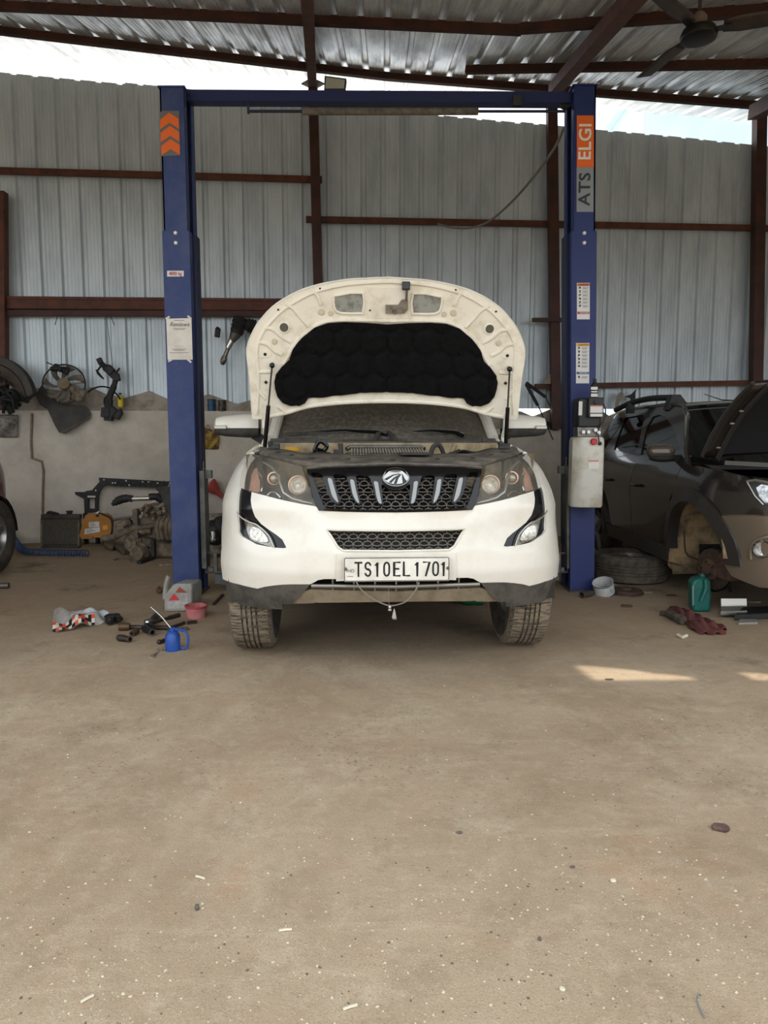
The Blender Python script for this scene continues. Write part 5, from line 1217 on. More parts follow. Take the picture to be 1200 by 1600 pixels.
# ================================================================ THE RED CAR AT THE LEFT EDGE
REDP = mat('dark_red_paint', (96, 34, 36), .3, rgb2=(84, 32, 34), coat=.6)
rc = thing('car', 'dark red car cut off by the left edge with an alloy wheel showing', 'car', (-4.2, 5.4, 0))
RX0, RC = -3.40, -4.25
rwc = px(-8, 838, 6.20); rwc.x = RX0-.10
def rdw(y, z): return -.20*max(0, (z-.85)/.5)**1.3-.40*(1-sqrt(max(0., 1-min(1, max(0, y-6.25)/.40)**2.2)))-.04*max(0, (.4-z)/.3)
def RS(y, z, off=0.): return V((RX0+rdw(y, z)+off, y, z))
ra_ = [(rwc.y+.36*cos(R(a)), rwc.z+.36*sin(R(a))) for a in range(180, -1, -12)]
rb = MB(); panel(rb, [(2.9, .95), (2.9, .3), (5.82, .3)] + ra_[1:-1] + [(6.58, .34), (6.62, .45), (6.62, .85), (6.50, .98)], RS, .07, thick=.03)
rb2 = MB(); rb2.v = [V((2*RC-p.x, p.y, p.z)) for p in rb.v]; rb2.f = [f[::-1] for f in rb.f]; rb2.m = rb.m[:]
sd1 = rb.build('side_panel', REDP, rc, weld=True); rb2.build('side_panel', REDP, rc, weld=True)
mb = MB(); mb.grid(lambda u, v: (lambda a: V((a.x+(2*RC-2*a.x)*u, a.y, a.z+.06*(1-(2*u-1)**2))))(RS(2.9+3.60*v, .96+(.46*sin(pi*min(1, max(0, (v-.15)/.75)))**.7 if .15 < v < .9 else 0))), 10, 24); mb.build('roof', REDP, rc, ang=60)
mb = MB(); mb.grid(lambda u, v: (lambda a: V((a.x+(2*RC-2*a.x)*u, a.y, a.z)))(RS(6.62, .36+.55*v)), 8, 4); mb.build('bumper', REDP, rc)
a, b, c = MB(), MB(), MB(); wheel(a, b, c, rwc, r=.33, w=.2, ax=V((1, 0, 0))); wh = a.build('wheel', RUBBER2, rc); b.build('tyre_sidewall', RUBBER2, wh); c.build('rim', mat('alloy2', (150, 148, 144), .3, .8), wh)
mb = MB(); mb.grid(lambda u, v: V((RX0-.02-.3*v, rwc.y+.38*cos(pi*u), rwc.z+.38*sin(pi*u))), 14, 2); mb.build('wheel_arch_liner', INK, rc)
for y in (3.6,):
    a, b, c = MB(), MB(), MB(); wheel(a, b, c, V((RX0-.10, y, .33)), r=.33, w=.2, ax=V((1, 0, 0))); wh = a.build('wheel', RUBBER2, rc); b.build('tyre_sidewall', RUBBER2, wh); c.build('rim', mat('alloy2', (150, 148, 144)), wh)
# ================================================================ SPARES ALONG THE BACK WALL
GRIME = mat('grimy_metal', (132, 118, 98), .75, .2, rgb2=(84, 75, 63), vs=12, lo=.4, hi=.62, bump=.25, bs=60)
GRIMEL = mat('dusty_alloy', (156, 144, 124), .65, .3, rgb2=(100, 90, 76), vs=14, lo=.4, hi=.62)
BLKP = mat('black_plastic', (30, 29, 28), .6, rgb2=(44, 42, 40), vs=14)
DGP = mat('dark_grey_plastic', (60, 57, 53), .75, rgb2=(78, 74, 68), vs=7)
WIRE = mat('wire_black', (26, 25, 24), .6)
def single(mb, name, m, label, cat, group=None, **kw): return tag(mb.build(name, m, None, **kw), label, cat, group)
def flat(poly, f, dv, mb=None): mb = mb or MB(); mb.prism([f(x, y) for x, y in poly], V(dv)); return mb
def holed(pts, holes, f, thick, step=.2):
    """plate drawn in the photo plane of f, with holes"""
    mb = MB(); panel(mb, pts, lambda u, v, o: f(u, v)+V((0, -o, 0)), step, holes, thick=thick, back=True); return mb
A = lambda off: (lambda x, y: pw(x, y, off))
# black front carrier leaning on the plaster
fr_o = [(154, 746.5), (200, 749), (270, 753), (300, 755), (300, 767), (270, 764), (220, 761), (167.5, 759), (161, 761), (155.5, 767.5), (153, 775), (152.5, 800), (132, 802), (131, 779.5), (118, 773), (116.5, 769), (132, 769), (135, 767), (143.5, 766), (155.5, 752.5)]
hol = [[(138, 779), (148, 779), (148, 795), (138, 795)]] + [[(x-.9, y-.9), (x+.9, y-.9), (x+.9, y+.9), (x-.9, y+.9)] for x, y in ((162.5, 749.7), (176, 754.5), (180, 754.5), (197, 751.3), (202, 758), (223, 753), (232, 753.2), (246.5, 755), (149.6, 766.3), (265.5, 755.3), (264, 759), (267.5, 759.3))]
t = thing('front_carrier', 'black plastic radiator carrier frame leaning on the plastered wall above the cardboard', 'car part', pw(140, 802, .12))
holed(fr_o, hol[:1], A(.11), .035, 5).build('carrier', BLKP, t, flat=True)
for h_ in hol[1:]: cx, cy = h_[0][0]+.9, h_[0][1]+.9; mb = MB(); mb.lathe([(0, .006), (.008, .004), (.009, 0)], pw(cx, cy, .135), (0, -1, 0), 10); mb.build('light_dot', WHT, t)  # pale discs painted in for the light caught at the carrier's holes
mb = MB(); mb.beam(pw(137, 776, .13), pw(149, 776, .13), .01, .02); mb.build('white_bracket', mat('bracket_white', (196, 192, 184), .5), t)
mb = MB()
for k in range(11): x = 175+k*9; mb.beam(pw(x, 751.5, .12), pw(x+5, 760, .12), .012, .012); mb.beam(pw(x+5, 760, .12), pw(x+9, 752, .12), .012, .012)
mb.build('bracing', BLKP, t)
mb = MB(); mb.beam(pw(133, 802, .10), V((pw(133, 802, .10).x, pw(133, 802, .10).y, 0)), .03, .06); mb.beam(pw(151, 802, .10), V((pw(151, 802, .10).x, pw(151, 802, .10).y, 0)), .03, .06); mb.build('upright', BLKP, t)
# radiator
t = thing('radiator', 'small dusty car radiator standing against the wall beside the blue coiled hose', 'radiator', pg(95, 858))
fr_ = lambda x, y, o=0.: px(x, y, 7.66-o)
mb = MB(); mb.prism([fr_(66, 811), fr_(122, 811), fr_(122, 851), fr_(66, 851)], (0, .05, 0)); mb.build('core', mat('radiator_core', (84, 78, 68), .8, rgb2=(58, 54, 47), vs=30, stretch=(6, 1, 1)), t)
mb = MB(); mb.beam(fr_(63.5, 807.5, .01)+V((0, .03, 0)), fr_(125, 807.5, .01)+V((0, .03, 0)), .07, .05); mb.build('top_tank', DGP, t, bevel=.01)
mb = MB(); mb.beam(fr_(64, 854, .0)+V((0, .03, 0)), fr_(123, 854, 0)+V((0, .03, 0)), .07, .035); mb.build('bottom_tank', DGP, t, bevel=.01)
for x in (65, 123): mb = MB(); mb.beam(fr_(x, 810)+V((0, .025, 0)), fr_(x, 853)+V((0, .025, 0)), .02, .06, (0, 1, 0)); mb.build('side_plate', GRIME, t)
mb = MB(); mb.lathe([(0, 0), (.028, 0), (.028, .025), (.034, .028), (.034, .045), (0, .05)], fr_(107, 805)+V((0, .03, 0)), (0, 0, 1), 16); mb.build('filler_cap', BLKP, t)
mb = MB(); mb.tube(catmull([fr_(72, 806)+V((0, .03, 0)), fr_(74, 801)+V((0, .03, 0)), fr_(84, 801.5), fr_(92, 804)], 5), .016, 8); mb.build('hose_stub', BLKP, t)
# blue coiled air hose
path = catmull([pw(16, 832, .08), pw(25, 846, .10), pg(34, 858, .05), pg(48, 862, .045), pg(80, 863.5, .045), pg(110, 864, .045), pg(139, 864.5, .045)], 14)
L = [0]
for p, q in zip(path, path[1:]): L.append(L[-1]+(q-p).length)
pts = []; turns = 56; K = turns*10
for i in range(K+1):
    s_ = L[-1]*i/K; j = max(1, min(len(path)-1, bisect.bisect(L, s_))); f_ = (s_-L[j-1])/max(1e-6, L[j]-L[j-1]); c = path[j-1].lerp(path[j], f_)
    d, a, b = frame(path[j]-path[j-1]); ang = 2*pi*i/10; pts.append(c+(a*cos(ang)+b*sin(ang))*.030)
mb = MB(); mb.tube(pts, .0065, 6); single(mb, 'coiled_hose', mat('hose_blue', (38, 66, 108), .5, rgb2=(60, 76, 100), vs=9), 'blue coiled air hose lying on the floor in front of the small radiator', 'hose')
# cardboard
t = thing('cardboard_sheet', 'folded brown cardboard with white labels propped against the black carrier frame', 'cardboard', pg(148, 845))
cbf = lambda x, y, o=0.: px(x, y, 7.52-o)
cb = [(124, 837), (127, 842.5), (143.5, 842), (145, 839.5), (160, 841), (170.5, 838), (174, 833.5), (175.5, 814), (172, 806.5), (166, 802.5), (150, 803), (134, 804), (129, 814)]
mb = MB(); mb.prism([cbf(x, y) for x, y in cb], (0, .05, 0)); mb.build('board', mat('cardboard', (176, 122, 62), .85, rgb2=(156, 104, 50), vs=5), t, bevel=.004)
for P, m_ in (([(139, 816), (154.8, 815), (155, 823), (139, 824)], WHT), ([(133, 826.5), (156, 823.5), (156, 831), (132, 835)], WHT), ([(160.3, 821.5), (168, 820.5), (168, 827), (160.5, 828)], YEL)):
    mb = MB(); mb.prism([cbf(x, y, .003) for x, y in P], (0, .002, 0)); lb_ = mb.build('paper_label', m_, t)
    if m_ is WHT:
        mb = MB(); 
        for k in range(4): a_, b_ = V(P[0]).lerp(V(P[3]), .2+.2*k), V(P[1]).lerp(V(P[2]), .2+.2*k); mb.beam(cbf(*a_.lerp(b_, .08), .005), cbf(*a_.lerp(b_, .5+.1*(k % 3)), .005), .001, .005)
        mb.build('print_line', GREYT, lb_)
mb = MB(); mb.tube(catmull([cbf(154, 802, -.02), cbf(162, 804, .0), cbf(172, 809, .01), cbf(175.5, 818, .01), cbf(174.5, 833, .01), cbf(170, 839.5, 0)], 6), .010, 6); mb.build('black_strap', BLKP, t)
mb = MB(); mb.prism([cbf(146, 803.5, -.055), cbf(154, 798.5, -.06), cbf(158, 803.5, -.055)], (0, .006, 0)); mb.build('paper_flap', WHT, t)
mb = MB(); mb.prism([cbf(149, 804.5, .002), cbf(155, 804, .002), cbf(155, 807, .002), cbf(150, 807.5, .002)], (0, .001, 0)); mb.build('cardboard_stain', INK, t)
# the old engine
t = thing('engine', 'grimy stripped car engine with gearbox lying on the floor behind the left lift post', 'engine', pg(225, 878))
ef = lambda x, y, o=0.: px(x, y, 6.95-o)
def bx(x0, y0, x1, y1, Y, dpt, mb=None):
    mb = mb or MB(); a, b = px(x0, y0, Y), px(x1, y1, Y); mb.box(((a.x+b.x)/2, Y+dpt/2, (a.z+b.z)/2), (abs(b.x-a.x), dpt, abs(a.z-b.z))); return mb
bx(214, 806, 292, 858, 7.0, .42).build('engine_block', GRIME, t, bevel=.03)
bx(222, 790, 284, 808, 7.02, .34).build('cylinder_head', GRIMEL, t, bevel=.015)
mb = bx(236, 846, 288, 872, 6.98, .38); mb.build('oil_pan', GRIME, t, bevel=.03)
bx(206, 796, 216, 842, 6.92, .12).build('engine_mount', GRIME, t, bevel=.01)
mb = MB(); mb.lathe([(0, -.10), (.075, -.10), (.085, -.06), (.078, -.05), (.088, -.03), (.080, -.02), (.088, 0), (.05, .01), (.045, .03), (0, .03)], ef(203, 848), (-.55, -1, 0), 28); mb.build('crank_pulley', GRIMEL, t)
mb = MB(); mb.lathe([(0, -.2), (.04, -.2), (.06, -.02), (.06, .0), (0, .0)], ef(203, 848), (-.55, -1, 0), 18); mb.build('pulley_hub', GRIME, t)
mb = MB(); mb.tube(catmull([ef(160, 841, .05), ef(176, 840, .05), ef(188, 834, .05), ef(200, 829, .03), ef(212, 824, .0)], 6), [.030]*3+[.034]*19+[.04]*3, 10); mb.build('exhaust_pipe', GRIME, t)
mb = MB(); mb.cyl(ef(178, 812, .02), ef(210, 807, .02), .012); mb.build('rod', STEEL, t)
for x0, y0, x1, y1, r in ((182, 822, 206, 816, .035), (184, 828, 196, 826, .05), (216, 824, 252, 820, .026), (190, 818, 204, 814, .03), (218, 832, 236, 830, .03)): mb = MB(); mb.cyl(ef(x0, y0), ef(x1, y1), r, n=14); mb.build('pipe', GRIME, t)
mb = MB(); mb.cyl(ef(206, 779.5, .03), ef(236, 778.5, .03), .024, n=18); it = mb.build('intake_pipe', mat('bare_alloy', (190, 186, 176), .3, .85), t)
mb = MB(); mb.tube(catmull([ef(207, 779.5, .03), ef(200, 778.5, .03), ef(190, 780, .04), ef(182, 784, .04), ef(175, 789, .05)], 5), [.034]*6+[.040]*9+[.032]*3+[.018]*3, 12); mb.build('rubber_boot', BLKP, t)
mb = MB(); mb.tube(catmull([ef(233, 777, .03), ef(240, 776, .02), ef(250, 778, .0), ef(258, 784, -.02)], 5), [.034]*8+[.045]*8, 12); mb.build('rubber_elbow', BLKP, t)
rnd = random.Random(5)
for k in range(16):                                      # injectors, unions, studs on the head
    x, y = 220+rnd.random()*48, 788+rnd.random()*20; p = ef(x, y, .0); mb = MB(); q = p+V((rnd.uniform(-.03, .03), -.05-rnd.random()*.04, rnd.uniform(-.02, .03))); mb.cyl(p, q, rnd.uniform(.010, .022), n=10); mb.ell(q, rnd.uniform(.012, .024), n=8, k=6); mb.build('union', GRIMEL if k % 2 else GRIME, t)
for k, x in enumerate((251, 258, 265, 272)): mb = MB(); mb.tube(catmull([ef(x, 808, .02), ef(x-5, 816, .07), ef(x-6, 828, .08), ef(x-3, 842, .05)], 5), .022, 10); mb.build('manifold_runner', GRIME, t)
mb = MB(); mb.tube(catmull([ef(216, 833, .03), ef(222, 838, .06), ef(240, 842, .06), ef(262, 845, .05), ef(274, 846, .04)], 6), .010, 8); mb.build('cable', WIRE, t)
mb = MB(); mb.tube(catmull([ef(231, 845, .05), ef(238, 846, .05), ef(238, 868, .05), ef(232, 870, .06)], 2), .0, 4); mb = bx(235, 844, 241.5, 871, 6.9, .05); mb.beam(ef(238, 871, .03), pg(217, 879, .015), .05, .03); mb.build('foot_bracket', BLKP, t, bevel=.004)
for P in ([(160, 850), (172, 848), (182, 856), (176, 862), (164, 858)], [(178, 858), (198, 856), (204, 866), (192, 868)], [(204, 864), (226, 860), (228, 868), (210, 870)]): mb = MB(); mb.prism([pg(x, y, .0) + V((0, .0, .0)) for x, y in P], (0, 0, .05)); mb.build('casing_fragment', GRIME, t, bevel=.015)
mb = MB(); mb.lathe([(0, -.06), (.09, -.06), (.10, -.03), (.075, 0), (.07, .04), (.03, .05), (0, .05)], ef(216, 864, .03), (-.2, -1, 0), 18); mb.build('alternator', GRIME, t)
t = single(flat([(243, 764), (271, 762), (290, 764), (290, 820), (271, 815), (262, 802), (255, 785), (250, 772)], lambda x, y: px(x, y, 6.78), (.0, .02, .02)), 'splash_guard', mat('guard_cloth', (72, 70, 66), .85, rgb2=(54, 52, 49), vs=6), 'dark grey plastic splash guard draped over the grimy engine', 'splash guard', bevel=.004)
# spanner by the post, bent wire
def spanner(mb, p, q, w=.014, z=.006):
    p, q = V(p), V(q); d = (q-p).normalized(); s_ = V((-d.y, d.x, 0)); up = V((0, 0, z))
    def ring(c, r0, r1, a0, a1): 
        n = 14; vs = []
        for i in range(n+1):
            a = a0+(a1-a0)*i/n; u = d*cos(a)+s_*sin(a)
            vs += [c+u*r0, c+u*r1, c+u*r1+up, c+u*r0+up]
        mb.add(vs, [[i*4+j, i*4+(j+1) % 4, i*4+4+(j+1) % 4, i*4+4+j] for i in range(n) for j in range(4)])
    ring(p, w*.75, w*1.45, 0, 2*pi); ring(q, w*.8, w*1.7, pi+.55-pi*2*.0, pi+.55+2*pi-1.1-.0) if False else ring(q, w*.85, w*1.7, .6, 2*pi-.6)
    mb.beam(p+d*w*1.3+up*.5, q-d*w*1.3+up*.5, w*.95, z*.9)
mb = MB(); spanner(mb, pg(253, 883), pg(283, 882), .022, .01); single(mb, 'spanner', GRIMEL, 'spanner lying on the floor at the foot of the grimy engine', 'spanner')
mb = MB(); mb.tube(catmull([pg(178, 875, .006), pg(186, 872, .006), pg(200, 873, .006), pg(206, 879, .006)], 5), .006, 6); single(mb, 'bent_wire', GRIME, 'short bent rod on the floor in front of the grimy engine', 'rod')
# ---- hung on the sheet wall, left
def vtube(p, q, r=.003): mb = MB(); mb.tube([p, q], r, 5); return mb
t = thing('radiator_fan', 'round dusty radiator fan hung by a wire on the left of the wall', 'fan', pw(100, 640, .10))
fc = pw(100, 600, .13); fa = V((.18, -1, .25)).normalized(); d_, a_3, b_3 = frame(fa)
mb = MB(); mb.tube([fc+(a_3*cos(2*pi*i/40)+b_3*sin(2*pi*i/40))*.222 for i in range(40)], .009, 6, True); mb.build('shroud_ring', BLKP, t)
mb = MB(); mb.lathe([(0, .03), (.062, .03), (.066, .02), (.066, -.04), (0, -.04)], fc, fa, 24); mb.build('fan_hub', mat('hub_dusty', (128, 112, 88), .8, rgb2=(104, 90, 70), vs=20), t)
BLM = mat('blade_grey', (108, 100, 88), .6, rgb2=(78, 72, 63), vs=9)
for k in range(7):
    a0 = 2*pi*k/7+.3; mb = MB()
    def bl(u, v):
        r = .06+.150*u; a = a0+u*.55+v*(.34+.10*u); return fc+(a_3*cos(a)+b_3*sin(a))*r+fa*(.018-.035*v)
    mb.grid(bl, 8, 4); mb.build('fan_blade', BLM, t, solid=.004, ang=70)
mb = MB(); c = fc-fa*.03
for k in range(3): a = 2*pi*k/3+.9; mb.beam(c, c+(a_3*cos(a)+b_3*sin(a))*.222, .02, .012)
mb.lathe([(0, -.05), (.055, -.05), (.06, .0), (0, 0)], c, fa, 18); mb.build('motor_bracket', GRIME, t)
mb = MB(); rr = random.Random(2)
p0 = pw(97, 577, .13)
for k in range(9): mb.ell(p0+V((rr.uniform(-.10, .05), rr.uniform(-.03, .02), rr.uniform(-.03, .04))), (rr.uniform(.02, .045), .03, rr.uniform(.02, .04)), n=8, k=6)
mb.tube([p0, pw(73, 566, .12)], .007, 6); mb.build('wiring_plug', BLKP, t)
mb = MB(); p0 = pw(118, 612, .14)
for k in range(7): mb.ell(p0+V((rr.uniform(-.06, .08), rr.uniform(-.03, .02), rr.uniform(-.10, .07))), (rr.uniform(.03, .05), .025, rr.uniform(.03, .06)), n=9, k=6)
mb.build('rusty_bracket', GRIME, t)
vt = vtube(pw(95, 492, .06), pw(96, 573, .12)).build('hanging_wire', WIRE, t)
# mudguard below the fan
mp_ = [(52, 616), (64, 600), (78, 620), (104, 632), (133, 634), (141, 646), (139, 654), (106, 678), (96, 676), (74, 640), (60, 632)]
def mg(x, y, o): p = pw(x, y, .05-o); c = (x-98)/45; return p+V((0, .05*c*c-.06*sstep(630, 672, y), 0))
mb = MB(); panel(mb, mp_, lambda u, v, o: mg(u, v, -o), 4, thick=.02, back=True); t = tag(thing('mudguard', 'dark grey plastic mudguard hanging below the round radiator fan', 'mudguard', pw(100, 678, .05)), 'dark grey plastic mudguard hanging below the round radiator fan', 'mudguard')
mb.build('shell', DGP, t, ang=60); mb = MB(); mb.tube([mg(x, y, .004) for x, y in ((97, 676), (106, 673), (120, 665), (139, 652))], .008, 6); mb.build('folded_edge', mat('edge_grey', (96, 90, 82), .7), t)
# wheel arch liner arc and black heap at the far left
c0 = pw(2, 625, .06); s_px = (pw(64, 625, .06)-c0).length/62
def arcband(r0, r1, a0, a1, dep, off): 
    mb = MB(); n = 22; vs = []
    for i in range(n+1):
        a = R(a0+(a1-a0)*i/n); 
        for r, o in ((r0, 0), (r1, 0), (r1, dep), (r0, dep)): vs.append(c0+V((cos(a)*r*s_px, -off+o, sin(a)*r*s_px)))
    mb.add(vs, [[i*4+j, i*4+(j+1) % 4, i*4+4+(j+1) % 4, i*4+4+j] for i in range(n) for j in range(4)]); return mb
t = thing('wheel_arch_liner', 'curved grey wheel arch liner hung on the wall sheets beside the leftmost rusty column', 'wheel arch liner', c0)
arcband(57, 68, 4, 96, .10, .22).build('arch_band', DGP, t, ang=50); arcband(40, 55, -6, 88, .08, .21).build('inner_band', mat('liner_brown', (74, 64, 54), .8), t, ang=50)
mb = MB(); rr = random.Random(9); 
for k in range(46):
    x, y = rr.uniform(-25, 44), rr.uniform(584, 638); 
    if x > 44-(645-y)*-.0 or y < 590+max(0, x)*.45: continue
    p = pw(x, y, .32+rr.random()*.1); q = p+V((rr.uniform(-.14, .14), rr.uniform(-.05, .02), rr.uniform(-.10, .10))); mb.tube(catmull([p, p.lerp(q, .4)+V((rr.uniform(-.05, .05), -.03, .04)), q], 4), rr.uniform(.012, .035), 6)
single(mb, 'wiring_loom', mat('loom_black', (18, 18, 18), .7), 'black tangled heap of loom and trim hung at the far left of the wall', 'car part')
mb = MB(); rr = random.Random(4)
def bag(u, v):
    x, y = -14+42*u, 648+35*v; k = sin(pi*u)*sin(pi*min(1, v*1.05)); p = pw(x+6*sin(7*v)*(1-u), y, .03+.10*k+.03*sin(9*u+5*v)*k); return p
mb.grid(bag, 14, 12); single(mb, 'plastic_bag', mat('crumpled_white', (150, 142, 134), .6, rgb2=(92, 86, 80), vs=26), 'crumpled pale plastic bag hung on the plaster under the black heap', 'bag', solid=.004, ang=20)
# black steering-column / harness tangle
t = thing('pedal_harness', 'tangled black column switch and harness hung by a wire above the yellow bottle', 'car part', pw(172, 656, .08))
hp_ = [(157, 567), (166, 575), (174, 582), (180, 592), (177, 606), (172, 618), (170, 632), (171, 645), (176, 652)]
mb = MB(); mb.tube(catmull([pw(x, y, .10) for x, y in hp_], 6), [.03]*5+[.042]*10+[.03]*8+[.035]*10+[.045]*16, 8); mb.build('harness_trunk', BLKP, t)
for x, y, r in ((156, 564, .035), (172, 578, .05), (182, 590, .045), (178, 586, .04), (166, 645, .06), (176, 643, .055), (170, 652, .05), (184, 648, .05), (186, 644, .04)): mb = MB(); mb.box(pw(x, y, .11), (r*1.8, r*1.3, r*1.6), M.Rotation(x*.37, 3, 'Y')); mb.build('connector', BLKP, t, bevel=.008)
for P in ([(176, 607), (160, 604), (146, 607), (137, 613)], [(158, 572), (152, 582), (162, 592)], [(150, 578), (160, 590)], [(178, 588), (187, 575)], [(172, 616), (164, 622), (163, 632)], [(178, 612), (184, 618), (188, 624)], [(170, 626), (164, 634), (168, 640)]): mb = MB(); mb.tube(catmull([pw(x, y, .10) for x, y in P], 5), .010, 6); mb.build('loose_wire', WIRE, t)
vtube(pw(166, 492, .06), pw(176, 573, .10)).build('hanging_wire', WIRE, t)
for P, who in (([(86, 508), (88, 500), (90, 494)], 'short wire end hooked on the thick rusty girt left of the fan wire'), ([(179, 508), (176, 502), (173, 494)], 'short wire end hooked on the thick rusty girt right of the harness wire')):
    mb = MB(); mb.tube([pw(x, y, .06) for x, y in P], .004, 5); single(mb, 'wire_hook', WIRE, who, 'wire')
# bottles and pots on the ledge
def bottle(name, x, y0, y1, r, m, label, cat, off=.04, prof=None):
    b_, t_ = pw(x, y1, off), pw(x, y0, off); h = t_.z-b_.z
    t = thing(name, label, cat, b_); mb = MB(); mb.lathe([(0, 0), (r, 0), (r, h*.62), (r*.9, h*.74), (r*.45, h*.84), (r*.45, h*.9)], b_, (0, 0, 1), 18); mb.build('bottle_body', m, t)
    mb = MB(); mb.lathe([(r*.5, h*.88), (r*.5, h), (0, h)], b_, (0, 0, 1), 14); mb.build('cap', DKG, t); return t
bottle('bottle', 188.5, 614, 636, .033, mat('yellow_plastic', (206, 184, 36), .45), 'small yellow bottle on the wall ledge beside the black harness', 'bottle')
def tin(name, x, y0, y1, r, m, m2, label, cat):
    b_, t_ = pw(x, y1, -.0), pw(x, y0, .0); h = t_.z-b_.z; b_.y += .04
    t = thing(name, label, cat, b_); mb = MB(); mb.lathe([(0, 0), (r, 0), (r, h*.9), (r*.96, h*.9), (r*.96, h*.1), (0, h*.1)], b_, (0, 0, 1), 20); mb.build('tin_body', m, t)
    mb = MB(); mb.lathe([(r*1.04, h*.9), (r*1.04, h), (0, h)], b_, (0, 0, 1), 20); mb.lathe([(r*1.03, h*.42), (r*1.03, h*.5)], b_, (0, 0, 1), 20); mb.build('lid', m2, t)
tin('tin', 329.5, 623.5, 642, .046, mat('tin_blue', (34, 74, 104), .5), mat('tin_blue_dark', (28, 44, 62), .5), 'small blue tin on the wall ledge between the left post and the mirror', 'tin')
tin('tin', 346, 625, 643, .044, mat('tin_dark', (84, 70, 46), .5, rgb2=(40, 36, 32), vs=26, lo=.48, hi=.54), mat('tin_lid', (70, 64, 52), .5), 'small dark patterned tin on the wall ledge, right of the blue tin', 'tin')
mb = MB(); a = pw(397, 641, -.03); mb.lathe([(0, 0), (.03, 0), (.03, .07), (.012, .09), (.012, .11), (0, .11)], a, (0, 0, 1), 14); single(mb, 'bottle', mat('ochre_bottle', (170, 136, 48), .5), 'small ochre bottle on the wall ledge half hidden by the raised cream bonnet', 'bottle')
def packet(u, v):
    x = 318+24*u-4*v*(1-u); y = 668+34*v+6*u*(1-v); return pw(x, y, .02+.05*sin(pi*u)*sin(pi*v)+.02*sin(11*u+7*v))
t = thing('packet', 'crumpled yellow and brown packet hung on the plaster beside the left lift post', 'packet', pw(330, 702, .02))
mb = MB(); mb.grid(packet, 10, 10); mb.build('packet_body', mat('packet_print', (166, 140, 60), .6, rgb2=(112, 74, 52), vs=16, lo=.46, hi=.56), t, solid=.004, ang=25)
mb = MB(); mb.tube(catmull([packet(.1, .05), pw(325, 664, .03), packet(.5, .1)], 5), .004, 5); mb.build('packet_handle', mat('handle_brown', (120, 74, 56), .7), t)
# driveshaft and connector
t = thing('drive_shaft', 'steel drive shaft with black ribbed rubber boots hung on the sheets left of the bonnet', 'drive shaft', pw(348, 568, .1))
dd = lambda x, y: pw(x, y, .12)
def seg(P, Q, rs, name, m, n=18):
    p, q = dd(*P), dd(*Q); mb = MB(); k = len(rs)-1; mb.lathe([(0, 0)] + [(r, i/k) for i, r in enumerate(rs)] + [(0, 1)], p, q-p, n, unit=True); return mb.build(name, m, t)
SH = mat('shaft_steel', (134, 128, 116), .35, .7, rgb2=(92, 86, 76), vs=14)
seg((369, 522), (377, 496), [.066, .07, .078, .07, .085, .075, .09, .08, .092, .07], 'rubber_boot', BLKP)
seg((361, 534), (370, 519), [.035, .045, .06, .062], 'joint_cup', mat('cup_grey', (100, 94, 84), .5, .5), 18)
seg((356, 544), (363, 530), [.030, .036, .036, .040], 'bright_sleeve', mat('sleeve', (206, 200, 188), .25, .9)); seg((350, 560), (358, 541), [.022, .024, .022, .024], 'shaft', SH); seg((347, 570), (351, 557), [.018, .034, .034, .028], 'shaft_end', SH)
seg((380, 504), (398, 512), [.03, .055, .05, .075, .065, .085, .07, .09, .06], 'rubber_boot', BLKP)
seg((396, 512), (412, 540), [.05, .05, .03, .026], 'stub', BLKP)
mb = MB(); mb.box(pw(340, 520, .1), (.055, .05, .10), M.Rotation(.15, 3, 'Y')); mb.cyl(pw(340, 514, .12), pw(341, 511, .12), .022); t2 = single(mb, 'connector', BLKP, 'small black connector hung on the sheets right of the left lift post', 'connector', bevel=.008)
# red funnel behind the post
t = thing('funnel', 'red plastic funnel with a black handle hung on the plaster right of the left post', 'funnel', pw(340, 773, .1))
mb = MB(); mb.lathe([(.085, 0), (.09, .02), (.05, .12), (.03, .15), (.026, .22)], pw(326, 756, .12), pw(343, 772, .12)-pw(326, 756, .12), 18); mb.build('cone', mat('funnel_red', (176, 76, 70), .5), t)
mb = MB(); mb.tube(catmull([pw(321, 757, .1), pw(331, 757, .1), pw(336, 764, .1), pw(341, 772, .1)], 4), .012, 6); mb.build('handle', BLKP, t)
# dark parts heaped between the post and the white SUV
t = thing('spare_part', 'dark heap with a shiny canister between the left lift post and the white SUV', 'car part', pg(336, 858))
Yq = 7.0; mb = MB(); mb.ell(px(336, 832, Yq), (.13, .12, .13), n=14, k=9); mb.ell(px(346, 824, Yq), (.10, .1, .12), n=12, k=8); mb.build('housing', BLKP, t, flat=True)
mb = MB(); mb.lathe([(0, 0), (.05, 0), (.05, .09), (.04, .11), (0, .11)], px(334, 846, Yq-.12), (0, 0, 1), 18); mb.build('canister', mat('dark_chrome', (120, 118, 114), .15, .9), t)
mb = MB(); mb.beam(px(322, 806, Yq), px(348, 805, Yq), .03, .04); mb.build('strip', GRIMEL, t)
mb = MB(); mb.prism([px(320, 852, Yq), px(348, 848, Yq), px(350, 865, Yq), px(322, 868, Yq)], (0, .2, 0)); mb.build('base', GRIME, t)
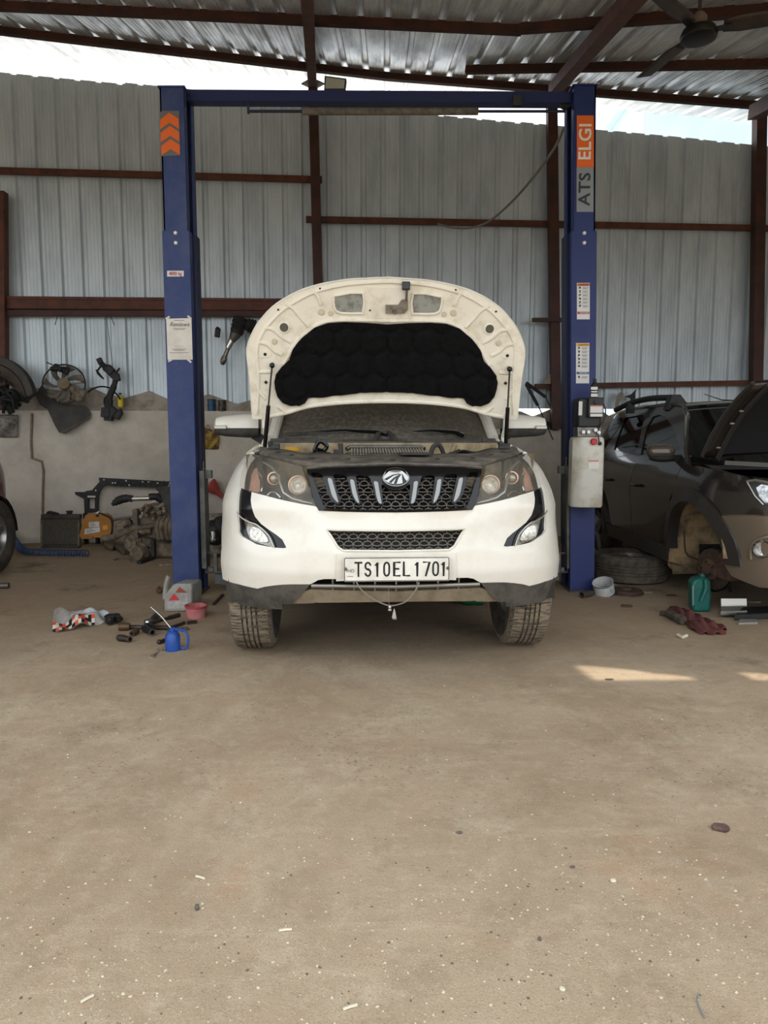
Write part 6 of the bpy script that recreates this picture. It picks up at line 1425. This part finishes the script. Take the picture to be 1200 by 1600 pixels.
# ---- right of the white SUV: struts, brackets hung on girts
for i, (P, r, lab_) in enumerate((([((822, 598), .020), ((852, 620), .020), ((853, 621), .007), ((861, 639), .007)], .0, 'thin black gas strut hung on the girt right of the bonnet, the shorter one'), ([((822, 600), .02), ((840, 633), .02), ((841, 634), .007), ((864, 687), .007)], 0, 'thin black gas strut hung on the girt right of the bonnet, reaching lowest'))):
    mb = MB(); mb.tube([pw(x, y, .15+.09*i) for (x, y), _ in P], [q for _, q in P], 8); single(mb, 'gas_strut', BLKP, lab_, 'gas strut', 'struts on the girt')
mb = MB(); panel(mb, [(849, 600), (852, 594), (858, 586), (864, 582), (864, 600)], lambda u, v, o: pw(u, v, .06+o), 4, thick=.03, back=True); single(mb, 'bracket', mat('bracket_tan', (142, 128, 108), .7), 'tan metal bracket resting on the low girt against the rusty column', 'bracket')
mb = MB(); rr = random.Random(8)
for k in range(12): p = pw(rr.uniform(836, 862), rr.uniform(660, 671), .02); mb.ell(p, (rr.uniform(.02, .06), .04, .025), n=8, k=5)
single(mb, 'spare_part', BLKP, 'black scrap on the wall ledge behind the right mirror of the white SUV', 'car part', flat=True)
mb = MB(); panel(mb, [(964, 618), (969, 612), (975, 615), (970, 625), (966, 636), (961, 641), (961, 630)], lambda u, v, o: pw(u, v, .05+o), 3, thick=.03, back=True); single(mb, 'bracket', mat('bracket_tan', (142, 128, 108)), 'tan curved bracket hung on the sheets above the dark brown SUV', 'bracket')
mb = MB(); panel(mb, [(975, 620), (986, 616), (995, 607), (993, 614), (993, 628), (987, 628), (984, 622)], lambda u, v, o: pw(u, v, .05+o), 3, thick=.03, back=True); single(mb, 'mirror_bracket', BLKP, 'small black bracket hung on the sheets above the roof rail of the dark SUV', 'bracket')
# ================================================================ ON THE FLOOR
def rotz(a): return M.Rotation(a, 3, 'Z')
# silver oil canister by the left post
t = thing('oil_canister', 'silver grey oil canister with a red triangle at the foot of the left post', 'canister', pg(278, 956))
Yc = pg(278, 956).y; cf = lambda x, y, o=0.: px(x, y, Yc-o)
SIL = mat('canister_silver', (158, 156, 148), .45, .3, rgb2=(134, 130, 122), vs=9)
mb = MB(); mb.prism([cf(x, y) for x, y in [(256, 955), (256, 936), (262, 927), (272, 913), (276, 912), (298, 912), (300, 916), (300, 953), (297, 956), (259, 956.5)]], (.03, .16, 0)); mb.build('can_body', SIL, t, bevel=.012)
mb = MB(); mb.tube(catmull([cf(258, 936, -.06), cf(259, 918, -.06), cf(262, 905, -.06), cf(264.5, 900, -.06)], 5), .019, 10); mb.tube(catmull([cf(258, 936, -.06), cf(266, 926, -.06), cf(275, 915, -.06)], 5), .02, 8); mb.build('can_handle', SIL, t)
mb = MB(); mb.prism([cf(x, y, .003) for x, y in [(263.5, 938), (272, 928), (280.5, 937.5)]], (0, .002, 0)); mb.build('red_triangle', mat('triangle_red', (196, 46, 52), .5), t)
mb = MB(); mb.prism([cf(x, y, .002) for x, y in [(261, 940), (281, 938.5), (282, 928), (293, 927), (294, 951), (261, 951)]], (0, .002, 0)); lb_ = mb.build('can_label', mat('label_grey', (178, 174, 166), .5, rgb2=(150, 146, 138), vs=24), t)
mb = MB(); mb.prism([cf(x, y, .003) for x, y in [(274, 926), (280, 917), (292, 926)]], (0, .002, 0)); mb.build('label_picture', mat('label_brown', (124, 72, 46), .5, rgb2=(170, 52, 44), vs=60), t)
mb = MB()
for k in range(5): mb.beam(cf(283, 930+k*2.3, .004), cf(291-(k % 2)*2, 930+k*2.3, .004), .001, .0025)
mb.build('print_line', GREYT, lb_)
# pink tub
p = pg(302, 968); t = thing('tub', 'small faded pink plastic tub in front of the oil canister', 'tub', p)
mb = MB(); mb.lathe([(0, 0), (.066, 0), (.071, .075), (.074, .08), (.068, .08), (.064, .01), (0, .01)], p+V((0, .07, 0)), (.03, 0, 1), 28); tb = mb.build('tub_body', mat('faded_pink', (196, 124, 122), .55, rgb2=(176, 98, 98), vs=12), t)
mb = MB(); mb.lathe([(.0725, .068), (.0755, .072), (.0755, .08), (.071, .082)], p+V((0, .07, 0)), (.03, 0, 1), 28); mb.build('tub_rim', mat('rim_red', (170, 62, 66), .5), t)
mb = MB(); mb.lathe([(.066, .012), (.068, .07)], p+V((0, .07, 0)), (.03, 0, 1), 28); mb.build('grey_lining', mat('grease_grey', (150, 146, 142), .6), tb)
# crumpled bag with a black, orange and white checker band
t = thing('plastic_bag', 'crumpled clear plastic bag with an orange and black checker band lying on the floor', 'bag', pg(130, 985))
bl_, br_ = [(82, 972), (90, 992)], None
def bagp(u, v):
    xl = 84+ (178-84)*u; yt = 957+3*u+6*u*u; yb = 990-18*u**1.3; x = xl-2*v; y = yt+(yb-yt)*v
    h = .05*sin(pi*min(1, u*1.02))*sin(pi*min(1, v*.92+.06))+.014*sin(9*u+4*v)+.012*sin(17*u-7*v)
    return pg(x, y, 0)+V((0, 0, max(.004, .012+h)))
CLR = mat('clear_plastic', (206, 202, 196), .22, alpha=.55, rgb2=(226, 222, 216), vs=22, spec=.7, bump=.6, bs=30)
mb = MB(); mb.grid(bagp, 26, 12); mb.build('bag_film', CLR, t, ang=24)
mb = MB(); mb.grid(lambda u, v: bagp(.30+.62*u, .08+.55*v)-V((0, 0, .006))+V((0, 0, .012)), 16, 8); mb.build('inner_sheet', mat('pale_sheet', (198, 208, 214), .5, rgb2=(200, 176, 168), vs=14, lo=.5, hi=.56), t, ang=30)
for i in range(13):
    for j in range(3):
        u0 = .0+i*.054; v0 = .70+j*.10; mb = MB(); mb.grid(lambda u, v: bagp(u0+.054*u, v0+.10*v)+V((0, 0, .007)), 2, 2)
        mb.build('checker_square', [mat('chk_orange', (214, 84, 44), .5), INK, mat('chk_white', (214, 208, 200), .5)][(i*2+j*2+(i*j) % 2) % 3], t)
mb = MB(); rr = random.Random(3)
for k in range(6): mb.ell(pg(178+rr.uniform(-7, 7), 967+rr.uniform(-4, 4), .03), (rr.uniform(.02, .045), .03, rr.uniform(.015, .03)), rotz(rr.random()*3), n=7, k=5)
mb.build('black_neck', mat('black_film', (24, 22, 22), .3), t, flat=True)
# tools
DS = mat('dark_tool_steel', (74, 66, 58), .5, .6, rgb2=(50, 45, 40), vs=14)
def socket(x0, y0, x1, y1, r, label, m=DS):
    p, q = pg(x0, y0, r), pg(x1, y1, r); t = thing('socket', label, 'socket', pg((x0+x1)/2, (y0+y1)/2), 'loose sockets on the floor')
    mb = MB(); mb.lathe([(0, 0), (r*.9, 0), (r, .06), (r, .55), (r*.86, .6), (r*.86, 1), (r*.6, 1), (r*.6, .7), (0, .7)], p, q-p, 18, unit=True); mb.build('socket_body', m, t); mb = MB(); mb.lathe([(r*.87, .98), (r*.87, 1.02), (r*.6, 1.02), (r*.6, .98)], p, q-p, 18, unit=True); mb.build('bright_mouth', STEEL, t)
socket(185, 996, 203, 999, .020, 'dark socket lying alone, nearest the checkered bag', DS)
socket(214, 985, 206, 990, .019, 'small brown socket under the long breaker bar', mat('brown_tool', (92, 70, 52), .5, .5))
socket(226, 981, 238, 988, .024, 'stubby black socket in front of the crossed bars', mat('tool_black', (48, 46, 46), .45, .5))
socket(245, 962, 236, 973, .024, 'black socket standing up behind the round chrome ratchet head', mat('tool_black', (48, 46, 46)))
t = thing('breaker_bar', 'long dark breaker bar with a thick head lying across the tools', 'tool', pg(230, 980))
mb = MB(); mb.tube([pg(200, 979.5, .016), pg(268, 981, .016)], .013, 10); mb.build('bar', DS, t); mb = MB(); mb.lathe([(0, 0), (.022, 0), (.026, .3), (.026, .7), (.02, 1), (0, 1)], pg(186, 979.5, .024), pg(203, 979, .024)-pg(186, 979.5, .024), 14, unit=True); mb.build('bar_head', mat('brown_tool', (92, 70, 52)), t)
t = thing('ratchet', 'ratchet handle with a round chrome head pointing to the pink tub', 'tool', pg(250, 970))
mb = MB(); mb.tube([pg(236, 974, .055), pg(262, 966, .05), pg(280, 961, .05)], [.010, .011, .013], 10); mb.build('handle', DS, t); mb = MB(); mb.ell(pg(231, 972, .055), (.024, .024, .022)); mb.build('ratchet_head', CHROME, t); mb = MB(); mb.tube([pg(264, 965.5, .05), pg(280, 961, .05)], .015, 10); mb.build('grip', BLKP, t)
mb = MB(); mb.tube([pg(262, 982, .012), pg(288, 973, .012)], .010, 8); mb.box(pg(300, 972, .012), (.06, .02, .018), rotz(.5)); single(mb, 'extension_bar', DS, 'dark extension bar behind the blue oil can', 'tool')
mb = MB(); spanner(mb, pg(268, 987), pg(288, 984), .020, .012); single(mb, 'spanner', mat('brass_steel', (150, 134, 104), .4, .7), 'short ring spanner just behind the blue oil can', 'spanner')
mb = MB(); spanner(mb, pg(238, 1027), pg(250, 1016.5), .013, .008); single(mb, 'spanner', GRIMEL, 'small spanner nearest the camera, left of the blue oil can', 'spanner')
mb = MB(); mb.cyl(pg(250, 1003, .012), pg(258, 1000, .012), .011); mb.ell(pg(249, 1003, .012), .015); single(mb, 'bolt', DS, 'dark bolt touching the left side of the blue oil can', 'bolt')
# blue pump oil can
p = pg(267, 1019); t = thing('oil_can', 'small blue pump oil can with a long steel spout', 'oil can', p)
CBL = mat('can_blue', (38, 78, 158), .4, rgb2=(32, 62, 128), vs=9); p = p+V((0, .04, 0))
mb = MB(); mb.lathe([(0, 0), (.040, 0), (.042, .006), (.041, .085), (.030, .105), (.018, .112), (0, .112)], p, (0, 0, 1), 26); mb.build('can_body', CBL, t)
mb = MB(); mb.cyl(p+V((0, 0, .108)), p+V((.0, 0, .130)), .016); mb.beam(p+V((-.01, 0, .128)), p+V((.075, 0, .115)), .016, .010); mb.build('pump_lever', CBL, t)
mb = MB(); mb.tube(catmull([p+V((.03, 0, .118)), p+V((.075, 0, .105)), p+V((.088, 0, .06)), p+V((.075, 0, .015)), p+V((.045, 0, .012))], 6), .007, 8); mb.build('can_handle', CBL, t)
mb = MB(); mb.tube([p+V((-.005, 0, .125)), p+V((-.06, .01, .19)), p+V((-.125, .02, .245))], [.006, .005, .0035], 8); mb.build('spout', CHROME, t)
# ---- right side
p = pg(1003, 916); t = thing('loose_wheel', 'dusty car wheel lying flat on the floor beside the dark brown SUV', 'wheel', p)
a, b, c = MB(), MB(), MB(); R_t = .305; cen = V((p.x, p.y+R_t, .115)); wheel(a, b, c, cen, r=R_t, w=.225, ax=V((0, 0, 1)))
for mb, nm, m_ in ((a, 'tyre', mat('dusty_tread', (96, 87, 75), .92, rgb2=(62, 56, 49), vs=12, bump=.4, bs=40)), (b, 'tyre_sidewall', RUBBER2), (c, 'rim', mat('dusty_rim', (120, 112, 102), .5, .5, rgb2=(76, 70, 62), vs=8))): mb.build(nm, m_, t)
t = thing('paint_tin', 'open white and blue tin tipped over at the foot of the right post', 'tin', pg(944, 930))
c = pg(944, 931)+V((0, .02, .06)); ax = V((-.30, -.35, 1)).normalized()
mb = MB(); mb.lathe([(0, -.05), (.076, -.05), (.078, .05), (.074, .05), (.072, -.044), (0, -.044)], c, ax, 30); mb.build('tin_body', mat('tin_white', (200, 198, 196), .5, rgb2=(176, 172, 168), vs=9), t)
for h in (-.046, .046): mb = MB(); mb.lathe([(.0785, h-.005), (.081, h), (.0785, h+.005)], c, ax, 30); mb.build('blue_rim', mat('tin_rim_blue', (44, 74, 104), .5), t)
mb = MB(); mb.lathe([(0, -.035), (.071, -.035)], c, ax, 24); mb.build('residue', mat('residue', (150, 146, 134), .8, rgb2=(110, 104, 92), vs=20), t)
d, a_, b_ = frame(ax); mb = MB()
for k, w_ in enumerate((.02, .03, .025)): q = c+V((.03, -.078, .0))-ax*.012*k; mb.beam(q-a_*w_*.5, q+a_*w_*.5, .001, .003)
mb.build('print_line', GREYT, t)
mb = MB(); mb.lathe([(0, 0), (.022, 0), (.024, .9), (.018, .9), (.018, .3), (0, .3)], pg(924, 927, .024), pg(907, 930, .024)-pg(924, 927, .024), 18, unit=True); single(mb, 'socket', mat('dark_pipe', (84, 78, 70), .5, .5), 'large steel socket lying left of the tipped white tin', 'socket')
p = pg(986, 932); t = thing('clutch_plate', 'rusty round clutch plate lying flat between the tipped tin and the loose wheel', 'clutch plate', p); cen = p+V((0, .11, 0)); RB = mat('clutch_rust', (92, 66, 56), .8, rgb2=(60, 46, 40), vs=18)
mb = MB(); mb.lathe([(.03, .012), (.115, .012), (.12, .02), (.12, .03), (.03, .034)], cen, (0, 0, 1), 40); mb.build('pressure_plate', RB, t); mb = MB(); mb.lathe([(0, 0), (.13, 0), (.13, .012), (0, .014)], cen, (0, 0, 1), 40); mb.build('friction_disc', RB, t); mb = MB(); mb.lathe([(.02, .03), (.04, .03), (.04, .045), (.02, .045)], cen, (0, 0, 1), 20); mb.build('splined_hub', GRIME, t)
mb = MB(); P = [px(926, 830, 6.3), px(931, 833, 6.29), px(935, 845, 6.28), px(938, 875, 6.27), px(941, 894, 6.26)]; mb.tube(catmull(P, 6), .020, 8); single(mb, 'rubber_strip', DGP, 'grey rubber strip leaning behind the right post by the loose wheel', 'strip')
# teal oil can
t = thing('oil_canister', 'teal plastic oil canister standing on the floor near the missing front wheel', 'canister', pg(1096, 957))
Yc = pg(1096, 957).y; TEAL = mat('teal_plastic', (26, 96, 86), .35, rgb2=(22, 78, 72), vs=7); cf = lambda x, y, o=0.: px(x, y, Yc-o)
mb = MB(); mb.prism([cf(x, y) for x, y in [(1082, 955), (1081, 912), (1086, 905), (1095, 903), (1106, 902), (1111, 910), (1112, 930), (1110, 957), (1086, 957)]], (.02, .12, 0)); mb.build('can_body', TEAL, t, bevel=.018)
mb = MB(); mb.tube(catmull([cf(1102, 905, .008), cf(1103, 918, .012), cf(1100, 928, .012), cf(1095, 940, .008)], 5), .014, 8); mb.build('can_handle', TEAL, t)
mb = MB(); mb.lathe([(0, 0), (.026, 0), (.026, .03), (.02, .04), (0, .04)], cf(1097, 904, -.06), (0, 0, 1), 18); mb.build('cap', mat('dark_teal', (22, 64, 58), .4), t)
mb = MB(); mb.prism([cf(x, y, .001) for x, y in [(1081.5, 916), (1084, 914), (1084.5, 945), (1082, 947)]], (0, .002, 0)); mb.build('can_label', mat('teal_pale', (96, 130, 122), .5), t)
# rag
t = thing('rag', 'crumpled dark red rag on the floor in front of the teal canister', 'rag', pg(1088, 995))
def rag(u, v):
    c = [(1045, 962), (1066, 970), (1085, 982), (1108, 987), (1130, 992)]; i = min(3, int(u*4)); f = u*4-i; x, y = c[i][0]+(c[i+1][0]-c[i][0])*f, c[i][1]+(c[i+1][1]-c[i][1])*f
    w_ = 7+22*sin(pi*min(1, .12+.85*u)); yy = y-4+(v-.5)*w_*.9
    return pg(x+5*sin(8*v), yy, 0)+V((0, 0, .008+.05*sin(pi*v)*sin(pi*min(1, .08+.9*u))*(.7+.4*sin(13*u+9*v))+.012*sin(31*u-12*v)))
mb = MB(); mb.grid(rag, 40, 16); mb.build('cloth', mat('rag_red', (98, 52, 46), .95, rgb2=(70, 38, 36), vs=14, bump=.4, bs=90), t, ang=60, solid=.004)
mb = MB(); mb.tube(catmull([pg(1068, 970, .03), pg(1056, 964, .035), pg(1046, 959, .03), pg(1034, 958.5, .012)], 5), [.03]*5+[.026]*6+[.02]*5, 7); mb.build('twisted_end', mat('rag_grey', (86, 76, 64), .95, rgb2=(64, 57, 48), vs=18), t)
# tray of parts at the right edge
t = thing('metal_tray', 'bright folded metal channel lying on black trim at the right edge', 'tray', pg(1165, 964))
q = [pg(1126, 962, .02), pg(1167, 961, .02), pg(1167, 949, .02), pg(1127, 949, .02)]
mb = MB(); mb.prism(q, (0, 0, .008)); mb.prism([q[3], q[2], q[2]+V((0, .01, .06)), q[3]+V((0, .01, .06))], (0, .008, 0)); mb.prism([q[0], q[1], q[1]+V((0, 0, .03)), q[0]+V((0, 0, .03))], (0, .006, 0)); mb.build('channel', mat('bright_tin', (176, 172, 162), .3, .8), t)
mb = MB(); mb.prism([pg(1147, 970, 0), pg(1225, 966, 0), pg(1225, 955, 0), pg(1160, 957, 0)], (0, 0, .04)); mb.build('black_trim', BLKP, t, bevel=.006)
mb = MB(); mb.prism([pg(1154, 976, 0), pg(1184, 975, 0), pg(1182, 970, 0), pg(1156, 970, 0)], (0, 0, .012)); mb.build('torn_film', mat('film_grey', (140, 134, 124), .5), t)
# small debris by the cars
def chip(x, y, w, h, m, name, label, cat, th=.008, seed=0):
    rr = random.Random(seed+int(x)); c = pg(x, y); n = 9; mb = MB()
    mb.prism([c+V((cos(2*pi*i/n)*w*rr.uniform(.7, 1.1), sin(2*pi*i/n)*h*rr.uniform(.7, 1.1), 0)) for i in range(n)], (0, 0, th)); return single(mb, name, m, label, cat, bevel=th*.3)
RSCR = mat('scrap_brown', (84, 60, 46), .9); PALE = mat('pale_chip', (206, 196, 174), .8); STONE = mat('grey_stone', (104, 98, 92), .9, rgb2=(76, 72, 68), vs=20)
chip(979, 948, .05, .03, RSCR, 'rag_scrap', 'brown cloth scrap on the floor in front of the clutch plate', 'scrap', .012)
chip(1050, 931, .045, .025, RSCR, 'scrap', 'brown scrap on the floor right of the loose wheel', 'scrap')
chip(1010, 926, .05, .02, mat('paper_dirty', (148, 134, 112), .9), 'paper_scrap', 'dirty paper scrap on the floor in front of the loose wheel', 'paper')
mb = MB(); mb.tube([pg(1059, 992, .012), pg(1066, 996, .012), pg(1073, 993, .012)], .010, 6); single(mb, 'paper_twist', PALE, 'pale paper twist on the floor beside the red rag', 'paper')
chip(1180, 941, .05, .022, mat('paper_dirty', (148, 134, 112)), 'paper_scrap', 'dirty paper scrap on the floor behind the bright metal channel', 'paper')
t = single(MB().lathe([(0, 0), (.035, 0), (.037, .12), (.02, .17), (.012, .2), (0, .2)], pg(745, 951, .036)+V((.08, .25, 0)), (-1, .1, 0), 16), 'bottle', mat('green_bottle', (20, 84, 52), .3), 'green bottle lying on the floor under the white SUV', 'bottle')
mb = MB(); mb.beam(pg(334, 944, .01), pg(348, 929, .01), .02, .012); single(mb, 'flat_bar', DS, 'dark flat bar on the floor between the left post and the SUV tyre', 'bar')
t = single(MB().lathe([(.024, 0), (.024, 1), (.018, 1), (.018, 0), (.024, 0)], pg(-25, 916, .025), pg(14, 915, .025)-pg(-25, 916, .025), 16, unit=True), 'pipe', STEEL, 'steel pipe end on the floor at the left edge below the red car', 'pipe')
mb = MB(); rr = random.Random(1)
for k in range(7): mb.ell(pg(252+rr.uniform(-5, 6), 922+rr.uniform(-3, 3), .015), (.02, .015, rr.uniform(.008, .02)), rotz(rr.random()*3), n=7, k=5)
single(mb, 'scrap', mat('scrap_rust', (92, 62, 44), .9), 'rusty scrap on the floor left of the silver oil canister', 'scrap', flat=True)
# foreground litter
chip(1126, 1296, .030, .022, mat('dry_leaf', (104, 80, 72), .85, rgb2=(70, 52, 48), vs=30), 'flat_stone', 'flat brown stone near the right edge of the bare foreground', 'stone', .014)
chip(718, 1302, .011, .005, STONE, 'stone', 'dark sliver of stone on the bare floor below the SUV', 'stone', .006)
chip(308, 1421, .007, .008, STONE, 'stone', 'dark pointed stone in the left foreground', 'stone', .012)
chip(843, 1469, .005, .005, STONE, 'stone', 'dark round pebble in the right foreground beside a smaller tan one', 'stone', .008)
chip(895, 1356, .007, .004, STONE, 'stone', 'dark flat pebble in the middle right foreground', 'stone', .006)
chip(958, 1378, .009, .008, PALE, 'stone', 'pale pebble right of the dark flat pebble', 'stone', .008); chip(879, 1547, .007, .007, PALE, 'stone', 'white pebble close to the bottom edge', 'stone', .006)
chip(952, 1062, .03, .012, mat('dark_patch', (92, 80, 66), .95), 'scrap', 'dark scrap on the floor just in front of the sunlit patch', 'scrap', .004)
for (x0, y0, x1, y1, lab_) in ((306, 1369, 320, 1373, 'pale stick in the left foreground above the dark pointed stone'), (436, 1454, 456, 1452, 'pale stick in the foreground right of the dark pointed stone'), (126, 1566, 146, 1555, 'pale slanting stick in the bottom left corner'), (536, 1577, 558, 1570, 'pale stick near the bottom edge left of the middle')):
    mb = MB(); mb.tube([pg(x0, y0, .003), pg((x0+x1)/2, (y0+y1)/2-.5, .004), pg(x1, y1, .003)], .0032, 6); single(mb, 'stick', PALE, lab_, 'stick', 'pale sticks in the foreground')
mb = MB(); mb.tube(catmull([pg(1092, 1552, .003), pg(1090, 1566, .003), pg(1096, 1580, .003), pg(1101, 1591, .003)], 4), .0015, 5); single(mb, 'thread', mat('blue_thread', (122, 124, 132), .8), 'bluish bent thread in the bottom right foreground', 'thread')
# grit: too many to count
mb = MB(); rr = random.Random(11)
def oct_(c, r, h):
    a = rr.random()*6; e = rr.uniform(.5, 1); p = [c+V((cos(a+k*pi/2)*r*(1 if k % 2 else e), sin(a+k*pi/2)*r*(1 if k % 2 else e), 0)) for k in range(4)]; t_ = c+V((rr.uniform(-.3, .3)*r, rr.uniform(-.3, .3)*r, h))
    mb.add(p+[t_], [(0, 1, 4), (1, 2, 4), (2, 3, 4), (3, 0, 4)], rr.choice((0, 0, 0, 1, 1, 1, 2)))
for k in range(9000):
    x, y = rr.uniform(-20, 1220), 1040+570*rr.random()**.75
    w_ = .35+.65*(math.exp(-((x-880)/260)**2-((y-1440)/110)**2)+.8*math.exp(-((x-430)/110)**2-((y-1440)/110)**2)+.6*math.exp(-((x-150)/160)**2-((y-1540)/90)**2))
    if rr.random() > w_: continue
    r = .0012+.0042*rr.random()**4; oct_(pg(x, y), r, r*rr.uniform(.3, .8))
o = mb.build('grit', [mat('grit_pale', (196, 184, 160), .9), mat('grit_tan', (156, 138, 112), .9), mat('grit_dark', (98, 88, 76), .9)], None, own=False, flat=True)
o['kind'] = 'stuff'; o['label'] = 'loose grit and chips scattered over the bare floor'; o['category'] = 'grit'
# ================================================================ CEILING FAN
hub = px(1092, 50, 5.1); t = thing('ceiling_fan', 'dark three-bladed ceiling fan hanging from the sheet roof at the upper right', 'ceiling fan', hub)
FM = mat('fan_dark', (70, 60, 54), .5, rgb2=(54, 46, 42), vs=8)
mb = MB(); mb.lathe([(0, -.055), (.085, -.055), (.115, -.045), (.12, -.02), (.105, .015), (.06, .03), (0, .035)], hub, (0, 0, 1), 32); mb.build('motor', mat('motor_dark', (26, 24, 24), .4), t)
mb = MB(); mb.lathe([(.035, .03), (.05, .05), (.05, .09), (.03, .12), (0, .12)], hub, (0, 0, 1), 20); mb.build('canopy', mat('canopy_tan', (122, 106, 90), .6), t)
mb = MB(); mb.cyl(hub+V((0, 0, .1)), V((hub.x, hub.y, roofz(hub.x, hub.y)-.02)), .011); mb.build('down_rod', FM, t)
for tx, ty in ((1016, 112), (1225, 26), (1012, -22)):
    q = pg(tx, ty, hub.z); d = (q-hub); d.z = 0; L_ = .62; d.normalize(); s_ = V((-d.y, d.x, 0))
    mb = MB()
    def bl(u, v):
        w_ = .045+.028*sstep(0, .25, u)-.012*u; return hub+d*(.15+(L_-.15)*u)+s_*((v-.5)*2*w_)+V((0, 0, .015-.03*(v-.5)-.01*u))
    mb.grid(bl, 10, 3); bd_ = mb.build('fan_blade', FM, t, solid=.006, ang=60)
    mb = MB(); mb.beam(hub+d*.10, hub+d*.20, .05, .012); mb.build('blade_arm', mat('motor_dark', (26, 24, 24)), bd_)
# ================================================================ LIGHT
w = bpy.data.worlds.new('sky'); SC.world = w; w.use_nodes = True
bgn = w.node_tree.nodes['Background']; bgn.inputs[0].default_value = (.88, .94, 1, 1); bgn.inputs[1].default_value = 1.3
sd = bpy.data.lights.new('sun', 'SUN'); so = bpy.data.objects.new('sun', sd); COL.objects.link(so)
sd.energy = 2.6; sd.angle = R(.7); sd.color = (1, .93, .82)
so.rotation_euler = SUN.to_track_quat('Z', 'Y').to_euler(); so.location = (4, 4, 12)
SC.view_settings.exposure = .9
SC.cycles.use_denoising = True
SC.cycles.max_bounces = 10; SC.cycles.diffuse_bounces = 6
